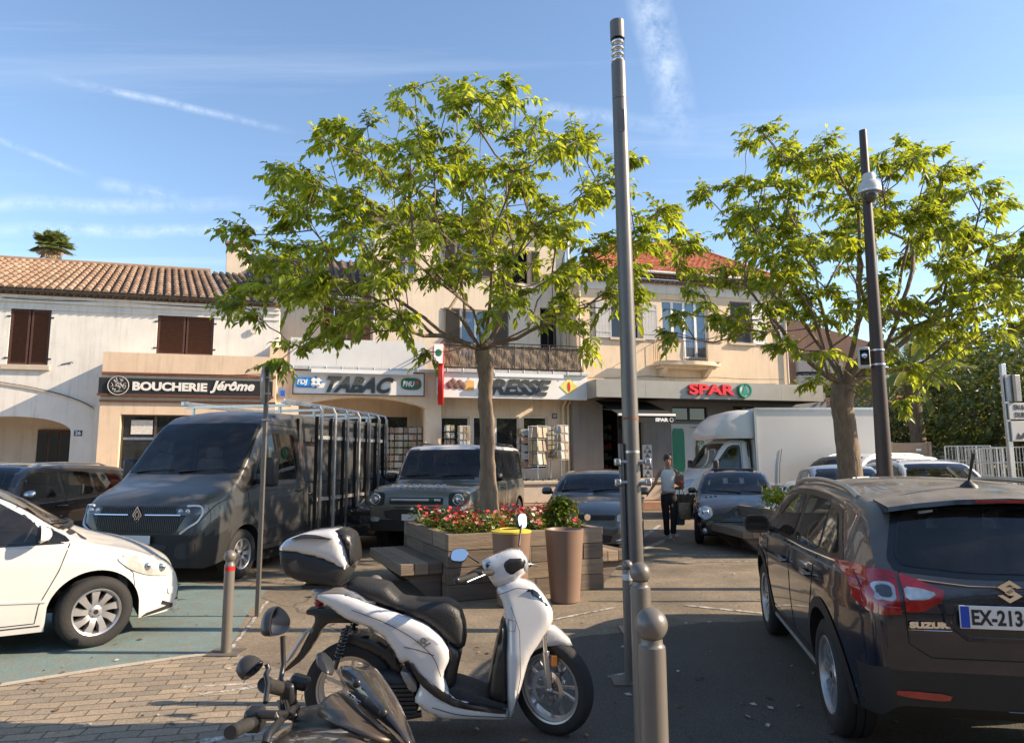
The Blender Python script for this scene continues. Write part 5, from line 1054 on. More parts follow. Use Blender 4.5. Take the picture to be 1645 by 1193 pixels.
# the rear bumper stays body colour above the dark lower third
def build_suzuki():
    c = Car('parked_car', 'dark blue crossover parked in the right foreground, seen from behind, with red tail lamps', (2.98, 5.47, 0), R(78.5), SZ, DKB)
    RT = c.root
    # side windows (left side faces the camera)
    for v in 'LR':
        c.stick('window_surround', [(.98, .985), (.93, 1.000), (.5, 1.261), (.22, 1.383), (-.3, 1.413), (-.9, 1.400), (-1.28, 1.331), (-1.55, 1.070), (-1.5, 1.039), (-.6, 1.009)], v, SAT, off=.003, sm=0)
        c.stick('side_window', [(.84, 1.026), (.47, 1.244), (.2, 1.352), (-.16, 1.374), (-.13, 1.035)], v, GLS, off=.008, sm=2, keep=.1)
        c.stick('side_window', [(-.22, 1.035), (-.25, 1.376), (-.9, 1.365), (-.95, 1.348), (-1.0, 1.048)], v, GLS, off=.008, sm=2, keep=.1)
        c.stick('side_window', [(-1.06, 1.057), (-1.03, 1.335), (-1.22, 1.296), (-1.45, 1.087)], v, GLS, off=.008, sm=2, keep=.1)
        c.line('window_trim', [(.93, .992), (-.6, 1.013), (-1.5, 1.044)], v, .014, CHR, .006)
    c.line('door_seam', [(.86, .98), (.84, .7), (.80, .38), (-.1, .37)], 'LR', .006)
    c.line('door_seam', [(-.19, 1.0), (-.19, .37)], 'LR', .006); c.line('door_seam', [(-1.02, 1.02), (-1.0, .85), (-.86, .62), (-.84, .37), (-.2, .37)], 'LR', .006)
    c.handle(-.03, .86); c.handle(-.88, .89)
    for v in 'LR':   # wheel-arch mouldings and sill strip
        for xa in (SZ['xf'], SZ['xr']):
            mb = MB(); a = [c.proj(xa+.392*math.cos(t), .335+.392*math.sin(t), v, .012)[0] for t in [R(-8+196*i/28) for i in range(29)]]; b = [c.proj(xa+.455*math.cos(t), .335+.455*math.sin(t), v, .006)[0] for t in [R(-8+196*i/28) for i in range(29)]]
            n = len(a); d = [p-Vector((0, (.03 if v == 'L' else -.03), 0)) for p in a]; mb.add(a+b+d, [(i, i+1, n+i+1, n+i) for i in range(n-1)]+[(i+1, i, 2*n+i, 2*n+i+1) for i in range(n-1)]); mb.build('arch_moulding', CLAD, RT, smooth=50)
        c.stick('sill_strip', [(.78, .265), (-.80, .275), (-.80, .30), (.78, .29)], v, pm('silver_plastic', (.33, .32, .30), .4), off=.012)
    # rear: hatch glass, spoiler, lamps, plate, lettering
    c.stick('window_surround', [(-.62, 1.061), (-.3, 1.035), (.3, 1.035), (.62, 1.061), (.64, 1.122), (.55, 1.365), (.3, 1.391), (-.3, 1.391), (-.55, 1.365), (-.64, 1.122)], 'B', SAT, off=.004, sm=1, keep=.1)
    c.stick('rear_window', [(-.58, 1.087), (-.3, 1.061), (.3, 1.061), (.58, 1.087), (.60, 1.139), (.52, 1.348), (.3, 1.374), (-.3, 1.374), (-.52, 1.348), (-.60, 1.139)], 'B', GLS, off=.010, sm=1, keep=.1)
    mb = MB(); mb.loft([[(-1.56, y, 1.462-.05*(y/.6)**2), (-1.78, y*.98, 1.43-.05*(y/.6)**2), (-1.785, y*.98, 1.405-.05*(y/.6)**2), (-1.66, y, 1.385-.05*(y/.6)**2)] for y in (-.60, -.45, -.25, 0, .25, .45, .60)]); sp_ = mb.build('spoiler', DKB, RT, smooth=50)
    mb = MB(); mb.box(-1.795, -1.785, -.16, .16, 1.407, 1.421); mb.build('brake_light', REDL, sp_)
    hs = [(.63, .99), (.80, .96), (.835, .90), (.81, .76), (.79, .70), (.63, .72), (.42, .80), (.30, .82), (.30, .84)]
    lamp = [(.30, .845), (.56, .99), (.60, .995), (.60, .74), (.30, .80)]; lamp = [(.28, .865), (.45, .93), (.595, .975), (.595, .75), (.44, .775), (.30, .83)]
    inner = c.both('tail_lamp', [(.41, 0.975), (.44, 0.990), (.53, 1.025), (.605, 1.048), (.605, 0.870), (.52, 0.878), (.44, 0.922)], 'B', REDL, off=.012, step=.04)
    for sg in (1, -1):
        lamp2 = c.stick('tail_lamp', [(sg*p[0], p[1]) for p in [(.625, 1.055), (.69, 1.065), (.755, 1.068), (.79, 1.055), (.79, 0.900), (.755, 0.860), (.70, 0.852), (.625, 0.865)]], 'B', REDL, off=.013, step=.03)
        c.stick('lamp_lens', [(sg*p[0], p[1]) for p in [(.45, 0.962), (.52, 0.982), (.60, 0.990), (.60, 0.930), (.50, 0.932)]], 'B', LMP, off=.016, parent=lamp2, sm=1, step=.04)
        c.stick('lamp_ring', [(sg*p[0], p[1]) for p in [(.64, 1.005), (.725, 1.005), (.73, 0.920), (.64, 0.920)]], 'B', LMP, off=.017, parent=lamp2, sm=2, step=.03)
        c.stick('lamp_core', [(sg*p[0], p[1]) for p in [(.655, 0.990), (.712, 0.990), (.715, 0.935), (.655, 0.935)]], 'B', LMD, off=.020, parent=lamp2, sm=2, step=.03)
        c.line('lamp_rib', [(sg*.63, 1.025), (sg*.76, 1.035), (sg*.765, 0.900), (sg*.63, 0.890)], 'B', .008, pm('lamp_dark_red', (.16, .003, .004), .2, coat=1), .015, parent=lamp2)
        c.stick('reflector', [(sg*p[0], p[1]) for p in [(.42, .485), (.67, .495), (.67, .465), (.44, .45)]], 'B', REDL, off=.01, sm=1)
    SIL = pm('silver_plastic', (.33, .32, .30), .4)
    c.stick('skid_plate', [(-.62, .36), (-.5, .40), (-.3, .42), (.3, .42), (.5, .40), (.62, .36), (.5, .345), (-.5, .345)], 'B', SIL, off=.015, sm=1)
    # hatch seam and recess shadow line round the plate
    c.line('hatch_seam', [(.60, 1.06), (.605, .84), (.60, .72), (.50, .655), (-.50, .655), (-.60, .72), (-.605, .84), (-.60, 1.06)], 'B', .008)
    c.line('hatch_crease', [(.60, 1.03), (.3, 1.0), (-.3, 1.0), (-.60, 1.03)], 'B', .012, DKB, .006)
    c.stick('plate_recess', [(-.36, .93), (.36, .93), (.40, .83), (.33, .75), (-.33, .75), (-.40, .83)], 'B', pm('recess_dark_blue', (.005, .009, .02), .35, coat=.6), off=.006, sm=1)
    c.line('hatch_crease', [(.44, .92), (.42, .83), (.33, .755), (-.33, .755), (-.42, .83), (-.44, .92)], 'B', .028, DKB, .012)
    pl = c.plate('EX-213-', -2.03, .865, False, .12, .50, tx=.25)
    # stylised S emblem, two facing angular hooks
    q = c.proj(.13, .985, 'B', .02)[0]; mb = MB(); k = .055
    for sg in (1, -1):
        mb.prism([(sg*a*k, sg*b*k) for a, b in [(1.0, .35), (.05, 1.0), (-1.0, .38), (-.1, -.22), (.42, .1), (.15, .3), (-.35, .38), (.05, .62), (.6, .28)]], -.006, .006)
    e = mb.build('emblem', CHR, RT); e.location = q; e.rotation_euler = (0, 0, -PI/2)
    q = c.proj(.50, .815, 'B', .012)[0]; text('lettering', 'SUZUKI', CHR, RT, q, .05, .003, .004, fit=.20, fith=.032, rot=(PI/2, 0, -PI/2+.10))
    c.line('trim_line', [(.40, .787), (.60, .787)], 'B', .004, CHR, .004)
    # wiper
    mb = MB(); p = c.proj(-.02, 1.04, 'B', .02)[0]; mb.cyl(p+Vector((.03, 0, 0)), p+Vector((-.035, 0, 0)), .022, .018); p2 = c.proj(-.5, 1.075, 'B', .025)[0]; mb.tube([p+Vector((-.02, 0, 0)), p.lerp(p2, .4)+Vector((-.02, 0, .01)), p2], [.014, .011, .008], 6); mb.build('wiper', BLK, RT, smooth=50)
    # roof rails and aerial
    for sg in (1, -1):
        mb = MB(); pts = []
        for i in range(13):
            x = .55-1.95*i/12; y = abs(c.proj(x, min(c.top(x)-.105, 9), 'L', 0)[0].y)-.05; z = c.proj(x, sg*y, 'T', 0)[0].z; lift = .035*min(1, min(i, 12-i)/1.5); pts.append((x, sg*y, z+lift-.006))
        mb.tube(pts, .019, 8, flat=(0, 1, 0)); mb.build('roof_rail', ALU, RT, smooth=50)
    mb = MB(); b = c.proj(-1.33, 0.0, 'T', 0)[0]; mb.lathe([(.05, -.004), (.045, .01), (.02, .03), (.012, .04)], 14, c=b); mb.tube([b+Vector((0, 0, .03)), b+Vector((-.10, 0, .20))], [.007, .011], 8); mb.build('aerial', BLK, RT, smooth=50)
    c.mirror(.78, 1.0, DKB, 1.12)
    c.stick('windscreen', [(-.66, 1.13), (.66, 1.13), (.56, 1.49), (-.56, 1.49)], 'F', GLS, off=.006, sm=1, keep=.08)
    c.both('headlight', [(.45, .78), (.80, .86), (.80, .74), (.5, .70)], 'F', LMP, sm=1)
    c.glaze(1.0, [.15], -.75, .40, 1.0)
    return c
SUZ = build_suzuki()
# ---------------------------------------------------------------- other vehicles
def pillar(c, outer, panes, sm=1, trim=SAT, views='LR', glass=None):
    for v in views:
        c.stick('window_surround', outer, v, trim, off=.003, sm=sm, keep=.08)
        for p in panes: c.stick('side_window', p, v, glass or GLS, off=.008, sm=2, keep=.09)
def lamp(c, poly, eyes, view='F', lens=None, sides=(1, -1), name='headlight', r=.05):
    for sg in sides:
        l = c.stick(name, [(sg*p[0], p[1]) for p in poly], view, lens or LMD, off=.008, sm=2, keep=.12, step=.05)
        for (a, b, rr) in eyes:
            q, n = c.proj(sg*a, b, view, .012); m = MB(); m.ball(q, rr, 14, sc=(.35, 1, 1)); m.build('lamp_reflector', LMP, l, smooth=60)
def front_intake(c, poly, name='lower_grille', mat=BLK, off=.006, bars=0, barmat=None):
    g = c.stick(name, poly, 'F', mat, off=off, sm=1, keep=.12)
    if bars:
        y0 = min(p[0] for p in poly); y1 = max(p[0] for p in poly); z0 = min(p[1] for p in poly); z1 = max(p[1] for p in poly); m = MB()
        for i in range(bars):
            z = z0+(z1-z0)*(i+1)/(bars+1); m.tube([c.proj(y0*.93+(y1-y0)*.93*k/10, z, 'F', off+.004)[0] for k in range(11)], .006, 5)
        m.build('grille_bar', barmat or BLK, g)
    return g
def logo_diamond(c, z, h, mat=CHR):
    m = MB(); q = c.proj(0, z, 'F', .02)[0]; w = h*.62
    for k, t in ((1, .2), (.55, .16)):
        P_ = [(0, h/2*k), (w/2*k, 0), (0, -h/2*k), (-w/2*k, 0)]; I_ = [(a*(1-t/k*1.0), b*(1-t/k*1.0)) for a, b in P_]
        vs = [(q.x, q.y+a, q.z+b) for a, b in P_]+[(q.x, q.y+a, q.z+b) for a, b in I_]+[(q.x-.012, q.y+a, q.z+b) for a, b in P_]+[(q.x-.012, q.y+a, q.z+b) for a, b in I_]
        m.add(vs, [(i, (i+1) % 4, 4+(i+1) % 4, 4+i) for i in range(4)]+[(8+i, 8+(i+1) % 4, (i+1) % 4, i) for i in range(4)]+[(4+i, 4+(i+1) % 4, 12+(i+1) % 4, 12+i) for i in range(4)])
    return m.build('emblem', mat, c.root)
GRP = 'cars parked on the square'
PLW = pm('plate_white', (.7, .7, .68), .35, var=.04)
# ---- white hatchback, left foreground: nose pointing right
def white_hatch():
    sp = dict(xF=1.95, xB=-1.96, W=1.72, r=.31, tw=.19, rim=.205, xf=1.22, xr=-1.24, sill=.20, tum=.36, pf=(1.05, .42, 2.2), er=.12, crown=.05, gap=.06, steer=R(14), spokes=9, sw=.05, twist=.03,
              top=[(-1.96, .85), (-1.9, 1.05), (-1.6, 1.38), (-1.2, 1.46), (-.3, 1.52), (.1, 1.50), (.45, 1.38), (1.12, .99), (1.5, .88), (1.78, .74), (1.90, .64), (1.95, .50)],
              belt=[(-1.96, .8), (-1.5, .97), (.2, .93), (1.1, .88), (1.6, .78), (1.98, .5)], bot=[(-1.96, .35), (-1.6, .22), (1.5, .19), (1.85, .20), (1.98, .26)])
    wh = paint('warm_white_paint', (.62, .615, .585), .3, 0, .7, .12); p = G(147, 1041)
    hd = R(33); fx = Vector((math.cos(hd), math.sin(hd), 0)); ny = Vector((math.sin(hd), -math.cos(hd), 0)); loc = p-fx*sp['xf']-ny*.82; loc.z = 0
    c = Car('parked_car', 'white small hatchback at the left edge on the blue bay, nose pointing right', loc, hd, sp, wh, GRP)
    pillar(c, [(1.15, .93), (.95, 1.06), (.5, 1.33), (.15, 1.43), (-.6, 1.45), (-1.2, 1.37), (-1.5, 1.05), (-1.45, .99), (0, .93)], [[(.74, .95), (.72, 1.13), (.42, 1.32), (.12, 1.40), (-.05, 1.41), (-.05, .96)], [(1.0, .945), (.95, 1.0), (.80, 1.09), (.80, .95)], [(-.12, .96), (-.12, 1.41), (-.6, 1.41), (-.95, 1.36), (-.9, 1.0)], [(-1.0, 1.02), (-1.0, 1.33), (-1.2, 1.3), (-1.4, 1.05)]])
    screen(c, .5, 1.1, .52, .66, 1.42, 1.06)
    m = MB(); m.tube([c.proj(y, 1.045, 'F', .012)[0] for y in (-.6, -.3, 0, .3, .6)], .025, 6); m.build('scuttle', BLK, c.root, smooth=50); c.wiper((-.1, 1.06), (-.62, 1.10)); c.wiper((.5, 1.06), (.05, 1.10))
    for v in 'LR':
        l = c.stick('headlight', [(1.36, .77), (1.50, .79), (1.68, .75), (1.84, .665), (1.895, .58), (1.83, .545), (1.64, .58), (1.48, .66)], v, pm('pearly_lamp', (.52, .53, .50), .08, .25, .3, 12, coat=1), off=.01, sm=2, step=.04)
        for (x, z, r_) in ((1.76, .63, .04), (1.63, .66, .035)): q = c.proj(x, z, v, .012)[0]; m = MB(); m.ball(q, r_, 14, sc=(1, .35, 1)); m.build('lamp_reflector', CHR, l, smooth=60)
    c.line('headlight_edge', [(1.42, .79), (1.55, .67), (1.66, .59), (1.86, .555)], 'LR', .01, BLK)
    c.line('door_seam', [(1.0, .93), (.93, .7), (.80, .42), (.78, .27), (-.1, .27)], 'LR', .008); c.line('door_seam', [(-.1, .95), (-.1, .27)], 'LR', .008); c.line('bumper_seam', [(1.45, .70), (1.52, .62), (1.54, .5)], 'LR', .007)
    c.line('side_crease', [(.85, .45), (.4, .48), (-.6, .50)], 'LR', .03, wh, .004); c.line('sill_line', [(.82, .245), (-.85, .245)], 'LR', .012)
    c.handle(.08, .80); c.mirror(.80, .98, wh, 1.05); c.stick('fog_recess', [(1.84, .44), (1.94, .42), (1.92, .36), (1.84, .37)], 'R', wh, off=.01, sm=1)
    front_intake(c, [(-.4, .42), (.4, .42), (.5, .28), (-.5, .28)]); 
    screen(c, 0, 0, .45, .6, 1.36, 1.05, 'B', name='rear_window')
    m = MB(); m.add([c.proj(1.95-.0*i, -.0, 'R', 0)[0] for i in range(0)] , []) if False else None
    c.stick('chin_spoiler', [(1.62, .20), (1.95, .24), (1.96, .28), (1.66, .225)], 'R', BLK, off=.012)
    c.glaze(1.05, [.15], -.75, .36, 1.0)
white_hatch()
# ---- grey panel van with glass rack
def van():
    GV = paint('matt_stone_grey_paint', (.068, .068, .068), .34, .3, .5, .14)
    def spl(x, y, z):
        if x > 2.35 and z < .70: return 'bumper'
        return 'body'
    sp = dict(xF=2.95, xB=-2.95, W=2.07, r=.345, tw=.225, rim=.215, xf=2.02, xr=-1.45, sill=.34, tum=.115, rr=.11, crown=.05, pf=(.75, .15, 2.5), pr=(.3, .03, 2), er=.14, gap=.07, tuck=.03, crease=.004,
              top=[(-2.95, 2.2), (-2.93, 2.40), (-2.8, 2.47), (-1, 2.49), (.9, 2.47), (1.25, 2.40), (1.45, 2.28), (2.22, 1.45), (2.45, 1.34), (2.75, 1.22), (2.9, 1.08), (2.94, .9), (2.95, .8)],
              belt=[(-2.95, 1.3), (1.4, 1.30), (2.1, 1.20), (2.6, 1.08), (2.95, .78)], bot=[(-2.95, .42), (-2.5, .36), (2.3, .34), (2.8, .26), (2.95, .28)], split=spl, mats={'bumper': CLAD}, spokes=8, sw=.05, steer=0, inset=.04)
    p = G(389, 929); hd = R(-102); fx = Vector((math.cos(hd), math.sin(hd), 0)); ly = Vector((-math.sin(hd), math.cos(hd), 0)); loc = p-fx*sp['xf']-ly*1.0; loc.z = 0
    c = Car('delivery_van', 'dark grey panel van facing the camera with an aluminium glass rack on its side', loc, hd, sp, GV, cat='van'); RT = c.root
    screen(c, 0, 0, .82, .92, 2.22, 1.50, sm=1); c.wiper((.0, 1.49), (.72, 1.53)); c.wiper((-.75, 1.49), (-.1, 1.53))
    # pale figure reflected behind the glass is left to the real reflections
    for v in 'LR':
        c.stick('window_surround', [(1.98, 1.30), (1.85, 1.42), (1.42, 2.05), (1.3, 2.15), (.45, 2.15), (.42, 1.28)], v, SAT, off=.003, sm=1, keep=.08)
        c.stick('side_window', [(1.72, 1.36), (1.70, 1.50), (1.36, 2.02), (1.25, 2.08), (.55, 2.08), (.53, 1.36)], v, GLS, off=.008, sm=2, keep=.08)
    c.line('door_seam', [(1.98, 1.30), (1.95, .95), (1.60, .62), (1.58, .42), (.40, .42), (.40, 2.2), (1.3, 2.22), (1.5, 2.05)], 'LR', .012)
    c.line('door_seam', [(.30, 2.25), (.30, .45)], 'LR', .012); c.line('door_seam', [(-.95, 2.25), (-.95, .45)], 'LR', .012); c.line('side_rail', [(.25, 1.30), (-2.7, 1.30)], 'LR', .03, BLK)
    c.line('side_crease', [(1.5, 1.22), (-2.7, 1.22)], 'LR', .02, GV, .004); c.stick('side_moulding', [(1.55, .66), (.1, .66), (.1, .52), (1.55, .50)], 'L', BLK, off=.012, sm=1); c.stick('side_moulding', [(.0, .66), (-1.0, .66), (-1.0, .52), (.0, .52)], 'L', BLK, off=.012, sm=1)
    c.handle(.55, 1.18, BLK, 'L'); c.handle(.15, 1.1, BLK, 'L')
    # face: black grille of fine ribs, chrome bar, lamps with C-shaped daylight strips
    gr = c.stick('grille', [(-.66, 1.06), (.66, 1.06), (.72, .96), (.60, .74), (.52, .70), (-.52, .70), (-.60, .74), (-.72, .96)], 'F', BLK, off=.008, sm=1, keep=.08)
    m = MB()
    for i in range(44):
        y = -.62+1.24*i/43; zb = .72+.22*max(0, abs(y)-.5)*3; m.tube([c.proj(y, z, 'F', .012)[0] for z in (zb, (zb+1.05)/2, 1.045)], .0065, 4)
    m.build('grille_rib', pm('grille_black', (.03, .03, .032), .35), gr)
    for sg in (1, -1):
        m = MB(); m.tube([c.proj(sg*y, .945, 'F', .02)[0] for y in (.13, .3, .5, .66)], .014, 6); m.build('chrome_bar', CHR, RT, smooth=50)
        c.stick('headlight', [(sg*a, b) for a, b in [(.56, 1.045), (.80, 1.07), (.915, 1.08), (.90, .95), (.60, .945)]], 'F', LMD, off=.014, sm=1, step=.04)
        l = MB(); pts = [(.72, 1.055), (.83, 1.06), (.875, 1.045), (.885, .96), (.86, .86), (.78, .78), (.68, .715)]; l.tube([c.proj(sg*a, b, 'F', .022)[0] for a, b in smooth_poly(pts, 2, False)], .014, 6); l.build('daylight_strip', pm('daylight_strip', (.75, .76, .78), .15, coat=1), RT, smooth=50)
        for a, b in ((.64, .995), (.74, .995)): q = c.proj(sg*a, b, 'F', .012)[0]; m = MB(); m.ball(q, .035, 12, sc=(.4, 1, 1)); m.build('lamp_reflector', LMP, RT, smooth=60)
        c.stick('bumper_recess', [(sg*a, b) for a, b in [(.60, .58), (.88, .62), (.88, .40), (.60, .38)]], 'F', BLK, off=.006, sm=1)
    logo_diamond(c, .945, .23); c.stick('lower_grille', [(-.5, .58), (.5, .58), (.45, .47), (-.45, .47)], 'F', BLK, off=.006, sm=1)
    c.plate('', 2.99, .63, True, 0, .5, eu=False)
    # big door mirrors with two glasses
    for sg in (1, -1):
        y0 = abs(c.proj(1.75, 1.32, 'L', 0)[0].y); m = MB(); m.m = Matrix.Translation((1.70, sg*(y0+.20), 1.50)); m.box(-.07, .09, -.12, .12, -.22, .20); h = m.build('wing_mirror', BLK, RT, bevel=.045); m = MB(); m.m = Matrix.Translation((1.70, sg*(y0+.20), 1.50)); m.box(-.077, -.071, -.10, .10, -.02, .18); m.build('mirror_glass', GLS, h)
        m = MB(); m.tube([(1.72, sg*(y0-.02), 1.36), (1.72, sg*(y0+.12), 1.34)], .035, 8); m.build('mirror_arm', BLK, h)
    # roof bars and the glass rack on the left side
    m = MB()
    for x in (.85, -.3, -1.6, -2.6): m.box(x-.03, x+.03, -.95, .98, 2.53, 2.57); [m.box(x-.02, x+.02, y-.02, y+.02, 2.40, 2.53) for y in (-.8, .8)]
    m.build('roof_bar', ALU, RT, loose=True)
    for y in (-.9, .93): m = MB(); m.box(-2.8, 1.0, y-.03, y+.03, 2.571, 2.64); m.build('roof_rail', ALU, RT, bevel=.005)
    WHA = pm('pale_aluminium', (.62, .62, .61), .35, .7, .08)
    for i, x in enumerate((.15, -.36, -.87, -1.38, -1.87, -2.35, -2.75)):
        m = MB(); m.box(x-.028, x+.028, 1.17, 1.205, .45, 2.50); m.tube([(x, 1.19, 2.48), (x, 1.14, 2.57), (x, 1.02, 2.60), (x, .93, 2.56)], .02, 6); m.build('rack_upright', WHA if i in (1, 3) else ALU, RT)
        m = MB(); m.box(x+.05, x+.07, 1.10, 1.165, .5, 2.4); m.build('rack_pad', RUB, RT)
    for z in (.47, 1.0, 2.05, 2.38): m = MB(); m.box(-2.80, .2, 1.08, 1.13, z-.03, z+.03); m.build('rack_beam', WHA if z in (1.0, 2.05) else ALU, RT)
    for z in (1.0, 2.05):
        for x in (-.05, -2.8): m = MB(); m.box(x-.02, x+.02, .9, 1.10, z-.02, z+.02); m.build('rack_bracket', ALU, RT)
    m = MB(); m.box(-2.80, .2, 1.04, 1.22, .38, .44); m.build('rack_shelf', ALU, RT)
    c.glaze(2.0, [1.1], None, .85, 1.05, bulk=.42)
    return c
van()
# ---- boxy olive-grey off-roader behind the planter
def boxy():
    OG = paint('olive_grey_paint', (.165, .165, .14), .3, .45, .8, .14); WR = paint('white_roof_paint', (.62, .64, .66), .3, 0, .6, .1)
    def spl(x, y, z):
        if x > 1.9 and z < .62: return 'bumper'
        if z > 1.85: return 'roof'
        return 'body'
    sp = dict(xF=2.3, xB=-2.25, W=2.0, r=.40, tw=.25, rim=.26, xf=1.45, xr=-1.5, sill=.38, tum=.13, rr=.10, crown=.03, pf=(.5, .13, 2.4), pr=(.4, .06, 2), er=.14, gap=.06, tuck=.04,
              top=[(-2.25, 1.6), (-2.22, 1.86), (-2.1, 1.93), (-1, 1.965), (.3, 1.965), (.55, 1.92), (1.0, 1.36), (1.15, 1.27), (1.9, 1.22), (2.2, 1.14), (2.28, 1.0), (2.3, .85)],
              belt=[(-2.25, 1.2), (.9, 1.18), (2.0, 1.08), (2.3, .84)], bot=[(-2.25, .5), (-1.8, .4), (1.9, .38), (2.3, .42)], split=spl, mats={'bumper': CLAD, 'roof': WR}, spokes=5, sw=.07)
    hd = R(-103.5); fx = Vector((math.cos(hd), math.sin(hd), 0)); nose = at(668, 800, 12.3); loc = nose-fx*2.3
    c = Car('parked_car', 'olive grey boxy off-roader with a white roof parked behind the flower planter', loc, hd, sp, OG, GRP); RT = c.root
    pillar(c, [(1.0, 1.22), (.62, 1.80), (.5, 1.86), (-2.05, 1.84), (-2.12, 1.25), (-1.9, 1.22)], [[(.80, 1.27), (.52, 1.76), (.44, 1.80), (-.15, 1.80), (-.15, 1.27)], [(-.25, 1.27), (-.25, 1.80), (-1.15, 1.80), (-1.15, 1.27)], [(-1.5, 1.27), (-1.5, 1.79), (-2.0, 1.78), (-2.03, 1.29)]])
    screen(c, 0, 0, .76, .84, 1.84, 1.34, sm=1); c.wiper((.05, 1.33), (.68, 1.36)); c.wiper((-.7, 1.33), (-.1, 1.36))
    m = MB(); m.tube([(1.22, y, 1.305) for y in (-.75, 0, .75)], .02, 6); m.build('scuttle', BLK, RT)
    q = c.proj(2.12, 0, 'T', .02)[0]; text('lettering', 'DEFENDER', pm('silver_letters', (.62, .62, .60), .3, .5), RT, (q.x+.01, 0, q.z), .1, .006, .004, spacing=1.6, fit=1.05, fith=.085, rot=(R(40), 0, PI/2))
    gb = c.stick('grille', [(-.50, 1.0), (.50, 1.0), (.50, .88), (-.50, .88)], 'F', BLK, off=.008, sm=1, keep=.06)
    m = MB(); m.tube([c.proj(y, .955, 'F', .03)[0] for y in (-.46, -.2, 0, .2, .46)], .022, 6, flat=(0, 0, 1)); m.build('chrome_bar', pm('pale_aluminium', (.62, .62, .61), .35, .7, .08), gb, smooth=40)
    m = MB(); q = c.proj(.3, .955, 'F', .045)[0]; m.ball(q, .05, 14, sc=(.2, 1.2, .6)); m.build('emblem', pm('emblem_green', (.02, .09, .05), .3), gb)
    for sg in (1, -1):
        l = c.stick('headlight', [(sg*a, b) for a, b in [(.60, 1.08), (.93, 1.08), (.93, .86), (.60, .86)]], 'F', BLK, off=.01, sm=2, keep=.12, step=.04)
        q = c.proj(sg*.77, .965, 'F', .01)[0]; m = MB(); m.lathe([(.105, 0), (.09, .03), (.075, .012), (.001, .005)], 26, 'x', q); m.build('lamp_ring', LMP, l, smooth=40)
        m = MB(); m.ball(q+Vector((.01, 0, 0)), .055, 14, sc=(.4, 1, 1)); m.build('lamp_reflector', CHR, l, smooth=60)
        c.stick('fog_lamp', [(sg*a, b) for a, b in [(.68, .66), (.86, .66), (.86, .58), (.68, .58)]], 'F', LMP, off=.01, sm=2, step=.04)
    c.stick('lower_grille', [(-.62, .80), (.62, .80), (.55, .60), (-.55, .60)], 'F', BLK, off=.006, sm=1); c.line('grille_slot', [(-.4, .83), (.4, .83)], 'F', .02)
    c.plate('', 2.33, .66, True, 0, .5, eu=False)
    c.line('door_seam', [(.98, 1.2), (.95, .45)], 'LR', .009); c.line('door_seam', [(-.2, 1.2), (-.2, .45)], 'LR', .009); c.line('door_seam', [(-1.2, 1.2), (-1.15, .9), (-1.02, .6)], 'LR', .009); c.handle(-.02, 1.1); c.handle(-1.02, 1.1)
    c.mirror(.86, 1.26, BLK, 1.2)
    for y in (-.72, .72): m = MB(); m.tube([(.2, y, 1.965), (.1, y, 1.99), (-1.9, y, 1.975), (-2.0, y, 1.94)], .018, 6); m.build('roof_rail', BLK, RT)
    c.glaze(.95, [.1], -.85, .75, .98)
boxy()
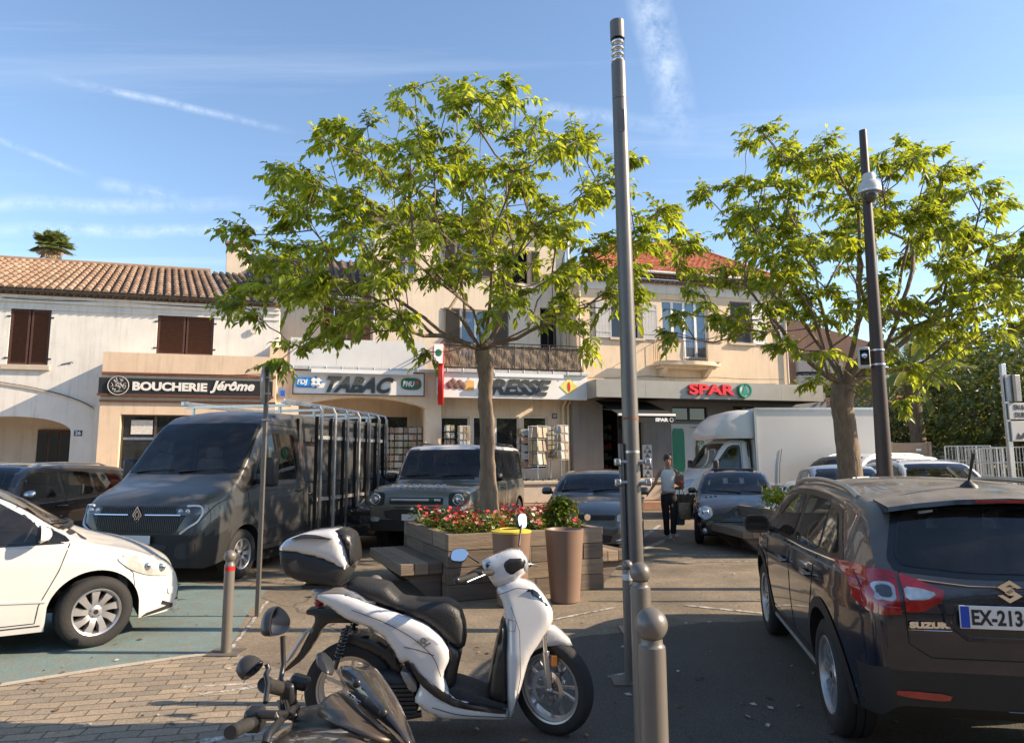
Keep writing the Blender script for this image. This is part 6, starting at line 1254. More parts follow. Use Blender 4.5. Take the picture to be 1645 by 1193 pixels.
# ---- generic family cars placed round the square
def family(label, nose, hd, paintm, H, Lh=4.1, W=1.75, hood=.98, scr=.62, kind='hatch', grille='slim', lens=None, rails=False, mir=None, plate=None, cls='parked_car', face=True, glass=None, roofx=None):
    h = H; xF = Lh/2; xB = -Lh/2; a = xF-.82; b = a-Lh*.625
    ct = xF-1.02 if kind != 'van' else xF-.75
    rs = ct-scr*1.25
    rear = [(xB, hood*.8), (xB+.04, hood), (xB+.22, hood+.22), (xB+.55, h-.06)] if kind == 'hatch' else [(xB, hood*.75), (xB+.05, hood-.0), (xB+.5, hood+.06), (xB+1.15, h-.09)]
    sp = dict(xF=xF, xB=xB, W=W, r=.32 if H < 1.6 else .36, xf=a, xr=b, sill=.22 if H < 1.6 else .28, tum=.36 if H > 1.3 else .4, crown=.05, pf=(.95, .36, 2.4), er=.12,
              top=rear+[(-.25, h), (rs, h-.03), (rs+.3, h-.13), (ct, hood+.05), (ct+.25, hood), (xF-.3, hood-.12), (xF-.07, hood-.26), (xF, hood-.42)],
              belt=[(xB, hood*.78), (xB+.5, hood-.02), (0, hood-.05), (ct, hood-.1), (xF-.4, hood-.22), (xF, hood-.45)], bot=[(xB, .36), (xB+.4, .24), (xF-.4, .22), (xF, .28)], spokes=10)
    fx = Vector((math.cos(hd), math.sin(hd), 0)); loc = nose-fx*xF; loc.z = 0
    c = Car(cls, label, loc, hd, sp, paintm, GRP); z1 = h-.12; zb = hood+.0
    re = xB+.75 if kind == 'hatch' else xB+1.25
    pillar(c, [(ct+.02, zb-.03), (rs+.32, z1-.10), (rs+.05, z1), (-.3, z1+.01), (re-.05, z1-.05), (re-.38, zb+.06), (0, zb-.02)],
           [[(ct-.30, zb+.02), (rs+.24, z1-.13), (rs, z1-.04), (.06, z1-.03), (.06, zb+.02)], [(-.02, zb+.02), (-.02, z1-.03), (-.55, z1-.04), (-.75, z1-.06), (-.75, zb+.03)], [(-.83, zb+.04), (-.83, z1-.07), (re-.02, z1-.10), (re-.25, zb+.08)]])
    screen(c, 0, 0, W*.31, W*.39, h-.10, hood+.09, sm=1); c.wiper((.0, hood+.08), (.55, hood+.12)); c.wiper((-.58, hood+.08), (-.1, hood+.12))
    screen(c, 0, 0, W*.3, W*.37, h-.14, hood+.12, 'B', name='rear_window')
    c.line('door_seam', [(ct-.12, zb-.05), (ct-.22, .3), (0, .28)], 'LR', .008); c.line('door_seam', [(0.02, zb), (0.02, .28)], 'LR', .008); c.handle(.16, hood-.13); c.handle(-.75, hood-.12)
    c.mirror(ct-.32, hood+.03, mir or paintm, 1)
    if face:
        zl = hood-.30
        if grille == 'kidney':
            for sg in (1, -1):
                g = c.stick('grille', [(sg*p[0], p[1]) for p in [(.02, zl+.10), (.30, zl+.11), (.36, zl+.02), (.33, zl-.14), (.06, zl-.16), (.02, zl-.1)]], 'F', BLK, off=.012, sm=1, step=.05); m = MB()
                for i in range(6): y = sg*(.06+.05*i); m.tube([c.proj(y, z, 'F', .018)[0] for z in (zl-.13, zl-.02, zl+.09)], .007, 4)
                pts = smooth_poly([(sg*p[0], p[1]) for p in [(.02, zl+.10), (.30, zl+.11), (.36, zl+.02), (.33, zl-.14), (.06, zl-.16), (.02, zl-.1)]], 1); m.tube([c.proj(*p, 'F', .018)[0] for p in pts+pts[:1]], .012, 5); m.build('grille_frame', CHR, g)
            lamp(c, [(.44, zl+.07), (.80, zl+.13), (.84, zl+.03), (.6, zl-.03), (.44, zl-.02)], [(.55, zl+.03, .04), (.68, zl+.05, .04)], lens=lens)
        else:
            front_intake(c, [(-.46, zl+.04), (.46, zl+.04), (.44, zl-.04), (-.44, zl-.04)], 'grille', bars=2, barmat=CHR if grille == 'chrome' else BLK)
            lamp(c, [(.48, zl+.03), (.62, zl+.10), (.80, zl+.17), (.845, zl+.12), (.80, zl-.02), (.6, zl-.07), (.48, zl-.06)], [(.60, zl+.01, .045), (.72, zl+.05, .045)], lens=lens or LMP)
        front_intake(c, [(-.42, .42), (.42, .42), (.36, .29), (-.36, .29)], bars=2)
        lamp(c, [(.52, .44), (.74, .46), (.72, .37), (.52, .36)], [(.64, .41, .03)], lens=BLK, name='fog_lamp')
        q = c.proj(0, zl, 'F', .015)[0]; m = MB(); m.lathe([(.055, 0), (.05, .012), (.001, .012)], 20, 'x', q); m.build('emblem', CHR, c.root)
    lamp(c, [(.50, hood-.12), (.80, hood-.05), (.82, hood-.25), (.52, hood-.24)], [], 'B', REDL, name='tail_lamp')
    if rails:
        for sg in (1, -1):
            pts = [(rs-.1-(rs-.1-re-.1)*i/8, 0) for i in range(9)]; m = MB(); m.tube([c.proj(x, sg*(W*.315), 'T', .03 if 0 < i < 8 else -.005)[0] for i, (x, _) in enumerate(pts)], .016, 6); m.build('roof_rail', ALU, c.root, smooth=50)
    c.glaze(ct-.05, [ct-.95], ct-1.85, .38 if H < 1.6 else .5, .97)
    return c
GP = paint('graphite_grey_paint', (.075, .078, .082), .28, .4, .9, .14); NB = paint('black_blue_paint', (.003, .004, .007), .25, 0, 1, .12); WP = paint('plain_white_paint', (.66, .67, .67), .3, 0, .7, .1); SB = paint('pale_silver_blue_paint', (.34, .40, .46), .28, .6, .9, .1)
DG = paint('dark_graphite_paint', (.012, .013, .016), .25, .2, 1, .12); BM = paint('pearl_white_paint', (.62, .62, .60), .3, .1, .8, .16)
# grey hatchback right of the planter
c = family('grey small hatchback with slim grille parked right of the flower planter', at(944, 860, 11.6), R(-102), GP, 1.46, 4.0, 1.69, .99)
for sg in (1, -1): c.line('bumper_trim', [(sg*.45, .33), (sg*.78, .40)], 'F', .014, CHR, .012)
c.plate('', 2.05, .50, True, 0, .5, eu=False)
# left-hand dark estate beyond the white hatchback
c = family('black estate car with silver roof rails at the left edge beside the grey van', Vector((-8.25, 9.2, 0)), R(-91), DG, 1.66, 4.7, 1.84, 1.08, rails=True, mir=ALU, kind='hatch')
# sloping dark car between van and off-roader
family('low dark saloon squeezed between the grey van and the boxy off-roader', at(560, 860, 13.2), R(-103), DG, 1.46, 4.4, 1.78, .97, kind='saloon')
# right-hand group
family('white estate car with a chrome kidney grille parked beside the lorry', at(1282, 830, 17.3), R(-155), BM, 1.76, 4.8, 1.98, 1.14, grille='kidney', rails=True)
family('pale silver blue hatchback behind the trunk of the far tree', at(1392, 860, 13.7), R(-104), SB, 1.50, 3.6, 1.74, 1.0, mir=BLK)
family('white compact car with dark windscreen parked at the far right, facing the camera', at(1572, 830, 13.0), R(-98), WP, 1.60, 4.2, 1.8, 1.05, rails=True)
# ---- small bubble-shaped dark city car facing the camera
def bubble():
    sp = dict(xF=1.72, xB=-1.72, W=1.63, r=.275, tw=.16, rim=.18, xf=1.12, xr=-1.23, sill=.19, tum=.34, crown=.05, pf=(.9, .26, 2.2), er=.10, spokes=6,
              top=[(-1.72, .8), (-1.66, 1.0), (-1.35, 1.34), (-.9, 1.41), (-.1, 1.42), (.15, 1.38), (.98, .95), (1.3, .84), (1.56, .72), (1.68, .60), (1.72, .5)], belt=[(-1.72, .75), (-1.2, .88), (.5, .86), (1.1, .76), (1.72, .46)], bot=[(-1.72, .3), (-1.4, .2), (1.4, .18), (1.72, .24)])
    hd = R(-107); fx = Vector((math.cos(hd), math.sin(hd), 0)); nose = at(1185, 870, 13.1)
    c = Car('parked_car', 'small dark bubble-shaped city car with round headlamps facing the camera near the supermarket', nose-fx*1.72, hd, sp, NB, GRP)
    pillar(c, [(.98, .88), (.35, 1.26), (.1, 1.33), (-.9, 1.32), (-1.2, 1.2), (-1.35, .95)], [[(.72, .93), (.3, 1.2), (.08, 1.28), (-.35, 1.28), (-.35, .92)], [(-.42, .92), (-.42, 1.28), (-.85, 1.27), (-1.2, .96)]])
    screen(c, 0, 0, .52, .65, 1.34, .97, sm=1); c.wiper((.1, .965), (-.5, 1.0)); c.wiper((.55, .965), (.1, 1.0)); screen(c, 0, 0, .5, .6, 1.3, .98, 'B', name='rear_window'); c.mirror(.55, .96, NB, .85)
    for sg in (1, -1):
        l = c.stick('headlight', [(sg*(.56+.135*math.cos(t)), .63+.125*math.sin(t)-(.02 if math.sin(t) > .7 else 0)) for t in [2*PI*i/20 for i in range(20)]], 'F', LMP, off=.012, step=.04); q = c.proj(sg*.56, .63, 'F', .0)[0]; m = MB(); m.ball(q, .07, 14, sc=(.4, 1, 1)); m.build('lamp_reflector', CHR, l, smooth=60)
        q = c.proj(sg*.57, .30, 'F', .0)[0]; m = MB(); m.ball(q, .055, 12, sc=(.4, 1, 1)); m.build('fog_lamp', LMP, c.root, smooth=60)
    c.line('bonnet_seam', [(-.68, .60), (-.4, .50), (.4, .50), (.68, .60)], 'F', .012); c.line('bumper_slot', [(-.42, .47), (.42, .47)], 'F', .03); logo_diamond(c, .61, .085)
    for i in range(3):
        q = c.proj(1.02+.0*i, -.42+i*.09-.12, 'T', .001)[0]; m = MB(); m.lathe([(.001, .002), (.03, .002), (.033, -.004)], 14, c=q); m.build('bonnet_vent', BLK, c.root)
    c.plate('986 DKC 83', 1.745, .385, True, 0, .52); m = MB(); m.box(-.55, .0, -.40, .40, 1.36, 1.432); m.build('sunroof_frame', BLK, c.root, bevel=.01)
    c.line('bumper_edge', [(-.75, .36), (-.4, .27), (.4, .27), (.75, .36)], 'F', .02, BLK)
    c.glaze(.9, [.0], -.8, .34, .92)
bubble()
# ---- white box lorry
def lorry():
    WL = paint('lorry_white_paint', (.60, .60, .58), .4, 0, .4, .16); WBX = pm('white_box_panel', (.62, .60, .57), .5, var=.05, scale=.8, bump=.04, bscale=3)
    def spl(x, y, z): return 'bumper' if (x > 2.15 and z < .68) else 'body'
    sp = dict(xF=2.85, xB=.7, W=1.95, r=.34, tw=.2, rim=.2, xf=2.0, xr=-1.3, sill=.42, tum=.13, rr=.10, crown=.05, pf=(.9, .2, 2.2), pr=(.1, 0, 2), er=.14, gap=.08,
              top=[(.7, 2.16), (.9, 2.22), (1.2, 2.22), (1.4, 2.12), (2.02, 1.36), (2.2, 1.26), (2.55, 1.12), (2.75, .95), (2.83, .8), (2.85, .7)], belt=[(.7, 1.22), (1.6, 1.2), (2.2, 1.1), (2.85, .68)], bot=[(.7, .42), (2.3, .38), (2.85, .32)], split=spl, mats={'bumper': CLAD}, spokes=6)
    hd = R(184); fx = Vector((math.cos(hd), math.sin(hd), 0)); nose = at(1082, 800, 19.4); loc = nose-fx*2.85+Vector((0, .75, 0)); 
    c = Car('box_lorry', 'white box lorry with an aerodynamic cab hood parked in front of the supermarket', loc, hd, sp, WL, cat='lorry'); RT = c.root
    for v in 'LR':
        c.stick('window_surround', [(1.98, 1.22), (1.88, 1.30), (1.35, 1.96), (1.2, 2.02), (.98, 2.02), (.98, 1.2)], v, SAT, off=.003, sm=1, keep=.1); c.stick('side_window', [(1.75, 1.26), (1.72, 1.38), (1.3, 1.90), (1.18, 1.95), (1.06, 1.95), (1.05, 1.27)], v, GLS, off=.008, sm=2, keep=.1)
    c.line('door_seam', [(1.97, 1.2), (1.9, .9), (1.62, .75), (1.6, .5), (.95, .5), (.95, 2.08), (1.25, 2.1)], 'LR', .012)
    screen(c, 0, 0, .74, .85, 2.05, 1.40, sm=1); c.wiper((.0, 1.39), (.6, 1.44)); lamp(c, [(.52, .92), (.72, 1.06), (.88, 1.10), (.90, .92), (.78, .80), (.52, .80)], [(.64, .88, .06), (.78, .94, .05)], lens=LMP)
    front_intake(c, [(-.48, 1.0), (.48, 1.0), (.45, .82), (-.45, .82)], 'grille', bars=4)
    for sg in (1, -1):
        y0 = abs(c.proj(1.75, 1.25, 'L', 0)[0].y); m = MB(); m.m = Matrix.Translation((1.78, sg*(y0+.17), 1.42)); m.box(-.05, .07, -.10, .10, -.18, .18); h = m.build('wing_mirror', BLK, RT, bevel=.04); m = MB(); m.tube([(1.78, sg*(y0-.03), 1.26), (1.78, sg*(y0+.12), 1.26)], .025, 6); m.build('mirror_arm', BLK, h)
    # box body
    x0, x1 = -3.2, .62; m = MB(); m.box(x0, x1, -1.08, 1.08, .86, 3.03); bx = m.build('cargo_box', WBX, RT, bevel=.015)
    m = MB(); e = .035
    for y in (-1.085, 1.085):
        for z in (.88, 3.01): m.box(x0-.01, x1+.01, y-e/2-.01, y+e/2+.01, z-e, z+e)
        for x in (x0, x1): m.box(x-e, x+e, y-e/2-.008, y+e/2+.008, .86+e, 3.03-e)
    m.build('edge_profile', ALU, bx)
    for i in range(5):
        for y in (-1.1, 1.1): m = MB(); m.box(x0+.4+i*.75, x0+.46+i*.75, y-.012, y+.012, .80, .84); m.build('marker_lamp', ORGL, bx)
    m = MB(); m.tube([(-.1, 1.09, 1.9), (-.02, 1.09, 1.5), (.02, 1.09, .95)], .006, 4); m.build('scratch', UND, bx)
    m = MB(); pr = [(.63, 2.2), (.63, 3.0), (.95, 3.0), (1.28, 2.92), (1.55, 2.72), (1.75, 2.45), (1.78, 2.28), (1.70, 2.19)]; rings = []
    for y, k in ((-1.02, .86), (-.95, .96), (-.7, 1), (0, 1.02), (.7, 1), (.95, .96), (1.02, .86)): rings.append([(.63+(a-.63)*k, y, 2.2+(b-2.2)*k) for a, b in pr])
    m.loft(rings); m.build('cab_hood', WL, RT, smooth=45)
    m = MB(); m.box(x0+.1, 1.0, -.45, .45, .60, .80); m.box(x0+.3, x1-.1, -.9, .9, .80, .859); m.build('chassis', UND, RT); m = MB(); m.box(-.6, .5, -1.0, -.95, .42, .75); m.build('side_guard', ALU, RT); m = MB(); m.box(-.6, .5, .95, 1.0, .42, .75); m.build('side_guard', ALU, RT)
    m = MB(); m.box(x0+.2, -2.0, .9, .98, .5, .8); m.build('side_guard', BLK, RT); m = MB(); m.lathe([(.02, -.9), (.02, .9)], 6, 'y', (0, 0, .5)); m.build('tow_pin', BLK, RT)
    c.glaze(1.95, [1.15], None, .75, 1.0, bulk=.78)
lorry()
# ---------------------------------------------------------------- trees
BARK = pm('grey_brown_bark', (.11, .08, .055), .9, var=.3, scale=14, bump=1, bscale=30, stretch=(1, 1, .3), col2=(.25, .19, .135))
LF = [pm('leaf_bright', (.175, .245, .028), .38, var=.25, scale=3, trans=.5), pm('leaf_mid', (.13, .185, .024), .38, var=.25, scale=3, trans=.45), pm('leaf_young', (.22, .30, .04), .38, var=.2, scale=3, trans=.52)]
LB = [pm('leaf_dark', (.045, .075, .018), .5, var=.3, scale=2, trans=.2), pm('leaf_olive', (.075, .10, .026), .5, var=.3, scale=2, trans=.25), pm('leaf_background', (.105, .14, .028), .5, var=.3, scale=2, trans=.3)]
def leaf(mb, p, d, sz, rn, mi, w=.5, fold=.25):
    # one pointed leaf folded along its midrib and drooping to the tip
    d = d.normalized(); s = d.cross(Vector((rn.gauss(0, .3), rn.gauss(0, .3), 1))); s = s.normalized() if s.length > 1e-4 else Vector((1, 0, 0)); n = s.cross(d).normalized()
    if n.z < 0: n = -n
    m = p+d*sz*.45; t = p+d*sz*.95-Vector((0, 0, sz*.28)); l = p+d*sz*.42+s*sz*w*.5+n*sz*fold*.3; r = p+d*sz*.42-s*sz*w*.5+n*sz*fold*.3
    l2 = p+d*sz*.75+s*sz*w*.3+n*sz*fold*.1-Vector((0, 0, sz*.12)); r2 = p+d*sz*.75-s*sz*w*.3+n*sz*fold*.1-Vector((0, 0, sz*.12))
    b = len(mb.v); mb.v += [p, m, t, l, r, l2, r2]; mb.f += [[b, b+4, b+1], [b, b+1, b+3], [b+1, b+4, b+6, b+2], [b+1, b+2, b+5, b+3]]; mb.mi += [mi]*4
def grow(name, label, trunk, limbs, lobes, Y, seed, nclump=190, twigs=5, leaves=9, lsz=.13, depth=2.6, rtop=.11, mats=None, cat='tree', group='trees in the wooden planters'):
    rn = random.Random(seed); tp = [P(x, y, Y)+Vector((0, dy, 0)) for x, y, dy in trunk[0]]; base = tp[0].copy(); o = thing(name, label, cat, base, 0, group)
    mb = MB(base); rs = trunk[1]; q = []; rr = []
    for i in range(len(tp)-1):
        for k in range(5): t = k/5; q.append(tp[i].lerp(tp[i+1], t)+Vector((rn.uniform(-.01, .01), rn.uniform(-.01, .01), 0))); rr.append(rs[i]+(rs[i+1]-rs[i])*t+rn.uniform(-.006, .006))
    q.append(tp[-1]); rr.append(rs[-1]); mb.tube(q, rr, 14)
    nodes = []  # (pos, parent)
    nodes.append((tp[-1], -1)); fork = tp[-1]
    for L_ in limbs:
        par = 0; prev = None
        pts = [P(x, y, Y)+Vector((0, dy, 0)) for x, y, dy in L_]; prev = fork
        for p in pts:
            k = max(2, int((p-prev).length/.3)); mid = prev
            for i in range(1, k+1):
                w = prev.lerp(p, i/k)+Vector([rn.uniform(-.03, .03) for _ in range(3)])*(i < k); nodes.append((w, par)); par = len(nodes)-1
            prev = p
    # clump centres inside the crown's lobes
    tot = sum(r*r for _, _, r in lobes); cl = []; xs = [x for x, y, r in lobes]; cx = sum(xs)/len(xs); cw = (max(xs)-min(xs))/2+60
    for (x, y, r) in lobes:
        for _ in range(max(1, int(nclump*r*r/tot+.5))):
            r_q = r*.82; a = rn.uniform(0, 2*PI); d = math.sqrt(rn.random())*r_q; X = x+d*math.cos(a); Z = y+22+d*math.sin(a); dd = depth*math.sqrt(max(.06, 1-((X-cx)/cw)**2)); c = P(X, Z, Y); yo = rn.uniform(-dd, dd)
            s = (Y+yo)/Y; s = 1+(s-1)*.9; c = Vector((c.x*s, Y+yo, CAM_H+(c.z-CAM_H)*s)); cl.append(c)
    cl.sort(key=lambda c: (c-fork).length)
    pl_ = [0.0]
    for i in range(1, len(nodes)): pl_.append(pl_[nodes[i][1]]+(nodes[i][0]-nodes[nodes[i][1]][0]).length)
    for c in cl:
        best = min(range(len(nodes)), key=lambda i: (nodes[i][0]-c).length+.42*pl_[i]+(.0 if nodes[i][0].z < c.z+.1 else .5)); a = nodes[best][0]; L_ = (c-a).length
        k = max(1, int(L_/.28)); par = best; sag = rn.uniform(.02, .12)*L_
        for i in range(1, k+1):
            t = i/k; w = a.lerp(c, t)+Vector((0, 0, -sag*math.sin(PI*t)))+Vector([rn.uniform(-.035, .035) for _ in range(3)])*(1 if i < k else 0); nodes.append((w, par)); pl_.append(pl_[par]+(w-nodes[par][0]).length); par = len(nodes)-1
    cnt = [0]*len(nodes); kids = [[] for _ in nodes]
    for i in range(len(nodes)-1, 0, -1): cnt[i] = max(cnt[i], 1); cnt[nodes[i][1]] += cnt[i]; kids[nodes[i][1]].append(i)
    mx = cnt[0]
    def rad(i): return max(.005, rtop*(cnt[i]/mx)**.5)
    # chains of nodes become tapering limbs
    stack = [0]; done = set()
    while stack:
        s = stack.pop()
        for c in kids[s]:
            chain = [s, c]; cur = c
            while kids[cur]:
                nx = max(kids[cur], key=lambda i: cnt[i])
                for other in kids[cur]:
                    if other != nx: pass
                stack.append(cur) if len(kids[cur]) > 1 else None
                chain.append(nx); cur = nx
            # only the heaviest continuation is followed; side branches start again from their node
            if (s, c) in done: continue
            for a, b in zip(chain[:-1], chain[1:]): done.add((a, b))
            pts = [nodes[i][0] for i in chain]; r_ = [rad(i) for i in chain]; r_[0] = min(r_[0], r_[1]*1.25) if s != 0 else r_[1]*1.25; mb.tube(pts, r_, 7 if r_[0] > .03 else 5 if r_[0] > .012 else 4, cap=False)
    lm = MB(base)
    for c in cl:
        out = (c-fork); out.z *= .4; out = out.normalized() if out.length > .01 else Vector((1, 0, 0)); nt = twigs
        for _ in range(nt):
            d = (out*rn.uniform(.2, 1)+Vector((rn.gauss(0, .7), rn.gauss(0, .7), rn.gauss(.0, .4)))).normalized(); L_ = rn.uniform(.14, .40); pts = [c+d*L_*t+Vector((0, 0, -.10*t*t)) for t in (0, .35, .7, 1)]
            mb.tube(pts, [.0055, .0045, .0035, .002], 3, cap=False); base_mi = rn.choice((0, 0, 1, 1, 2))
            for k in range(leaves):
                t = .2+.8*(k+rn.random()*.5)/leaves; p = c+d*L_*t+Vector((0, 0, -.10*t*t)); sd_ = d.cross(Vector((0, 0, 1))); sd_ = sd_.normalized() if sd_.length > .01 else Vector((1, 0, 0))
                ld = d*.6+sd_*(1 if k % 2 else -1)*rn.uniform(.5, 1)+Vector((0, 0, rn.uniform(-1.0, .0)))
                if k >= leaves-1: ld = d+Vector((0, 0, -.4))
                leaf(lm, p, ld, lsz*rn.uniform(.5, 1.25), rn, base_mi if rn.random() < .75 else rn.randrange(3), rn.uniform(.42, .58))
    mb.build('trunk', BARK, o, smooth=60, fix=False); lm.build('crown', mats or LF, o, fix=False); return o
grow('tree', 'broad low crowned tree rising from the flower planter in front of the tobacconist', ([(787, 838, 0), (784, 760, 0), (783, 700, 0), (779, 640, 0), (780, 590, 0), (775, 563, 0)], [.14, .108, .10, .098, .11, .112]),
     [[(735, 548, -.1), (700, 545, -.3), (665, 520, -.4), (630, 505, -.5)], [(752, 530, .2), (735, 500, .3), (700, 480, .6)], [(748, 520, -.2), (745, 470, -.3), (720, 400, -.4)], [(800, 520, .2), (812, 480, .3), (820, 420, .2)], [(830, 548, -.2), (868, 530, -.3), (885, 505, -.5)], [(850, 520, .3), (865, 470, .5), (900, 420, .7)], [(700, 520, .5), (640, 470, .9), (590, 440, 1.0)], [(790, 500, -.6), (790, 430, -1.0)], [(762, 505, -.3), (680, 450, -.9)]],
     [(655, 135, 26), (740, 150, 42), (800, 165, 45), (850, 215, 50), (920, 225, 42), (960, 300, 45), (1000, 232, 22), (1035, 350, 38), (1070, 320, 32), (1090, 380, 34), (560, 215, 50), (620, 240, 55), (700, 240, 60), (780, 250, 60), (490, 260, 38), (520, 300, 40), (590, 320, 55), (670, 330, 60), (760, 340, 60), (850, 330, 60), (930, 370, 50), (470, 325, 35), (410, 365, 35), (480, 385, 45), (560, 400, 55), (640, 410, 50), (720, 420, 45), (820, 420, 50), (900, 430, 45), (395, 460, 35), (460, 445, 45), (530, 470, 40), (600, 480, 28), (470, 545, 22), (520, 520, 25), (565, 500, 25), (1000, 420, 35), (980, 470, 30), (930, 480, 28), (880, 500, 22), (700, 540, 15), (650, 480, 26), (940, 515, 18), (800, 480, 25)],
     9.3, 11, 300, 7, 10, .118, 2.2, .075)
grow('tree', 'tall upright crowned tree with a thick trunk behind the dark blue crossover', ([(1372, 850, 0), (1366, 760, 0), (1358, 690, 0), (1352, 645, 0), (1356, 618, 0)], [.25, .205, .19, .195, .21]),
     [[(1325, 600, -.1), (1315, 560, -.2), (1295, 510, -.3), (1250, 450, -.4)], [(1345, 560, .2), (1335, 500, .3), (1320, 420, .4)], [(1362, 560, -.2), (1368, 490, -.3), (1370, 400, -.2)], [(1395, 590, .1), (1430, 560, .2), (1455, 510, .3), (1480, 430, .3)], [(1385, 560, -.3), (1420, 480, -.5), (1440, 380, -.5)], [(1420, 585, .3), (1480, 540, .6), (1560, 490, .8), (1620, 440, .9)], [(1300, 590, -.2), (1262, 560, -.3), (1215, 510, -.5), (1180, 470, -.6)], [(1350, 560, .6), (1300, 470, .9)]],
     [(1225, 215, 28), (1270, 240, 38), (1345, 235, 42), (1320, 280, 50), (1420, 250, 42), (1470, 250, 40), (1390, 310, 55), (1250, 300, 50), (1190, 270, 26), (1130, 300, 25), (1190, 340, 45), (1260, 370, 55), (1330, 380, 55), (1440, 350, 55), (1500, 300, 50), (1545, 275, 35), (1500, 390, 55), (1570, 350, 45), (1625, 370, 45), (1690, 380, 60), (1600, 420, 55), (1640, 470, 50), (1540, 460, 50), (1480, 490, 50), (1420, 460, 45), (1200, 420, 45), (1260, 450, 50), (1320, 470, 45), (1150, 480, 30), (1095, 500, 30), (1200, 500, 32), (1250, 530, 28), (1300, 550, 24), (1420, 545, 30), (1470, 570, 28), (1540, 520, 35), (1120, 430, 24), (1600, 300, 20), (1320, 590, 16), (1440, 610, 16), (1690, 470, 50)],
     12.6, 23, 380, 7, 10, .14, 3.0, .13)
def bushy(name, label, c, r, n, lsz, mats, seed, cat='tree', trunk_h=None, lumps=9, group=None, flat=.35, kind=None, droop=-.2, tr=.12):
    # crown of leaves over several uneven lumps, dense enough to hide its limbs; c is the ground point
    rn = random.Random(seed); o = thing(name, label, cat, c, 0, group); base = trunk_h if trunk_h is not None else r[2]; L_ = []
    for i in range(lumps):
        a = rn.uniform(0, 2*PI); q = rn.uniform(.1, .72); L_.append((Vector((math.cos(a)*q*r[0], math.sin(a)*q*r[1], base+rn.uniform(-.55, .6)*r[2])), rn.uniform(.38, .62)))
    L_.append((Vector((0, 0, base)), .75)); mb = MB()
    for i in range(n):
        c0, k = L_[rn.randrange(len(L_))]; d = Vector((rn.gauss(0, 1), rn.gauss(0, 1), rn.gauss(0, 1))).normalized(); s = k*(1-.5*rn.random()**2.2); p = c0+Vector((d.x*r[0]*s, d.y*r[1]*s, d.z*r[2]*s)); nn = noise.noise(p*1.1/max(.2, min(r)*.4)+Vector((seed, 0, 0)))
        if nn < -.18 and rn.random() < .75: continue
        if p.z < .05: p.z = .05+rn.random()*.2
        leaf(mb, p, Vector((d.x+rn.gauss(0, .5), d.y+rn.gauss(0, .5), d.z*.4+droop+rn.gauss(0, .3))), lsz*rn.uniform(.6, 1.3), rn, 0 if nn < .02 and rn.random() < .6 else rn.randrange(len(mats)), .55)
    t = MB(); t.tube([(0, 0, -.02), (.03, .02, base*.5), (0, 0, base)], [tr, tr*.8, tr*.5], 8)
    for c0, k in L_[:-1]: t.tube([(0, 0, base*.45), c0*.55+Vector((0, 0, base*.25)), c0], [tr*.5, tr*.35, tr*.15], 5, cap=False)
    t.build('trunk', BARK, o, smooth=60, fix=False); mb.build('crown', mats, o, fix=False); return o
gp = 'trees and shrubs on the right edge'
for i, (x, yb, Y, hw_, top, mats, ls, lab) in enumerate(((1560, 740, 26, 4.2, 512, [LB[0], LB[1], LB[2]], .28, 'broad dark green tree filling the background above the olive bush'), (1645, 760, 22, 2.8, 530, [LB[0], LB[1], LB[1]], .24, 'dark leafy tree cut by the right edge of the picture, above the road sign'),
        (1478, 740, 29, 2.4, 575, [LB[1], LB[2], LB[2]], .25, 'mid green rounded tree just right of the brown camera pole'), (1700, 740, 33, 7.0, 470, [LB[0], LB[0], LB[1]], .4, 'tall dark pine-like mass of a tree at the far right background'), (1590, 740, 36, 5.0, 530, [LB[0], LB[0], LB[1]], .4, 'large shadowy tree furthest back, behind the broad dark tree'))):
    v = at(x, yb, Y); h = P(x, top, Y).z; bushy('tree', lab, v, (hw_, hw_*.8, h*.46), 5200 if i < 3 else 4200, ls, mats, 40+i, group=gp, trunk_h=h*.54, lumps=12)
v = at(1528, 740, 21); bushy('olive_bush', 'rounded grey green olive bush above the low wooden fence', v, (1.0, .9, .8), 3200, .12, [pm('olive_leaf', (.13, .15, .09), .6, var=.2), pm('olive_leaf_pale', (.21, .22, .14), .6, var=.2)], 60, 'bush', trunk_h=1.15, group=gp, tr=.07)
v = at(1600, 740, 23); bushy('hedge_shrub', 'bright yellow green shrub trailing over the garden wall at right', v, (1.5, .8, .6), 2200, .16, [LB[2], LF[1]], 61, 'shrub', trunk_h=2.1, group=gp)
v = at(1440, 745, 25); bushy('hedge_shrub', 'dark shrub between the brown camera pole and the wooden fence', v, (1.3, 1, 1.5), 3000, .18, [LB[0], LB[1]], 62, 'shrub', trunk_h=1.7, group=gp)
v = at(1405, 690, 27); bushy('hedge_shrub', 'mid green shrub showing between the lorry and the brown camera pole', v, (1.0, 1, 1.8), 2600, .2, [LB[1], LB[2]], 63, 'shrub', trunk_h=2.2, group=gp)
v = at(1350, 600, 38); bushy('tree', 'bright green tree behind the thick trunk and the low cream building', v, (3.4, 3, 2.6), 3600, .3, [LB[1], LB[2], LF[1]], 64, group=gp, trunk_h=4.6)
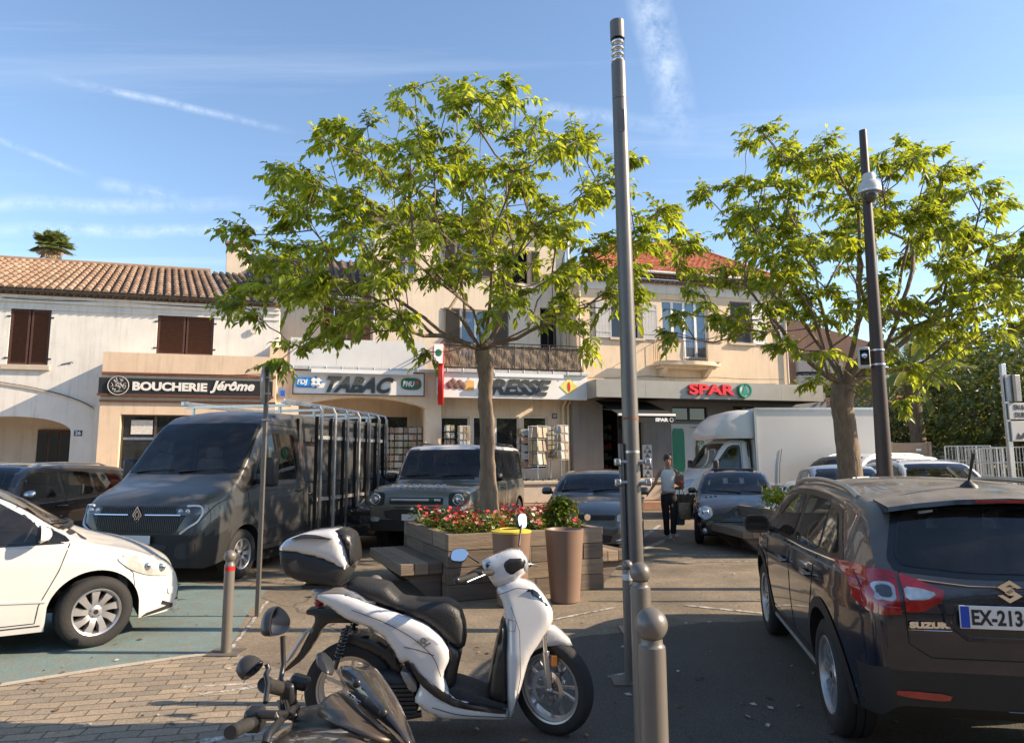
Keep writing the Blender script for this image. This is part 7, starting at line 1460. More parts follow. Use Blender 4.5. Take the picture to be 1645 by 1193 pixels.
def palm(name, label, top, h, seed, nf=34, fl=2.2, fan=False, skirt=True):
    rn = random.Random(seed); o = thing(name, label, 'palm tree', (top.x, top.y, 0)); m = MB(); m.tube([(0, 0, 0), (.1, 0, top.z*.5), (0, 0, top.z)], [.32, .25, .24], 12); m.build('trunk', BARK, o, smooth=60)
    m = MB(); 
    for i in range(nf):
        a = rn.uniform(0, 2*PI); el = rn.uniform(-.9 if skirt else -.3, 1.35); d = Vector((math.cos(a)*math.cos(el), math.sin(a)*math.cos(el), math.sin(el))); mi = 1 if el < -.15 and skirt else 0; L_ = fl*rn.uniform(.75, 1.1)*(.8 if mi else 1)
        pts = [Vector((0, 0, top.z))+d*L_*t+Vector((0, 0, -(.14 if fan else .42)*L_*t*t)) for t in [k/8 for k in range(9)]]; m.tube(pts, [.025]*5+[.015]*4, 3, cap=False, mi=mi)
        s = d.cross(Vector((0, 0, 1))).normalized()
        if fan:
            c = pts[4]; f = (pts[6]-pts[4]).normalized()
            for k in range(17):
                g = R(-100+200*k/16); dd = f*math.cos(g)+s*math.sin(g); w = s*math.cos(g)*.035-f*math.sin(g)*.035; e = c+dd*L_*.42-Vector((0, 0, .1*L_)); m.add([c-w, c+w, c+dd*L_*.25+w, e, c+dd*L_*.25-w], [(0, 1, 2, 3, 4)], mi)
        else:
            for k in range(2, 9):
                for q in range(4):
                    p = pts[k-1].lerp(pts[k], q/4); 
                    for sg in (-1, 1): dd = (pts[k]-pts[k-1]).normalized()*.7+s*sg+Vector((0, 0, -.35)); e = p+dd.normalized()*L_*.22*(1-abs(k-5)/9); w = Vector((0, 0, .02)); m.add([p-w, p+w, e], [(0, 1, 2)], mi)
    m.build('crown', [pm('palm_green', (.13, .17, .05), .5, var=.3, trans=.2), pm('dead_palm_frond', (.45, .33, .20), .8, var=.25)], o, fix=False)
palm('palm_tree', 'shaggy fan palm crown showing above the left roof ridge', P(83, 396, 40), 0, 5, 90, 1.35, True)
palm('palm_tree', 'feathery palm fronds arching between the far tree trunk and the dark trees', P(1462, 600, 24), 0, 6, 40, 2.3, False, False)
# low slatted fence and metal racks on the right
def right_side():
    Y = 20; a = P(1436, 745, Y); b = P(1490, 745, Y); zt_ = P(1460, 711, Y).z; z0 = 0; o = thing('slat_fence', 'low brown horizontal slat fence panel beside the olive bush', 'fence', (a.x, Y, 0)); m = MB(); w = b.x-a.x+.1
    n = 6
    for i in range(n): m.box(0, w, 0, .03, z0+zt_*i/n+.015, z0+zt_*(i+1)/n)
    m.build('slats', pm('taupe_composite', (.25, .19, .14), .7, var=.12), o)
    for x in (-.04, w): m = MB(); m.box(x-.04, x+.04, -.03, .06, 0, zt_+.03); m.build('post', pm('taupe_composite', (.25, .19, .14), .7), o)
    m = MB(); q = P(1476, 722, Y-.01); m.box(q.x-a.x-.07, q.x-a.x+.07, -.012, -.001, q.z-.03, q.z+.03); m.build('small_plate', WHT, o)
    GAL = pm('galvanised_white_rack', (.55, .55, .53), .4, .3, .1)
    for i, (x0, x1, yt, Y, lab) in enumerate(((1543, 1592, 716, 18.5, 'white metal display rack nearest the olive bush'), (1578, 1612, 720, 17.8, 'middle white metal rack of the group under the road sign'), (1606, 1650, 718, 17.2, 'white metal rack cut by the right edge of the picture'))):
        a = P(x0, 780, Y); b = P(x1, 780, Y); z = P(x0, yt, Y).z; o = thing('metal_rack', lab, 'rack', (a.x, Y, 0), R(-8), 'metal racks at the far right'); w = b.x-a.x; d = .7
        m = MB(); [m.tube([(x, y, 0), (x, y, z)], .018, 5) for x in (0, w) for y in (0, d)]; m.build('upright', GAL, o)
        m = MB()
        for zz in [z*k/5 for k in range(1, 6)]: m.tube([(0, 0, zz), (w, 0, zz), (w, d, zz), (0, d, zz), (0, 0, zz)], .014, 4)
        for k in range(1, 9): m.tube([(w*k/9, 0, z*.2), (w*k/9, 0, z)], .009, 4); m.tube([(w*k/9, d, z*.2), (w*k/9, d, z)], .009, 4)
        m.build('wire_frame', GAL, o)
    # hedge of far greenery closing the horizon
    rn = random.Random(77)
    for i in range(7):
        x = -30+i*16; v = Vector((34+i*9, 30+rn.uniform(-2, 8), 0))
        if i < 4: bushy('tree', ['leafy tree standing outside the view beyond the right edge', 'second leafy tree beyond the right edge', 'third leafy tree beyond the right edge', 'furthest leafy tree beyond the right edge'][i], v, (4.5, 4, 3.2), 1500, .5, [LB[0], LB[1]], 80+i, group='trees beyond the right edge', trunk_h=4)
right_side()
# houses and trees added behind the camera darken reflections and shade the near ground
def cables():
    def fl(px, py, d): s_, z_ = fp(px, py, d); return FO+FU*s_+FN*d+Vector((0, 0, z_))
    for i, (pts, lab) in enumerate(((((165, 598, .55), (300, 601, .56), (438, 600, .56)), 'thin black cable clipped along the top of the butcher sign'), (((4, 478, -.72), (180, 484, -.72), (420, 497, -.72)), 'thin cable running under the eave of the white house'), (((930, 606, .2), (1040, 604, .2), (1150, 606, .2), (1258, 609, .2)), 'thin cable running along the apricot wall just above the grey canopy'))):
        P_ = [fl(*p) for p in pts]; m = MB(P_[0]); q = []
        for a, b in zip(P_[:-1], P_[1:]): q += [a.lerp(b, k/8)-Vector((0, 0, .035*math.sin(PI*k/8))) for k in range(8)]
        m.tube(q+[P_[-1]], .011, 5); tag(m.build('wall_cable', IRON, None, loc=P_[0]), lab, 'cable')
    for px, py, lab in ((452, 629, 'small blue and grey alarm box between the butcher and tobacconist signs'), (408, 531, 'small round white wall vent above the butcher shop roof')):
        c = fl(px, py, .15 if px > 420 else -.75); o = thing('wall_box', lab, 'wall fitting', c, FA); m = MB(); m.box(-.10, .06, -.12, .02, -.12, .12) if px > 420 else m.lathe([(.001, -.05), (.1, -.05), (.12, 0)], 18, 'y'); m.build('case', ALU if px > 420 else PW, o)
        if px > 420: m = MB(); m.box(-.02, .11, -.15, -.121, -.16, .03); m.build('blue_panel', pm('alarm_blue', (.02, .10, .55), .4), o)
cables()
def behind():  # unseen houses and trees, added so glass and paint reflect something darker
    o = thing('terraced_houses', 'long pale terrace of houses standing behind the camera, outside the view', 'building', (0, -17, 0)); m = MB(); m.box(-26, 30, -8, 0, 0, 6.6); m.build('wall', PC2, o)
    m = MB(); barrel(m, (-26.3, .4, 6.65), (30.3, .4, 6.65), (-26.3, -4.5, 8.3), (30.3, -4.5, 8.3), .5, .8, .16); m.build('roof', [T1, T2, T3, TDK], o)
    for i in range(11):
        for z in (.9, 4.0): m = MB(); m.box(-24+5*i, -22.4+5*i, .002, .08, z, z+1.6); m.build('shutter', BRN, o)
    for i, (x, y) in enumerate(((7, -6), (13, -7.5), (20, -6), (1, -9), (27, -8), (-6, -10))):
        bushy('tree', ['leafy tree behind the camera, %s outside the view' % w for w in ('nearest', 'second', 'third', 'fourth', 'fifth', 'last')][i], Vector((x, y, 0)), (3.2, 3, 2.2), 1500, .42, [LB[0], LB[1]], 120+i, group='trees behind the camera', trunk_h=4.2)
behind()
# ---------------------------------------------------------------- white scooter seen from its right side
SWH = paint('scooter_white_paint', (.62, .62, .62), .14, 0, 1, .03); SBL = pm('scooter_black_trim', (.018, .018, .019), .38, var=.2, coat=.15); LEA = pm('black_seat_vinyl', (.022, .022, .023), .48, var=.15, bump=.25, bscale=120)
def sq(x, y): return ((360+x/2.653-563)*.00378, (1166-800-y/2.653)*.00378)
def sp_(pts): return [sq(*p) for p in pts]
def scooter_wheel(mb_t, mb_r, r, w, spokes, rim):
    mb_t.lathe([(rim-.006, -w*.36), (rim+.012, -w*.44), (r-.03, -w*.5), (r-.012, -w*.42), (r-.002, -w*.2), (r, 0), (r-.002, w*.2), (r-.012, w*.42), (r-.03, w*.5), (rim+.012, w*.44), (rim-.006, w*.36)], 56, 'y')
    mb_r.lathe([(rim-.004, -w*.40), (rim+.008, -w*.44), (rim+.004, -w*.36), (rim-.022, -w*.25), (rim-.026, 0), (rim-.022, w*.25), (rim+.004, w*.36), (rim+.008, w*.44), (rim-.004, w*.40)], 56, 'y')
    mb_r.lathe([(.001, -.055), (.028, -.055), (.045, -.03), (.048, .03), (.028, .055), (.001, .055)], 20, 'y')
    for i in range(spokes):
        a = 2*PI*i/spokes; o = mb_r.m
        for dl in (-.15, .15):
            mb_r.m = Matrix.Rotation(a+dl*.0, 4, 'Y'); mb_r.add([(.035, -.012, dl*.05-.009), (.035, .012, dl*.05-.009), (rim-.018, .010, dl*.28-.007), (rim-.018, -.010, dl*.28-.007), (.035, -.012, dl*.05+.009), (.035, .012, dl*.05+.009), (rim-.018, .010, dl*.28+.007), (rim-.018, -.010, dl*.28+.007)], [(0, 1, 2, 3), (7, 6, 5, 4), (0, 4, 5, 1), (1, 5, 6, 2), (2, 6, 7, 3), (3, 7, 4, 0)])
        mb_r.m = o
def white_scooter():
    b = at(562, 1160, 4.42); o = thing('parked_scooter', 'white scooter with a white and black top box parked in the centre foreground, facing right', 'scooter', b, R(1), 'scooters parked in the foreground')
    def inf(name, pts, w, edge, rad, mt, step=.03, yc=0, wf=None, par=None, sm=1, keep=.16, sub=True):
        m = MB(); inflate(m, smooth_poly(sp_(pts), sm, keep=keep), w, edge, rad, step, yc, wf); ob = m.build(name, mt, par or o, smooth=55)
        return ob
    # wheels
    m1, m2 = MB(), MB(); scooter_wheel(m1, m2, .278, .12, 5, .19); w = m1.build('wheel', RUB, o, smooth=50, loc=(0, 0, .278)); m2.build('rim', RIM, w, smooth=40)
    fw_ = (sq(1405, 800)[0], .272); ST = R(-36)
    m1, m2 = MB(), MB(); scooter_wheel(m1, m2, .272, .105, 5, .195); w = m1.build('wheel', RUB, o, smooth=50, loc=(fw_[0], 0, fw_[1])); w.rotation_euler = (0, R(6), ST); m2.build('rim', RIM, w, smooth=40)
    m = MB(); m.lathe([(.082, -.063), (.112, -.063), (.112, -.066), (.082, -.066), (.082, -.063)], 40, 'y')
    for i in range(6): m.m = Matrix.Rotation(i*PI/3, 4, 'Y'); m.box(.04, .085, -.066, -.063, -.006, .006)
    m.m = Matrix.Identity(4); m.build('brake_disc', CHR, w, smooth=30)
    # side panels and floor, leg shield
    tail = [(378, 352), (405, 398), (450, 420), (505, 458), (560, 487), (625, 503), (692, 545), (737, 605), (762, 652), (800, 642), (850, 735), (818, 800), (870, 845), (950, 875), (1215, 885), (1212, 832), (1090, 815), (1000, 790), (965, 768), (940, 700), (966, 640), (962, 600), (928, 550), (868, 502), (760, 457), (650, 422), (520, 370)]
    def wt(x, z): return .62+.38*min(1, max(0, (x+.42)/.55))
    inf('side_fairing', tail, .17, .135, .045, SWH, .028, 0, wt, keep=.14)
    inf('side_accent', [(806, 640), (850, 690), (940, 755), (1000, 800), (1205, 835), (1200, 850), (1000, 822), (920, 785), (850, 730), (815, 670)],   .182, .177, .01, SBL, .04)
    inf('body_core', [(470, 425), (560, 480), (690, 540), (760, 640), (870, 800), (900, 700), (950, 600), (860, 500), (650, 410)], .12, .10, .05, SBL, .05)
    inf('floor_mat', [(962, 762), (985, 745), (1128, 795), (1206, 818), (1206, 834), (1090, 822), (1000, 798)], .150, .145, .03, pm('ribbed_floor_rubber', (.03, .03, .031), .7, bump=.4, bscale=60), .04)
    inf('seat', [(518, 332), (560, 320), (690, 342), (722, 372), (750, 402), (830, 412), (955, 413), (1005, 445), (1030, 520), (1034, 590), (1005, 610), (945, 562), (870, 500), (760, 452), (640, 412), (540, 375)], .122, .085, .05, LEA, .025, 0, lambda x, z: .72+.28*min(1, max(0, (x+.2)/.3)))
    inf('seat_front_panel', [(950, 570), (1018, 618), (1000, 690), (990, 745), (965, 770), (938, 700), (962, 640)], .13, .10, .05, SBL, .03)
    inf('grab_rail', [(380, 350), (430, 352), (500, 346), (570, 362), (655, 412), (640, 426), (560, 404), (470, 392), (402, 398)], .13, .10, .03, pm('satin_grey_rail', (.30, .29, .28), .35, .5), .03)
    inf('leg_shield', [(1160, 362), (1192, 420), (1205, 500), (1203, 640), (1208, 830), (1216, 885), (1236, 850), (1270, 742), (1300, 640), (1345, 578), (1404, 498), (1404, 450), (1372, 398), (1322, 342), (1242, 318)], .19, .13, .05, SWH, .028, 0, lambda x, z: .58+.42*min(1, max(0, (.84-z)/.35)))
    inf('inner_shield', [(1188, 500), (1150, 640), (1122, 790), (1206, 828), (1210, 640), (1206, 520)], .165, .13, .05, SBL, .03)
    inf('apron_vent', [(1290, 345), (1335, 360), (1405, 440), (1396, 450), (1330, 385)], .10, .05, .04, BLK, .03)
    m = MB()
    for pts in ([(1170, 372), (1250, 345), (1320, 352)], [(1225, 420), (1260, 520), (1262, 700), (1235, 830)], [(1215, 470), (1245, 480), (1240, 520), (1214, 515), (1215, 470)]):
        m.tube([Vector((sq(*p)[0], -.197+.03*(abs(p[0]-1260)/90)**2*0, sq(*p)[1])) for p in pts], .0022, 4)
    m.build('panel_seam', BLK, o, loose=True); m = MB()
    for pts in ([(560, 430), (700, 480), (820, 545), (905, 620), (935, 700)], [(780, 580), (830, 590), (905, 615)], [(900, 820), (1010, 852), (1210, 862)]):
        m.tube([Vector((sq(*p)[0], -.1745, sq(*p)[1])) for p in smooth_poly(pts, 2, False)], .0022, 4)
    m.build('panel_seam', BLK, o, loose=True)
    inf('horn_cover', [(1252, 345), (1330, 362), (1396, 445), (1400, 475), (1350, 420), (1290, 370)], .12, .10, .02, GLS, .03)
    inf('front_mudguard', [(1298, 642), (1345, 588), (1378, 522), (1420, 528), (1478, 582), (1492, 608), (1405, 604), (1345, 612), (1315, 632)], .07, .05, .03, SWH, .03)
    # steering head cowl and dash
    cw = inf('handlebar_cowl', [(1094, 252), (1128, 312), (1162, 362), (1242, 336), (1288, 300), (1296, 240), (1272, 206), (1222, 202), (1150, 228)], .105, .06, .045, SWH, .025)
    inf('instrument_panel', [(1180, 250), (1215, 222), (1275, 222), (1292, 250), (1285, 280), (1230, 315), (1195, 300)], .112, .08, .04, SBL, .02, par=None)
    inf('cowl_slot', [(1112, 255), (1140, 245), (1145, 270), (1122, 282)], .104, .09, .02, GLS, .02)
    # headlight faces forward on the cowl
    hx, hz = sq(1292, 268); m = MB(); m.ball((hx-.015, 0, hz), .07, 18, sc=(.5, 1.3, .9)); m.build('headlight', LMP, o, smooth=60)
    # handlebars turned with the wheel
    cx, cz = sq(1195, 290); ax = Vector((math.sin(-ST)*-1, -math.cos(ST), 0)); rg = Vector((-math.sin(R(36)), -math.cos(R(36)), 0)); 
    for sg, nm in ((1, 'right'), (-1, 'left')):
        d = rg*sg; p0 = Vector((cx, 0, cz))+d*.10; p1 = p0+d*.13+Vector((-.02, 0, .0)); p2 = p1+d*.14+Vector((-.03, 0, -.012))
        m = MB(); m.tube([p0, p1, p2], [.02, .019, .018], 12); m.build('grip', RUB, o, smooth=60); m = MB(); m.ball(p2+d*.008, .021, 10); m.build('bar_end', SBL, o, smooth=60); m = MB(); m.cbox(p1-d*.01, (.06, .06, .05)); m.build('switch_housing', SBL, o, bevel=.01)
        m = MB(); q = p1+Vector((.05, 0, .0)); m.tube([p1+Vector((.02, 0, 0)), q+d*.02, p2+Vector((.055, 0, -.01))+d*-.0], [.009, .007, .006], 8); m.build('brake_lever', ALU, o, smooth=60)
    for (sx, sy), (mx_, my), y0, y1, tilt in (((1090, 245), (1008, 202), -.14, -.27, -35), ((1266, 200), (1282, 100), .12, .25, 20)):
        a = Vector((sq(sx, sy)[0], y0, sq(sx, sy)[1])); c = Vector((sq(mx_, my)[0], y1, sq(mx_, my)[1])); m = MB(); m.tube([a, a.lerp(c, .55)+Vector((0, 0, .02)), c+Vector((.0, 0, -.015))], [.007, .006, .006], 8); st = m.build('mirror_stem', SBL, o, smooth=60)
        m = MB(); m.m = Matrix.Translation(c) @ Matrix.Rotation(R(12 if sx < 1200 else 40), 4, 'Z') @ Matrix.Rotation(R(-24 if sx < 1200 else -10), 4, 'X'); pl = smooth_poly([(-.055, -.035), (-.04, .035), (.045, .042), (.065, .0), (.03, -.045)], 2) if sx < 1200 else smooth_poly([(-.035, -.05), (-.045, .03), (-.01, .06), (.045, .05), (.035, -.045)], 2)
        m.prism(pl, -.006, .012, 'y'); ms = m.build('mirror', SBL, o, bevel=.004); g = MB(); g.m = m.m; g.prism([(p[0]*.9, p[1]*.9) for p in pl], .0125, .0145, 'y'); g.prism([(p[0]*.9, p[1]*.9) for p in pl], -.0085, -.0065, 'y'); g.build('mirror_glass', pm('mirror_glass', (.8, .8, .8), .03, 1, .02), ms)
    # fork, shock, engine, mudguard arm
    for y in (-.075, .075):
        off = Vector((math.sin(-ST)*y*-.0, 0, 0)); t0 = Vector((sq(1365, 545)[0], y*.9, sq(1365, 545)[1])); t1 = Vector((fw_[0]+.03+y*math.sin(R(36))*-1*-.0, y, fw_[1])); t1 = Vector((fw_[0]+.015, 0, fw_[1]))+Vector((math.sin(R(36)), math.cos(R(36)), 0))*y*(1 if y < 0 else 1)*Vector((1, 1, 0)).length/1.414
        t1 = Vector((fw_[0]+.02-abs(0), 0, fw_[1]))+Vector((-math.sin(R(36))*-1*y, math.cos(R(36))*y, 0)); m = MB(); m.tube([t0, t0.lerp(t1, .35)], [.017, .017], 12); m.build('fork_tube', CHR, o, smooth=60); m = MB(); m.tube([t0.lerp(t1, .33), t1], [.023, .021], 12); m.ball(t1, .026, 10); m.build('fork_leg', RIM, o, smooth=60)
        if y < 0: q = t0.lerp(t1, .52); m = MB(); m.cbox(q+Vector((.045, -.012, .01)), (.035, .02, .065)); m.build('amber_reflector', ORGL, o, bevel=.005); m = MB(); m.cbox(q+Vector((.06, 0, -.10)), (.05, .04, .09)); m.build('brake_caliper', pm('gold_grey_caliper', (.20, .17, .13), .4, .6), o, bevel=.01)
    for y in (-.13, .13):
        a = Vector((*sq(540, 500), 0)); a = Vector((a.x, y, a.y)); c = sq(492, 672); c = Vector((c[0], y, c[1])); m = MB(); m.tube([a, c], .012, 10); sh = m.build('shock_absorber', SBL, o, smooth=60); m = MB(); n = 90; m.tube([a.lerp(c, .05+.75*i/n)+Vector((math.cos(i*.62)*.026, math.sin(i*.62)*.026, 0)) for i in range(n)], .0055, 5); m.build('spring', pm('spring_black', (.05, .05, .052), .3, .6), sh, smooth=60)
    inf('engine_casing', [(560, 720), (620, 690), (720, 690), (800, 720), (838, 800), (835, 850), (780, 862), (740, 850), (660, 800), (580, 790), (545, 770)], .13, .10, .04, pm('engine_black', (.03, .03, .03), .5, .3, .3, 10), .03)
    m = MB()
    for i in range(7): x, z = sq(735+i*4, 740+i*17); m.box(x-.05, x+.11, -.148, -.13, z-.008, z+.008)
    m.build('radiator_fins', BLK, o)
    inf('exhaust_guard', [(762, 680), (800, 690), (832, 738), (832, 760), (808, 768), (778, 720)], .155, .145, .02, pm('satin_grey_rail', (.30, .29, .28), .35, .5), .03)
    m = MB(); m.tube([(sq(850, 860)[0], -.10, sq(850, 860)[1]), (sq(700, 870)[0], -.14, sq(700, 870)[1]), (sq(560, 800)[0], -.16, sq(560, 800)[1])], [.02, .025, .045], 12); m.build('exhaust', SBL, o, smooth=60)
    inf('rear_hugger', [(500, 545), (560, 545), (640, 570), (720, 620), (760, 690), (740, 720), (690, 650), (600, 600), (520, 575)], .08, .07, .03, SBL, .03)
    inf('mudguard_arm', [(348, 446), (390, 440), (470, 440), (575, 488), (560, 502), (448, 500), (420, 520), (385, 580), (340, 650), (268, 700), (266, 686), (320, 630), (360, 550), (388, 492), (385, 470), (350, 464)], .06, .05, .02, SBL, .03)
    x, z = sq(320, 600); m = MB(); m.cbox((x-.02, 0, z), (.012, .17, .2), Matrix.Rotation(R(32), 3, 'Y')); m.build('number_plate', PLW, o)
    x, z = sq(400, 412); m = MB(); m.ball((x, 0, z), .06, 14, sc=(.6, 1.5, .6)); m.build('tail_lamp', REDL, o, smooth=60)
    m = MB(); m.tube([(sq(770, 850)[0], -.06, sq(770, 850)[1]), (sq(792, 950)[0], -.17, .005)], .011, 8); m.build('side_stand', SBL, o, smooth=60); m = MB(); m.tube([(sq(700, 850)[0], .1, .2), (sq(700, 930)[0], .14, .01)], .014, 8); m.tube([(sq(700, 850)[0], -.1, .2), (sq(700, 930)[0], -.14, .01)], .014, 8); m.tube([(sq(700, 850)[0], -.1, .2), (sq(700, 850)[0], .1, .2)], .014, 8); m.build('centre_stand', SBL, o, smooth=60)
    text('lettering', 'SH', pm('badge_grey', (.25, .26, .27), .3, .6), o, (sq(862, 562)[0], -.180, sq(862, 562)[1]), .06, .001, .002, .5, fit=.075, fith=.05, rot=(PI/2, R(38), 0))
    # top box
    bx = thing('top_box', 'white lidded black top box clipped on the rear rack of the white scooter', 'top box', b+Vector((sq(400, 300)[0], 0, sq(400, 345)[1])), R(1)); ox, oz = sq(400, 345)[0], sq(400, 345)[1]
    def binf(name, pts, w, edge, rad, mt, wf=None, par=bx, step=.025):
        m = MB((ox, 0, oz)); inflate(m, smooth_poly(sp_(pts), 2, keep=.16), w, edge, rad, step, 0, wf); return m.build(name, mt, par, smooth=50)
    binf('box_base', [(242, 186), (250, 245), (272, 292), (335, 322), (492, 343), (528, 300), (548, 245), (500, 240), (300, 180)], .195, .15, .05, pm('matt_black_box', (.022, .022, .023), .55, bump=.1, bscale=100), lambda x, z: 1-.22*max(0, min(1, (x+.5)/.2)))
    binf('box_lid', [(241, 190), (246, 170), (272, 143), (345, 117), (462, 105), (490, 118), (520, 190), (540, 262), (532, 286), (500, 268), (430, 228), (300, 200)], .205, .15, .045, SWH, lambda x, z: 1-.22*max(0, min(1, (x+.5)/.2)))
    binf('lid_band', [(468, 108), (505, 112), (538, 132), (553, 180), (560, 240), (545, 262), (532, 200), (512, 150)], .15, .12, .03, SBL)
    binf('lid_inlay', [(292, 140), (340, 122), (400, 124), (480, 142), (420, 138), (340, 134)], .209, .19, .02, SBL)
    m = MB((ox, 0, oz)); x, z = sq(545, 248); m.cbox((x, 0, z), (.03, .07, .06)); m.build('latch', ALU, bx, bevel=.008)
    m = MB((ox, 0, oz)); x, z = sq(420, 342); m.box(x-.12, x+.12, -.1, .1, z-.015, z+.004); m.build('mounting_plate', BLK, bx)
white_scooter()
# ---------------------------------------------------------------- black scooter cut by the bottom edge
def black_scooter():
    def z7(x, y, Y): return P(360+x/4.838, 950+y/4.838, Y)
    b = at(560, 1193, 2.05); b.z = 0; o = thing('parked_scooter', 'dusty black and bronze scooter at the bottom edge, only handlebars and windscreen in view', 'scooter', b, 0, 'scooters parked in the foreground')
    BRZ = pm('dusty_bronze_plastic', (.085, .066, .050), .42, .3, .2, 14, coat=.25); SMK = pm('dusty_smoked_screen', (.045, .038, .033), .2, .1, .5, 9, coat=.6); DKP = paint('scooter_dark_blue_paint', (.010, .014, .024), .2, .3, 1, .2)
    def shell(name, rows, mt, th=.012, par=None, sub=2):
        # rows of (zx, zy, Y) points make a curved sheet with thickness
        g = [[z7(*p)-b for p in r_] for r_ in rows]; n = len(g[0]); me_v = [p for r_ in g for p in r_]; fs = [(i*n+j, i*n+j+1, (i+1)*n+j+1, (i+1)*n+j) for i in range(len(g)-1) for j in range(n-1)]
        m = MB(); m.add(me_v, fs); ob = m.build(name, mt, par or o, smooth=70); s = ob.modifiers.new('sub', 'SUBSURF'); s.levels = s.render_levels = sub; s2 = ob.modifiers.new('solid', 'SOLIDIFY'); s2.thickness = th; s2.offset = 0; return ob
    ws = shell('windscreen', [[(865, 560, 2.30), (990, 580, 2.22), (1110, 600, 2.24), (1150, 560, 2.36)], [(930, 770, 2.20), (1060, 740, 2.10), (1180, 700, 2.12), (1250, 690, 2.28)], [(1110, 920, 2.08), (1200, 900, 1.97), (1290, 880, 2.0), (1370, 880, 2.18)], [(1290, 1060, 1.98), (1340, 1050, 1.90), (1400, 1060, 1.93), (1450, 1090, 2.10)], [(1390, 1180, 1.93), (1430, 1180, 1.86), (1470, 1190, 1.90), (1500, 1210, 2.05)]], SMK, .006)
    for zx, zy, Y in ((1030, 712, 2.12), (1235, 945, 1.975)):
        c = z7(zx, zy, Y-.01)-b; m = MB(); m.ball(c, .0125, 14, sc=(1, .6, 1)); m.build('screen_bolt', SBL, ws, smooth=60)
    e = z7(1015, 805, 2.10)-b+Vector((0, -.02, 0)); text('lettering', '▼', WHT, ws, z7(975, 772, 2.08)-b+Vector((0, -.01, 0)), .02, .0005) if False else None
    text('lettering', 'Y TMC', pm('sticker_white', (.6, .6, .6), .5), ws, e, .03, .0006, .001, .2, fit=.05, fith=.012, rot=(PI/2, R(33), R(-10)))
    shell('nose_fairing', [[(870, 790, 2.16), (930, 800, 2.20), (1000, 850, 2.22)], [(790, 830, 2.08), (880, 850, 2.06), (1080, 950, 2.12)], [(740, 905, 2.05), (900, 930, 1.96), (1200, 1040, 2.02)], [(735, 960, 2.06), (950, 1020, 1.92), (1280, 1120, 1.95)], [(800, 1010, 2.0), (1050, 1100, 1.86), (1350, 1200, 1.90)]], BRZ, .014)
    shell('lower_fairing', [[(820, 1180, 1.86), (950, 1128, 1.80), (1120, 1190, 1.80)], [(800, 1290, 1.82), (960, 1250, 1.74), (1160, 1300, 1.76)], [(780, 1500, 1.8), (960, 1480, 1.72), (1180, 1500, 1.74)]], BRZ, .014)
    shell('tank_cover', [[(480, 1060, 2.12), (700, 1025, 2.18), (900, 1030, 2.14), (1050, 1080, 2.05)], [(380, 1130, 1.98), (620, 1090, 1.95), (880, 1100, 1.93), (1120, 1150, 1.92)], [(300, 1240, 1.85), (560, 1190, 1.80), (860, 1190, 1.78), (1150, 1260, 1.82)], [(260, 1500, 1.8), (560, 1500, 1.75), (860, 1500, 1.74), (1150, 1500, 1.78)]], DKP, .014)
    inner = MB(); inner.loft([[z7(x, y, Y)-b for x, y, Y in r_] for r_ in ([(520, 900, 2.25), (850, 840, 2.3), (900, 1100, 2.1), (560, 1120, 2.1)], [(480, 1060, 2.05), (900, 1000, 2.05), (1000, 1150, 1.98), (520, 1180, 1.95)])]); inner.build('dash_binnacle', SBL, o, bevel=.02)
    # mirrors
    def mir(face, stem, label, face_in):
        m = MB(); pts = [z7(*p)-b for p in stem]; m.tube(pts, [.008]*(len(pts)-1)+[.007], 10); st = m.build('mirror_stem', SBL, o, smooth=60)
        ring = [z7(x, y, Y)-b for x, y, Y in face]; c = sum(ring, Vector())/len(ring); nrm = (ring[1]-ring[0]).cross(ring[3]-ring[0]).normalized(); nrm = nrm if nrm.dot(Vector((0, -1, 0))) > 0 else -nrm
        m = MB(); k = 3.0; sm_ = smooth_poly([tuple(p) for p in ring], 2, keep=.22) if False else ring
        R0 = [p-nrm*(p-c).dot(nrm) for p in ring]
        for _ in (0, 1):
            n = len(R0); R1 = []
            for i in range(n): a, q = R0[i], R0[(i+1) % n]; R1 += [a.lerp(q, .22), a.lerp(q, .78)]
            R0 = R1
        sgn = -1 if face_in else 1
        m.loft([[p for p in R0], [c+(p-c)*1.01+nrm*sgn*.012 for p in R0], [c+(p-c)*.93+nrm*sgn*.026 for p in R0], [c+(p-c)*.75+nrm*sgn*.037 for p in R0], [c+(p-c)*.45+nrm*sgn*.046 for p in R0], [c+(p-c)*.15+nrm*sgn*.049 for p in R0]]); h = m.build('mirror', pm('mirror_shell_black', (.035, .032, .030), .35, var=.15), o, smooth=50)
        g = MB(); g.loft([[c+(p-c)*.94+nrm*-sgn*.0015 for p in R0], [c+(p-c)*.94-nrm*sgn*.003 for p in R0]]); g.build('mirror_glass', pm('dark_mirror_glass', (.12, .13, .14), .04, 1, .1), h)
    mir([(350, 340, 2.18), (365, 170, 2.22), (420, 95, 2.28), (480, 150, 2.36), (505, 230, 2.40), (480, 320, 2.34), (420, 340, 2.25)], [(455, 345, 2.3), (458, 450, 2.3), (462, 560, 2.3), (440, 680, 2.28), (470, 760, 2.25)], '', False)
    mir([(120, 680, 2.05), (180, 600, 2.05), (260, 515, 2.08), (305, 540, 2.12), (270, 630, 2.12), (200, 710, 2.08)], [(330, 560, 2.14), (345, 600, 2.14), (325, 640, 2.12), (340, 720, 2.1), (320, 860, 2.05)], '', True)
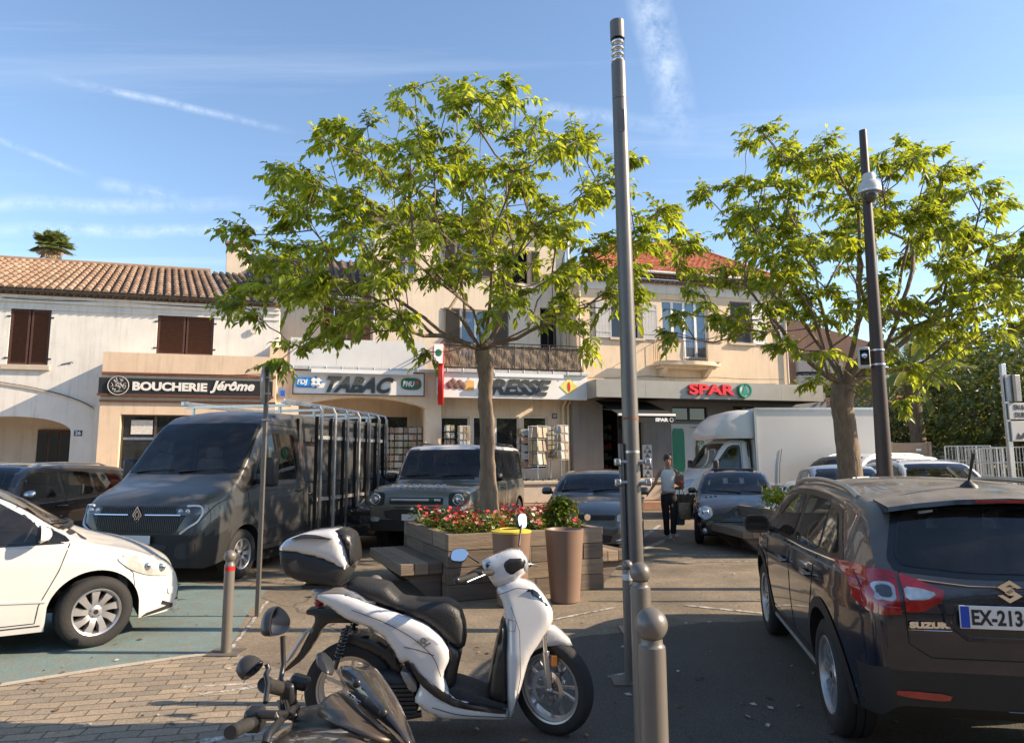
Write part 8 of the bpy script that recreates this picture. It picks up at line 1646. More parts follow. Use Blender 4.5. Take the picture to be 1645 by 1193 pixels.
    # grips, levers, bar
    def grip(a, c, r=.0165):
        m = MB(); A = z7(*a)-b; C = z7(*c)-b; m.tube([A, A.lerp(C, .08), A.lerp(C, .1), C], [r*1.1, r*1.15, r, r], 18); m.build('grip', pm('worn_grip_rubber', (.030, .027, .024), .6, bump=.5, bscale=200), o, smooth=50); m = MB(); m.tube([A+(A-C).normalized()*.012, A], [r*.95, r*1.12], 16); m.build('bar_end', SBL, o, smooth=50)
    grip((320, 720, 2.12), (470, 760, 2.27), .0205); grip((60, 1085, 1.74), (190, 1030, 1.86), .016)
    m = MB(); m.tube([z7(470, 760, 2.27)-b, z7(560, 900, 2.25)-b, z7(480, 960, 2.1)-b, z7(330, 960, 1.98)-b, z7(190, 1030, 1.86)-b], .014, 10); m.build('handlebar', SBL, o, smooth=60)
    m = MB(); m.cbox(z7(500, 790, 2.24)-b, (.045, .05, .07)); m.cbox(z7(590, 700, 2.26)-b, (.06, .05, .04), Matrix.Rotation(R(15), 3, 'Y')); m.build('brake_reservoir', SBL, o, bevel=.012); m = MB(); m.cbox(z7(240, 990, 1.93)-b, (.05, .05, .06)); m.build('switch_housing', SBL, o, bevel=.012)
    m = MB(); m.tube([z7(480, 860, 2.18)-b, z7(500, 940, 2.1)-b, z7(550, 965, 2.08)-b], .0055, 8); m.ball(z7(550, 965, 2.08)-b, .009, 8); m.build('brake_lever', pm('worn_black_metal', (.06, .055, .05), .35, .6), o, smooth=60)
    m = MB(); m.tube([z7(270, 950, 1.9)-b, z7(400, 960, 1.9)-b, z7(440, 1000, 1.9)-b, z7(340, 1110, 1.82)-b, z7(320, 1180, 1.8)-b], .011, 10); m.build('brake_lever', SBL, o, smooth=60)
    m = MB(); rn = random.Random(3)
    for i in range(4): m.tube([z7(420+i*20, 850, 2.2)-b, z7(450+i*30, 960+i*12, 2.12)-b, z7(600+i*20, 1010, 2.1)-b, z7(700, 1040-i*10, 2.12)-b], .005, 6)
    m.build('cables', BLK, o, smooth=60)
    sig = [z7(*p)-b for p in ((710, 480, 2.28), (760, 460, 2.28), (830, 530, 2.28), (860, 600, 2.26), (850, 660, 2.24), (760, 610, 2.24), (715, 560, 2.26))]; m = MB(); c = sum(sig, Vector())/7; m.loft([sig, [c+(p-c)*.6+Vector((0, -.03, 0)) for p in sig]]); m.loft([sig, [c+(p-c)*.7+Vector((0, .03, 0)) for p in sig]]); m.build('hand_guard', SBL, o, bevel=.006)
    # body below the frame: column, wheel, footboard so that the machine is whole
    m1, m2 = MB(), MB(); scooter_wheel(m1, m2, .25, .12, 5, .17); w = m1.build('wheel', RUB, o, smooth=50, loc=(.42, -.38, .25)); w.rotation_euler = (0, 0, R(-35)); m2.build('rim', RIM, w, smooth=40)
    m = MB(); m.loft([[(.30+dx, -.32+dy, z) for dx, dy in ((-.1, -.12), (.1, -.12), (.12, .12), (-.1, .12))] for z in (.35, .55, .70)]); m.build('leg_shield', BRZ, o, bevel=.04)
    m = MB(); m.cbox((-.5, .2, .45), (1.1, .3, .35), Matrix.Rotation(R(-28), 3, 'Z')); m.build('body_shell', DKP, o, bevel=.08)
    m1, m2 = MB(), MB(); scooter_wheel(m1, m2, .25, .13, 5, .17); w = m1.build('wheel', RUB, o, smooth=50, loc=(-.85, .38, .25)); w.rotation_euler = (0, 0, R(-28)); m2.build('rim', RIM, w, smooth=40)
black_scooter()
# ---------------------------------------------------------------- street furniture
POLEG = pm('warm_grey_powder_coat', (.135, .125, .112), .38, .15, .1, 4, coat=.15); POLEB = pm('dark_brown_powder_coat', (.055, .036, .028), .45, .1, .15, 4); BOLG = pm('bollard_taupe', (.155, .14, .122), .35, .1, .08, 5, coat=.2)
def lamp_post():
    b = G(1024, 1013); o = thing('lamp_post', 'tall plain grey lamp post with a clear ribbed glass head, centre right', 'lamp post', b); H = P(991, 36, b.y).z; lean = P(991, 36, b.y).x-b.x
    def pt(z): return (lean*z/H, 0, z)
    zg0 = H*.0+H-.48; zg1 = H-.20
    m = MB(); m.tube([pt(0), pt(zg0-1.0)], [.083, .078], 28); m.build('pole', POLEG, o, smooth=50)
    m = MB(); m.tube([pt(zg0-1.0), pt(zg0-.42)], .0765, 28); m.tube([pt(zg0-.415), pt(zg0)], .0765, 28); hd = m.build('lamp_housing', POLEG, o, smooth=50)
    m = MB(); m.m = Matrix.Translation(Vector(pt(zg0-.68))); pl = [(.033*math.cos(t), (.10 if math.sin(t) > 0 else -.10)+.033*math.sin(t)) for t in [2*PI*i/24 for i in range(24)]]; m.prism([(a, c) for a, c in pl], -.080, -.06, 'y'); m.build('service_hatch', pm('hatch_grey', (.10, .092, .085), .4), hd)
    m = MB(); k = 16; pr = []
    for i in range(k+1): t = i/k; pr.append((.045+.020*abs(math.sin(t*PI*4)), zg0+(zg1-zg0)*t))
    m.lathe([(.001, zg0)]+pr+[(.001, zg1)], 24, c=(pt(H)[0], 0, 0)); m.build('reflector_cone', CHR, o, smooth=60)
    gm = bpy.data.materials.new('clear_lamp_glass'); gm.use_nodes = True; bb = gm.node_tree.nodes['Principled BSDF']; bb.inputs['Transmission Weight'].default_value = 1; bb.inputs['Roughness'].default_value = .02; bb.inputs['IOR'].default_value = 1.1
    m = MB(); m.tube([pt(zg0+.001), pt(zg1-.001)], .074, 28); m.build('lamp_glass', gm, o, smooth=50)
    m = MB(); m.tube([pt(zg1), pt(H)], .0775, 28); m.build('cap', POLEG, o, smooth=50)
    m = MB(); m.box(-.16, .16, -.16, .16, 0, .015); m.build('base_plate', POLEG, o)
    m = MB(); z = 2.05; m.tube([pt(z-.012), pt(z+.012)], .0835, 28); m.build('rust_ring', pm('rust_stain', (.22, .10, .05), .8), o)
    m = MB(); z = 1.72; m.tube([pt(z-.012), pt(z+.012)], .0835, 28); m.build('clamp_band', ALU, o)
    # slim post strapped alongside by two clamps
    b2 = b+Vector((-.10, -.03, 0)); q = thing('slim_post', 'slim short grey post strapped to the left side of the tall lamp post', 'post', b2); m = MB(); m.tube([(0, 0, 0), (-.02, 0, 1.80)], .028, 14); m.build('pole', POLEG, q, smooth=50)
    for z in (1.62, 1.42):
        m = MB(); m.box(-.05, .22, -.03, .02, z-.02, z+.02); m.box(-.09, -.03, -.05, .03, z-.035, z+.035); m.box(.21, .27, -.05, .03, z-.035, z+.035); m.build('clamp', ALU, q, bevel=.012)
lamp_post()
def camera_pole():
    b = at(1430, 900, 9.0); o = thing('camera_pole', 'tall dark brown tapering pole with a dome camera, at the right', 'pole', b); top = P(1386, 210, 9.0); H = top.z; lean = top.x-b.x
    def pt(z): return Vector((lean*z/H, 0, z))
    m = MB(); m.tube([pt(0), pt(1.2), pt(3.0), pt(H)], [.108, .098, .082, .048], 24); m.build('pole', POLEB, o, smooth=50); m = MB(); m.lathe([(.17, 0), (.17, .03), (.11, .05)], 20); m.build('base_plate', POLEB, o)
    zc = P(1394, 300, 9).z; c = pt(zc); PLG = pm('pale_plastic', (.55, .55, .53), .4)
    q = thing('dome_camera', 'white dome security camera clamped round the brown pole', 'camera', b+c+Vector((-.01, -.09, -.2)), 0); m = MB(); m.lathe([(.001, .34), (.07, .34), (.085, .30), (.085, .24), (.13, .20), (.145, .14), (.145, .08), (.10, .075)], 26); m.build('housing', PLG, q, smooth=40)
    m = MB(); m.lathe([(.10, .076), (.10, .03), (.07, -.03), (.03, -.055), (.001, -.06)], 22); m.build('lens_dome', pm('smoked_dome', (.10, .10, .10), .08, .4), q, smooth=60); m = MB(); m.lathe([(.147, .10), (.147, .078)], 26); m.build('trim_ring', ALU, q)
    zb = P(1395, 575, 9).z; c = pt(zb); q = thing('traffic_sensor', 'small white framed sensor box strapped to the brown pole below the camera', 'sensor', b+c+Vector((-.19, -.02, 0)), R(-20)); m = MB(); m.box(-.07, .07, -.06, .05, -.14, .14); m.build('case', PLG, q, bevel=.02)
    m = MB(); m.box(-.05, .06, -.068, -.061, -.10, .10); m.build('face', GLS, q, bevel=.004); m = MB(); m.ball((.0, -.072, .02), .035, 12, sc=(1, .3, 1)); m.build('sensor_lens', CHR, q)
    for z in (-.09, .10): m = MB(); m.m = Matrix.Rotation(R(20), 4, 'Z'); m.lathe([(.092, z-.012), (.092, z+.012)], 24, c=(.19, .02, 0)); m.build('strap', ALU, q)
camera_pole()
def sign_post():
    b = G(413, 990); top = P(430, 588, b.y); o = thing('sign_post', 'thin grey steel post with a round road sign seen edge on, left of centre', 'sign', b); L_ = top.x-b.x; H = top.z
    m = MB(); 
    m.m = Matrix(((1, 0, L_/H, 0), (0, 1, 0, 0), (0, 0, 1, 0), (0, 0, 0, 1))); m.box(-.022, .022, -.02, .02, 0, H); m.build('post', POLEG, o, bevel=.004)
    g = MB(); z = H-.22; x = L_*z/H; g.m = Matrix.Translation((x-.02, -.03, z)) @ Matrix.Rotation(R(102), 4, 'Z') @ Matrix.Rotation(PI/2, 4, 'X'); g.lathe([(.001, -.012), (.21, -.012), (.215, 0), (.21, .012), (.001, .012)], 36); g.build('round_sign', pm('sign_back_grey', (.36, .36, .35), .4, .4), o, smooth=40)
    for zz in (z-.09, z+.09, z-.38): m = MB(); m.box(L_*zz/H-.035, L_*zz/H+.035, -.032, .03, zz-.012, zz+.012); m.build('clamp', ALU, o)
sign_post()
def bollard(b, h, r, rb, band=None, label='', plate=False):
    o = thing('bollard', label, 'bollard', b, 0, 'ball topped bollards'); m = MB(); zt_ = h-2*rb
    m.lathe([(r, 0), (r, zt_-.03), (r*.97, zt_-.015), (r*.86, zt_-.01), (r*.8, zt_-.004), (r*.78, zt_+.012)], 28); m.build('post', BOLG, o, smooth=40); m = MB(); m.ball((0, 0, h-rb), rb, 24); m.build('ball', BOLG, o, smooth=60)
    if band: z, hh, mt = band; m = MB(); m.lathe([(r+.0015, z), (r+.0015, z+hh)], 28); m.build('band', mt, o, smooth=60)
    if plate: m = MB(); m.box(-.14, .14, -.12, .12, .001, .014); m.build('base_plate', pm('base_plate_steel', (.16, .14, .12), .6, .4, .3, 20), o)
RB = pm('red_reflective_band', (.50, .02, .02), .35, var=.15); WB = pm('white_reflective_band', (.55, .56, .57), .35, var=.1)
bollard(G(363, 1049), .875, .044, .054, (.70, .035, RB), 'grey ball topped bollard with a red band, between the white hatchback and the paving', True)
bollard(at(1052, 1193, 2.5), 1.135, .047, .057, None, 'nearest plain ball topped bollard, cut by the bottom edge, right of centre')
bollard(at(1036, 1193, 3.4), 1.16, .048, .050, None, 'tall ball topped bollard directly in front of the lamp post foot')
bollard(G(1013, 1094), .885, .042, .040, (.74, .045, WB), 'ball topped bollard with a pale band, left of the lamp post', True)
bollard(at(600, 1100, 4.95), .86, .044, .054, None, 'ball topped bollard half hidden behind the white scooter seat')
wl = [G(975, 1086), G(1000, 1083), G(1025, 1100), G(1000, 1101)]
m = MB(); c = (wl[0]+wl[1]+wl[2]+wl[3])/4
ring = [G(975, 1086), G(1012, 1079), G(1034, 1098), G(1000, 1104)]; cc = sum(ring, Vector())/4; vs = [p+Vector((0, 0, .006)) for p in ring]+[cc+(p-cc)*.78+Vector((0, 0, .006)) for p in ring]; m.add(vs, [(i, (i+1) % 4, 4+(i+1) % 4, 4+i) for i in range(4)]); tag(m.build('road_marking', LINE), kind='structure')
# ---- timber planter with benches
def wood(name, c1, c2):
    m = pm(name, c1, .85, var=.3, scale=5, bump=.5, bscale=30, stretch=(.25, .25, 5), col2=c2); return m
WD = [wood('weathered_sleeper', (.14, .105, .075), (.25, .195, .14)), wood('pale_sleeper', (.21, .155, .105), (.33, .25, .175)), wood('dark_sleeper', (.09, .07, .055), (.18, .14, .105))]
def beam_wall(mb, a, b, z0, rows, hb, th, rn, inward):
    a = Vector(a); b = Vector(b); L_ = (b-a).length; t = (b-a).normalized(); n = Vector(inward).normalized(); M_ = Matrix(((t.x, n.x, 0, a.x), (t.y, n.y, 0, a.y), (0, 0, 1, 0), (0, 0, 0, 1)))
    for r_ in range(rows):
        x = 0; k = 0
        while x < L_-.01:
            l = rn.uniform(.7, 1.5) if rn.random() < .7 else rn.uniform(.18, .3)
            if x+l > L_-.25: l = L_-x
            jo = rn.uniform(0, .012); mb.cur = rn.choice((0, 0, 1, 2)); o = mb.m; mb.m = M_; mb.box(x+.003, x+l-.003, jo, th, z0+r_*hb+.003, z0+(r_+1)*hb-.003); mb.m = o; x += l; k += 1
def planter(c0, th, side, label, seed, h=.775, bench=True):
    rn = random.Random(seed); o = thing('wooden_planter', label, 'planter', c0, th, 'timber planters with benches'); rows = 4; hb = h/rows; m = MB()
    beam_wall(m, (0, 0, 0), (side, 0, 0), 0, rows, hb, .12, rn, (0, 1, 0)); beam_wall(m, (side, .121, 0), (side, side, 0), 0, rows, hb, .12, rn, (-1, 0, 0)); beam_wall(m, (side-.121, side, 0), (0, side, 0), 0, rows, hb, .12, rn, (0, -1, 0)); beam_wall(m, (0, side-.121, 0), (0, .121, 0), 0, rows, hb, .12, rn, (1, 0, 0))
    m.build('timber_box', WD, o, bevel=.006); m = MB(); m.box(.121, side-.121, .121, side-.121, .05, h-.09); m.build('soil', pm('dark_soil', (.05, .035, .022), .95, var=.4, scale=20, bump=.6), o)
    for sx, nm in ((-1, 'a'), (1, 'b')):
        if not bench: break
        x0, x1 = (-.52, -.004) if sx < 0 else (side+.004, side+.50); m = MB(); zb = .44
        for k in range(3): w = (x1-x0)/3; m.cur = k % 3 if k < 3 else 0; m.box(x0+w*k+.003, x0+w*(k+1)-.003, .18, side-.15, zb-.13, zb)
        m.build('bench_seat', WD, o, bevel=.006); m = MB()
        for y in (.25, side-.4):
            m.prism([(x1, .0), (x1, zb-.131), (x0+.05, zb-.131), (x1-.12, .0)] if sx < 0 else [(x0, 0), (x0+.12, 0), (x1-.05, zb-.131), (x0, zb-.131)], y, y+.14, 'y')
        m.build('bench_bracket', WD[2], o, bevel=.004, loose=True)
    return o
C0 = G(719, 968); planter(C0, R(23), 2.1, 'weathered timber planter of stacked sleepers with side benches and red and white flowers', 3)
C2 = Vector((4.4, 11.75, 0)); planter(C2, R(6), 1.9, 'dark weathered timber planter around the far tree, half hidden by the crossover', 4)
def in_planter(c0, th, x, y, z=0): return Vector((c0.x+x*math.cos(th)-y*math.sin(th), c0.y+x*math.sin(th)+y*math.cos(th), z))
def flowers(c0, th, side, zb, seed, n=270, label='bed of red, pink and white flowers over green leaves in the near planter'):
    rn = random.Random(seed); mb = MB(c0); cols = [LB[2], LF[1], LB[1], pm('petal_red', (.55, .02, .03), .5, var=.2, trans=.2), pm('petal_pink', (.60, .16, .20), .5, var=.2, trans=.2), pm('petal_white', (.70, .66, .62), .5, var=.05, trans=.2), pm('petal_coral', (.62, .12, .07), .5, var=.2, trans=.2)]
    for i in range(n):
        p = in_planter(c0, th, rn.uniform(.1, side-.1), rn.uniform(.08, side-.1), zb); g = rn.random(); hh = rn.uniform(.12, .26)*(1.3 if g > .93 else 1)
        for k in range(26): d = Vector((rn.gauss(0, 1), rn.gauss(0, 1), rn.uniform(.1, 1.2))).normalized(); leaf(mb, p+Vector((0, 0, hh*rn.random()*.9))+d*rn.uniform(.0, .08), d, rn.uniform(.05, .09), rn, rn.choice((0, 0, 1, 1, 2)), .45)
        if rn.random() < .8:
            col = rn.choice((3, 3, 3, 3, 4, 6, 5)) 
            for k in range(rn.choice((1, 2, 2, 3))):
                c = p+Vector((rn.uniform(-.07, .07), rn.uniform(-.07, .07), hh+rn.uniform(-.02, .07))); ax = Vector((rn.gauss(0, .5), rn.gauss(-.6, .5), 1)).normalized(); u_ = ax.orthogonal().normalized(); w_ = ax.cross(u_)
                for q in range(5): a = 2*PI*q/5; d = u_*math.cos(a)+w_*math.sin(a); s = w_*math.cos(a)-u_*math.sin(a); z_ = .024; mb.add([c, c+d*z_*.7+s*z_*.5+ax*.006, c+d*z_*1.25+ax*.002, c+d*z_*.7-s*z_*.5+ax*.006], [(0, 1, 2, 3)], col)
    o = mb.build('flower_bed', cols, None, fix=False, loc=c0); tag(o, label, 'flowers', kind='stuff')
flowers(C0, R(23), 2.1, .69, 5)
v = in_planter(C0, R(23), 1.62, .28, 0); bushy('potted_shrub', 'small upright green shrub at the right corner of the flower planter', v, (.20, .18, .24), 900, .085, [LB[2], LF[1], LF[0]], 90, 'shrub', trunk_h=.98, tr=.012)
v = in_planter(C2, R(6), .3, .4, 0); bushy('potted_shrub', 'little yellow green plant at the corner of the far timber planter', v, (.28, .25, .22), 600, .09, [LF[0], LF[2]], 91, 'shrub', trunk_h=.92, tr=.012)
BIN = pm('taupe_moulded_plastic', (.21, .135, .095), .5, var=.06, scale=3, coat=.1)
def tub(b, h, rt, rb, label, rim=None, cat='litter bin'):
    o = thing('litter_bin' if rim else 'plant_tub', label, cat, b); m = MB(); m.lathe([(rb*.9, 0), (rb, .015), (rt, h-.02), (rt+.004, h), (rt-.02, h+.004), (rt-.03, h-.02), (rt-.05, h-.12), (.001, h-.13)], 36); m.build('body', BIN, o, smooth=35)
    if rim: m = MB(); m.lathe([(rt+.006, h-.012), (rt+.008, h+.008), (rt-.09, h+.03), (rt-.10, h+.02)], 36); m.build('rim', rim, o, smooth=35); m = MB(); m.lathe([(.001, h+.012), (rt-.092, h+.012)], 30); m.build('opening', DRK, o)
    return o
tub(G(822, 972), .83, .225, .165, 'brown tapered litter bin with a yellow rim in front of the flower planter', pm('bin_yellow_rim', (.62, .48, .05), .45), 'litter bin')
tub(G(908, 966), .83, .228, .17, 'plain brown tapered tub standing right of the yellow rimmed bin', None, 'tub')
# ---- postcard racks on the terrace
PC_ = [pm('card_'+n, c, .45, scale=26, col2=c2) for n, c, c2 in (('white', (.5, .5, .47), (.3, .27, .22)), ('blue', (.06, .2, .42), (.45, .45, .4)), ('sky', (.22, .38, .5), (.4, .28, .15)), ('sand', (.42, .30, .18), (.15, .18, .12)), ('green', (.08, .14, .05), (.4, .36, .25)), ('orange', (.42, .17, .06), (.3, .3, .28)), ('brown', (.14, .08, .045), (.33, .25, .17)))]
def rack(px, yt, yb, d, w, label, rows, mat=WPV, seed=1, cols=2, wheels=True, rz=0):
    s_, z_ = fp(px, (yt+yb)/2, d); o = thing('postcard_rack', label, 'postcard rack', FO+FU*s_+FN*d+Vector((0, 0, ZT)), FA+rz, 'postcard racks outside the newsagent'); H = fp(px, yt, d)[1]-ZT; z0 = fp(px, yb, d)[1]-ZT; rn = random.Random(seed)
    m = MB(); m.tube([(0, 0, .05), (0, 0, H)], .02, 8); m.build('pole', ALU, o); m = MB(); h = w/2-.01
    for x in (-h, h):
        for y in (-h, h): m.tube([(x, y, z0), (x, y, H)], .007, 4)
    for k in range(rows+1): z = z0+(H-z0)*k/rows; m.tube([(-h, -h, z), (h, -h, z), (h, h, z), (-h, h, z), (-h, -h, z)], .006, 4)
    m.build('wire_frame', mat, o); m = MB()
    for f in range(4):
        m.m = Matrix.Rotation(f*PI/2, 4, 'Z')
        for r_ in range(rows):
            for c in range(cols):
                cw = w/cols; ch = (H-z0)/rows; x = -w/2+cw*(c+.5); z = z0+ch*(r_+.5); m.cbox((x, -w/2-.004, z), (cw*.78, .005, ch*.80), Matrix.Rotation(R(-7), 3, 'X'), rn.choice((0, 0, 3, 3, 6)) if rn.random() < .62 else rn.randrange(7))
    m.m = Matrix.Identity(4); m.build('postcards', PC_, o)
    m = MB(); m.tube([(-w/2, 0, .05), (w/2, 0, .05)], .014, 6); m.tube([(0, -w/2, .05), (0, w/2, .05)], .014, 6)
    for x, y in ((-w/2, 0), (w/2, 0), (0, -w/2), (0, w/2)): m.ball((x, y, .028), .028, 8)
    m.build('castor_base', BLK, o)
rack(864, 684, 748, 1.5, .46, 'white revolving postcard rack with blue sea views outside the newsagent door', 3, seed=1, rz=R(25))
rack(842, 688, 752, 1.1, .42, 'dark wide card rack just left of the white revolving rack', 5, BLK, 2, 1)
rack(884, 684, 738, 1.0, .34, 'dark slim card rack between the two white revolving racks', 7, BLK, 3, 2)
rack(902, 683, 738, 1.6, .34, 'white revolving postcard rack furthest right, beside the grey supermarket wall', 4, seed=4, cols=2, rz=R(20))
for i, (x, sd_) in enumerate(((598, 5), (628, 6), (650, 7), (672, 8))): rack(x, 686 if i else 692, 752, -1.2, .52, ['widest card rack, first of four in the tobacconist arch, beside the van', 'second card rack in the tobacconist arch from the van', 'third card rack in the tobacconist arch from the van', 'fourth card rack in the tobacconist arch, nearest its pier'][i], 6, BLK, sd_, 3)
rack(722, 682, 740, .3, .30, 'narrow rack of cards left of the tree trunk, against the newsagent pier', 5, BLK, 11, 2); rack(745, 684, 742, .5, .36, 'rack of blue cards just left of the tree trunk by the newsagent window', 5, WPV, 12, 3)
# ---- far right signs
def road_signs():
    Y = 8.2; b = at(1640, 900, Y); o = thing('road_sign', 'stack of parking sign panels on a post at the right edge', 'sign', b, R(8)); m = MB(); m.box(-.03, .03, -.02, .02, 0, 2.75); m.build('post', ALU, o, bevel=.004)
    def pnl(x0, y0, x1, y1, name, mt, dy=-.03):
        a = P(x0, y1, Y); c = P(x1, y0, Y); m = MB(); m.box(a.x-b.x, c.x-b.x, dy-.012, dy, a.z, c.z); return m.build(name, mt, o, bevel=.006), ((a.x+c.x)/2-b.x, (a.z+c.z)/2, c.x-a.x, c.z-a.z)
    p0, g = pnl(1613, 602, 1636, 645, 'sign_back', pm('sign_back_grey', (.36, .36, .35), .4, .4)); m = MB(); m.box(g[0]-.02, g[0]+.02, -.06, -.043, g[1]-g[3]/2, g[1]+g[3]/2); m.build('sign_rail', pm('sign_rail_dark', (.10, .10, .10), .5), p0)
    p1, g = pnl(1617, 647, 1665, 674, 'sign_panel', pm('sign_panel_white', (.55, .54, .50), .5, var=.05)); text('lettering', 'EN & EMB', BLK, p1, (g[0]+.02, -.045, g[1]+.045), .08, .001, .002, fit=.27); text('lettering', 'DUREE', BLK, p1, (g[0]-.01, -.045, g[1]-.045), .08, .001, .002, fit=.2)
    p2, g = pnl(1622, 676, 1672, 709, 'sign_panel', pm('sign_panel_white', (.55, .54, .50), .5, var=.05)); m = MB()
    for k in range(2): x = g[0]-.08+k*.14; m.prism([(x-.06, g[1]-.09), (x-.03, g[1]-.02), (x, g[1]-.06), (x+.05, g[1]-.01), (x+.06, g[1]-.06), (x+.02, g[1]-.09)], -.046, -.0425, 'y')
    m.build('tow_symbol', BLK, p2)
    m = MB(); m.box(-.19, -.13, -.05, -.043, 1.78, 2.05)
road_signs()
# ---------------------------------------------------------------- the pedestrian
def skin_obj(name, joints, edges, mat, parent, sub=2, root=0):
    me = bpy.data.meshes.new(name); me.from_pydata([j[0] for j in joints], edges, []); me.materials.append(mat); o = bpy.data.objects.new(name, me); COL.objects.link(o); o.parent = parent
    s = o.modifiers.new('skin', 'SKIN')
    for i, j in enumerate(joints):
        r = j[1]; me.skin_vertices[0].data[i].radius = r if isinstance(r, tuple) else (r, r); me.skin_vertices[0].data[i].use_root = (i == root)
    s.use_smooth_shade = True; u = o.modifiers.new('sub', 'SUBSURF'); u.levels = sub; u.render_levels = sub; return o
def person():
    b = G(1077, 867); SK = pm('sun_tanned_skin', (.36, .19, .12), .5, var=.06); TOP = pm('white_vest_cloth', (.62, .64, .66), .8, var=.05, scale=8, bump=.15, bscale=20); TR_ = pm('black_trouser_cloth', (.012, .012, .014), .85, var=.2); HR = pm('dark_brown_hair', (.025, .014, .009), .55, var=.3, scale=20, bump=.3)
    # local frame: faces -y (towards the camera), x to the right of the picture
    o = thing('person', 'person walking in a white sleeveless top and black trousers, carrying bags on one shoulder', 'person', b, R(-8))
    J = [((0, 0, .93), (.145, .095)), ((0, 0, 1.04), (.125, .085)), ((0, .0, 1.18), (.12, .085)), ((0, .01, 1.32), (.145, .09)), ((0, .01, 1.41), (.10, .07)), ((0, -.005, 1.47), .048), ((0, -.03, 1.535), (.058, .062)), ((0, -.03, 1.61), (.074, .086)), ((0, -.01, 1.67), (.05, .06)),
         ((-.17, .01, 1.395), .05), ((-.24, .01, 1.24), .037), ((-.28, -.02, 1.13), .032), ((-.375, -.03, 1.0), .024), ((-.40, -.035, .965), .018),
         ((.17, .01, 1.395), .05), ((.205, .02, 1.22), .037), ((.215, .03, 1.10), .033), ((.16, -.13, 1.08), .024), ((.14, -.16, 1.09), .018),
         ((-.085, 0, .86), .085), ((-.07, -.04, .50), .053), ((-.06, .02, .10), .034), ((-.065, -.01, .05), .035), ((-.07, -.13, .03), (.03, .02)),
         ((.085, 0, .86), .085), ((.07, -.13, .50), .053), ((.05, -.16, .12), .034), ((.05, -.19, .07), .035), ((.05, -.31, .03), (.03, .02))]
    E = [(0, 1), (1, 2), (2, 3), (3, 4), (4, 5), (5, 6), (6, 7), (7, 8), (4, 9), (9, 10), (10, 11), (11, 12), (12, 13), (4, 14), (14, 15), (15, 16), (16, 17), (17, 18), (0, 19), (19, 20), (20, 21), (21, 22), (22, 23), (0, 24), (24, 25), (25, 26), (26, 27), (27, 28)]
    # fingers rooted in each palm
    for (h, d, sp_) in ((13, Vector((-.55, -.12, -.8)), Vector((.3, -.9, .1))), (18, Vector((-.35, -.5, .1)), Vector((0, .1, 1)))):
        c = Vector(J[h][0]); d = d.normalized(); sp_ = sp_.normalized(); J.append((tuple(c+d*.045), (.02, .012))); pm_ = len(J)-1; E.append((h, pm_))
        for k in range(4): a = c+d*.05+sp_*(k-1.5)*.017; e = a+d*(.055-.006*abs(k-1.4))+Vector((0, -.012, -.004)); J.append((tuple(a), .008)); J.append((tuple(a.lerp(e, .55)), .0075)); J.append((tuple(e+Vector((.004, -.008, 0))), .006)); n = len(J); E += [(pm_, n-3), (n-3, n-2), (n-2, n-1)]
        t = c+d*.02+sp_*.028; J.append((tuple(t), .009)); J.append((tuple(t+d*.035+sp_*.015), .007)); n = len(J); E += [(h, n-2), (n-2, n-1)]
    skin_obj('body', J, E, SK, o)
    # face
    m = MB(); 
    for sx in (-1, 1): m.ball((sx*.03, -.113, 1.615), .010, 8, sc=(1.2, .5, .7))
    m.build('eyes', pm('eye_dark', (.02, .015, .012), .2), o, smooth=60); m = MB(); m.tube([(0, -.108, 1.62), (0, -.128, 1.588), (0, -.118, 1.578)], [.008, .012, .008], 8); m.build('nose', SK, o, smooth=60); m = MB(); m.tube([(-.022, -.108, 1.556), (0, -.116, 1.554), (.022, -.108, 1.556)], [.003, .006, .003], 6); m.build('mouth', pm('lips', (.30, .09, .07), .5), o, smooth=60)
    m = MB(); m.ball((0, .012, 1.652), .104, 18, sc=(.86, 1.0, .93)); rn = random.Random(3)
    for i in range(26): a = rn.uniform(0, 2*PI); p = Vector((.06*math.cos(a), .03+.06*math.sin(a), 1.70+rn.uniform(-.02, .03))); m.tube([p, p+Vector((rn.uniform(-.03, .03), rn.uniform(-.03, .03), rn.uniform(.0, .05)))], [.018, .005], 5)
    m.build('hair', HR, o, smooth=60)
    skin_obj('vest', [((0, 0, .94), (.178, .128)), ((0, 0, 1.05), (.160, .118)), ((0, 0, 1.18), (.155, .118)), ((0, .0, 1.30), (.178, .125)), ((0, .01, 1.37), (.15, .105)), ((-.10, .01, 1.43), (.045, .07)), ((.10, .01, 1.43), (.045, .07))], [(0, 1), (1, 2), (2, 3), (3, 4), (4, 5), (4, 6)], TOP, o)
    skin_obj('trousers', [((0, 0, .99), (.15, .105)), ((0, 0, .90), (.165, .115)), ((-.088, 0, .80), .10), ((-.075, -.03, .50), .074), ((-.065, .01, .16), .062), ((-.063, .012, .09), .064), ((.088, 0, .80), .10), ((.073, -.115, .50), .074), ((.052, -.15, .20), .062), ((.05, -.155, .13), .064)], [(0, 1), (1, 2), (2, 3), (3, 4), (4, 5), (1, 6), (6, 7), (7, 8), (8, 9)], TR_, o)
    m = MB(); 
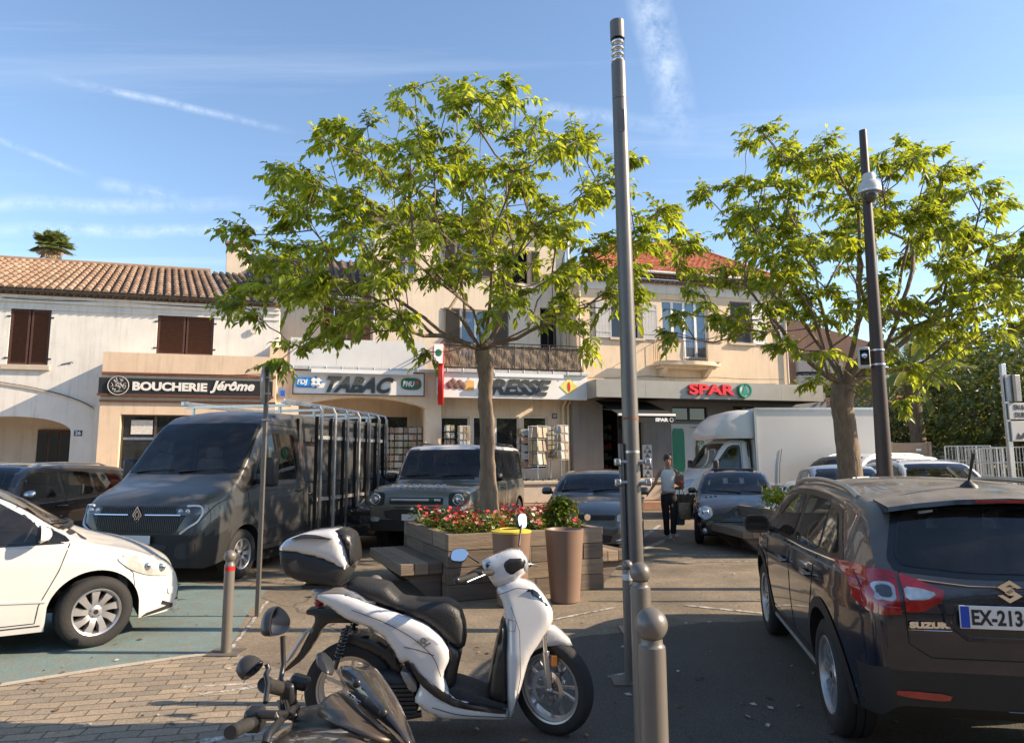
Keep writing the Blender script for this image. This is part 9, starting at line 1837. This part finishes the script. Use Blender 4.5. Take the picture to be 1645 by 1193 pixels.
    for x, y in ((-.068, -.045), (.05, -.225)): m.ball((x, y, .035), .05, 12, sc=(.85, 2.2, .75)); m.box(x-.04, x+.04, y-.11, y+.085, 0, .018)
    m.build('trainers', pm('grey_trainer', (.30, .29, .28), .7), o, smooth=40)
    # bags hang from the shoulder: things of their own
    def bag(name, label, c, w, h, d, mt, strap, rot=0):
        q = thing(name, label, 'bag', o.matrix_basis @ Vector(c) if False else b+Matrix.Rotation(R(-8), 3, 'Z') @ Vector(c), R(-8)+rot, 'bags carried by the pedestrian'); m = MB(); rr = []
        for z, kx, ky in ((0, .78, .7), (.02, .92, .95), (h*.5, 1, 1), (h*.92, .96, .7), (h, .9, .25)): rr.append([(kx*w/2*math.copysign(abs(math.cos(t))**.5, math.cos(t)), ky*d/2*math.copysign(abs(math.sin(t))**.6, math.sin(t)), z) for t in [2*PI*i/20 for i in range(20)]])
        m.loft(rr); m.build('bag_body', mt, q, smooth=45); m = MB(); m.tube([Vector(s) for s in strap], .008, 6); m.build('strap', BLK, q, smooth=60); return q
    bag('handbag', 'brown and red handbag worn high on the pedestrian shoulder', (.215, -.04, 1.02), .20, .30, .11, pm('brown_leather', (.15, .085, .05), .5, var=.2), [(-.05, 0, .28), (-.09, -.02, .4), (-.06, .04, .42), (.05, 0, .28)])
    bag('shopping_bag', 'tan patterned shopping bag hanging low at the pedestrian side', (.30, -.10, .42), .26, .34, .14, pm('tan_bag_cloth', (.22, .17, .12), .8, var=.5, scale=14), [(-.07, 0, .32), (-.10, 0, .62), (-.06, 0, .66), (.06, 0, .33)])
    bag('shopping_bag', 'blue grey bag lowest in the pedestrian hand, behind the tan bag', (.19, .02, .30), .24, .30, .10, pm('blue_grey_cloth', (.10, .13, .17), .8, var=.3), [(-.06, 0, .28), (-.0, 0, .74), (.06, 0, .28)])
    m = MB(); m.ball((.235, -.115, 1.17), .04, 10, sc=(1, .6, .8)); r_ = m.build('red_pouch', pm('red_leather', (.45, .02, .02), .5), o)
person()
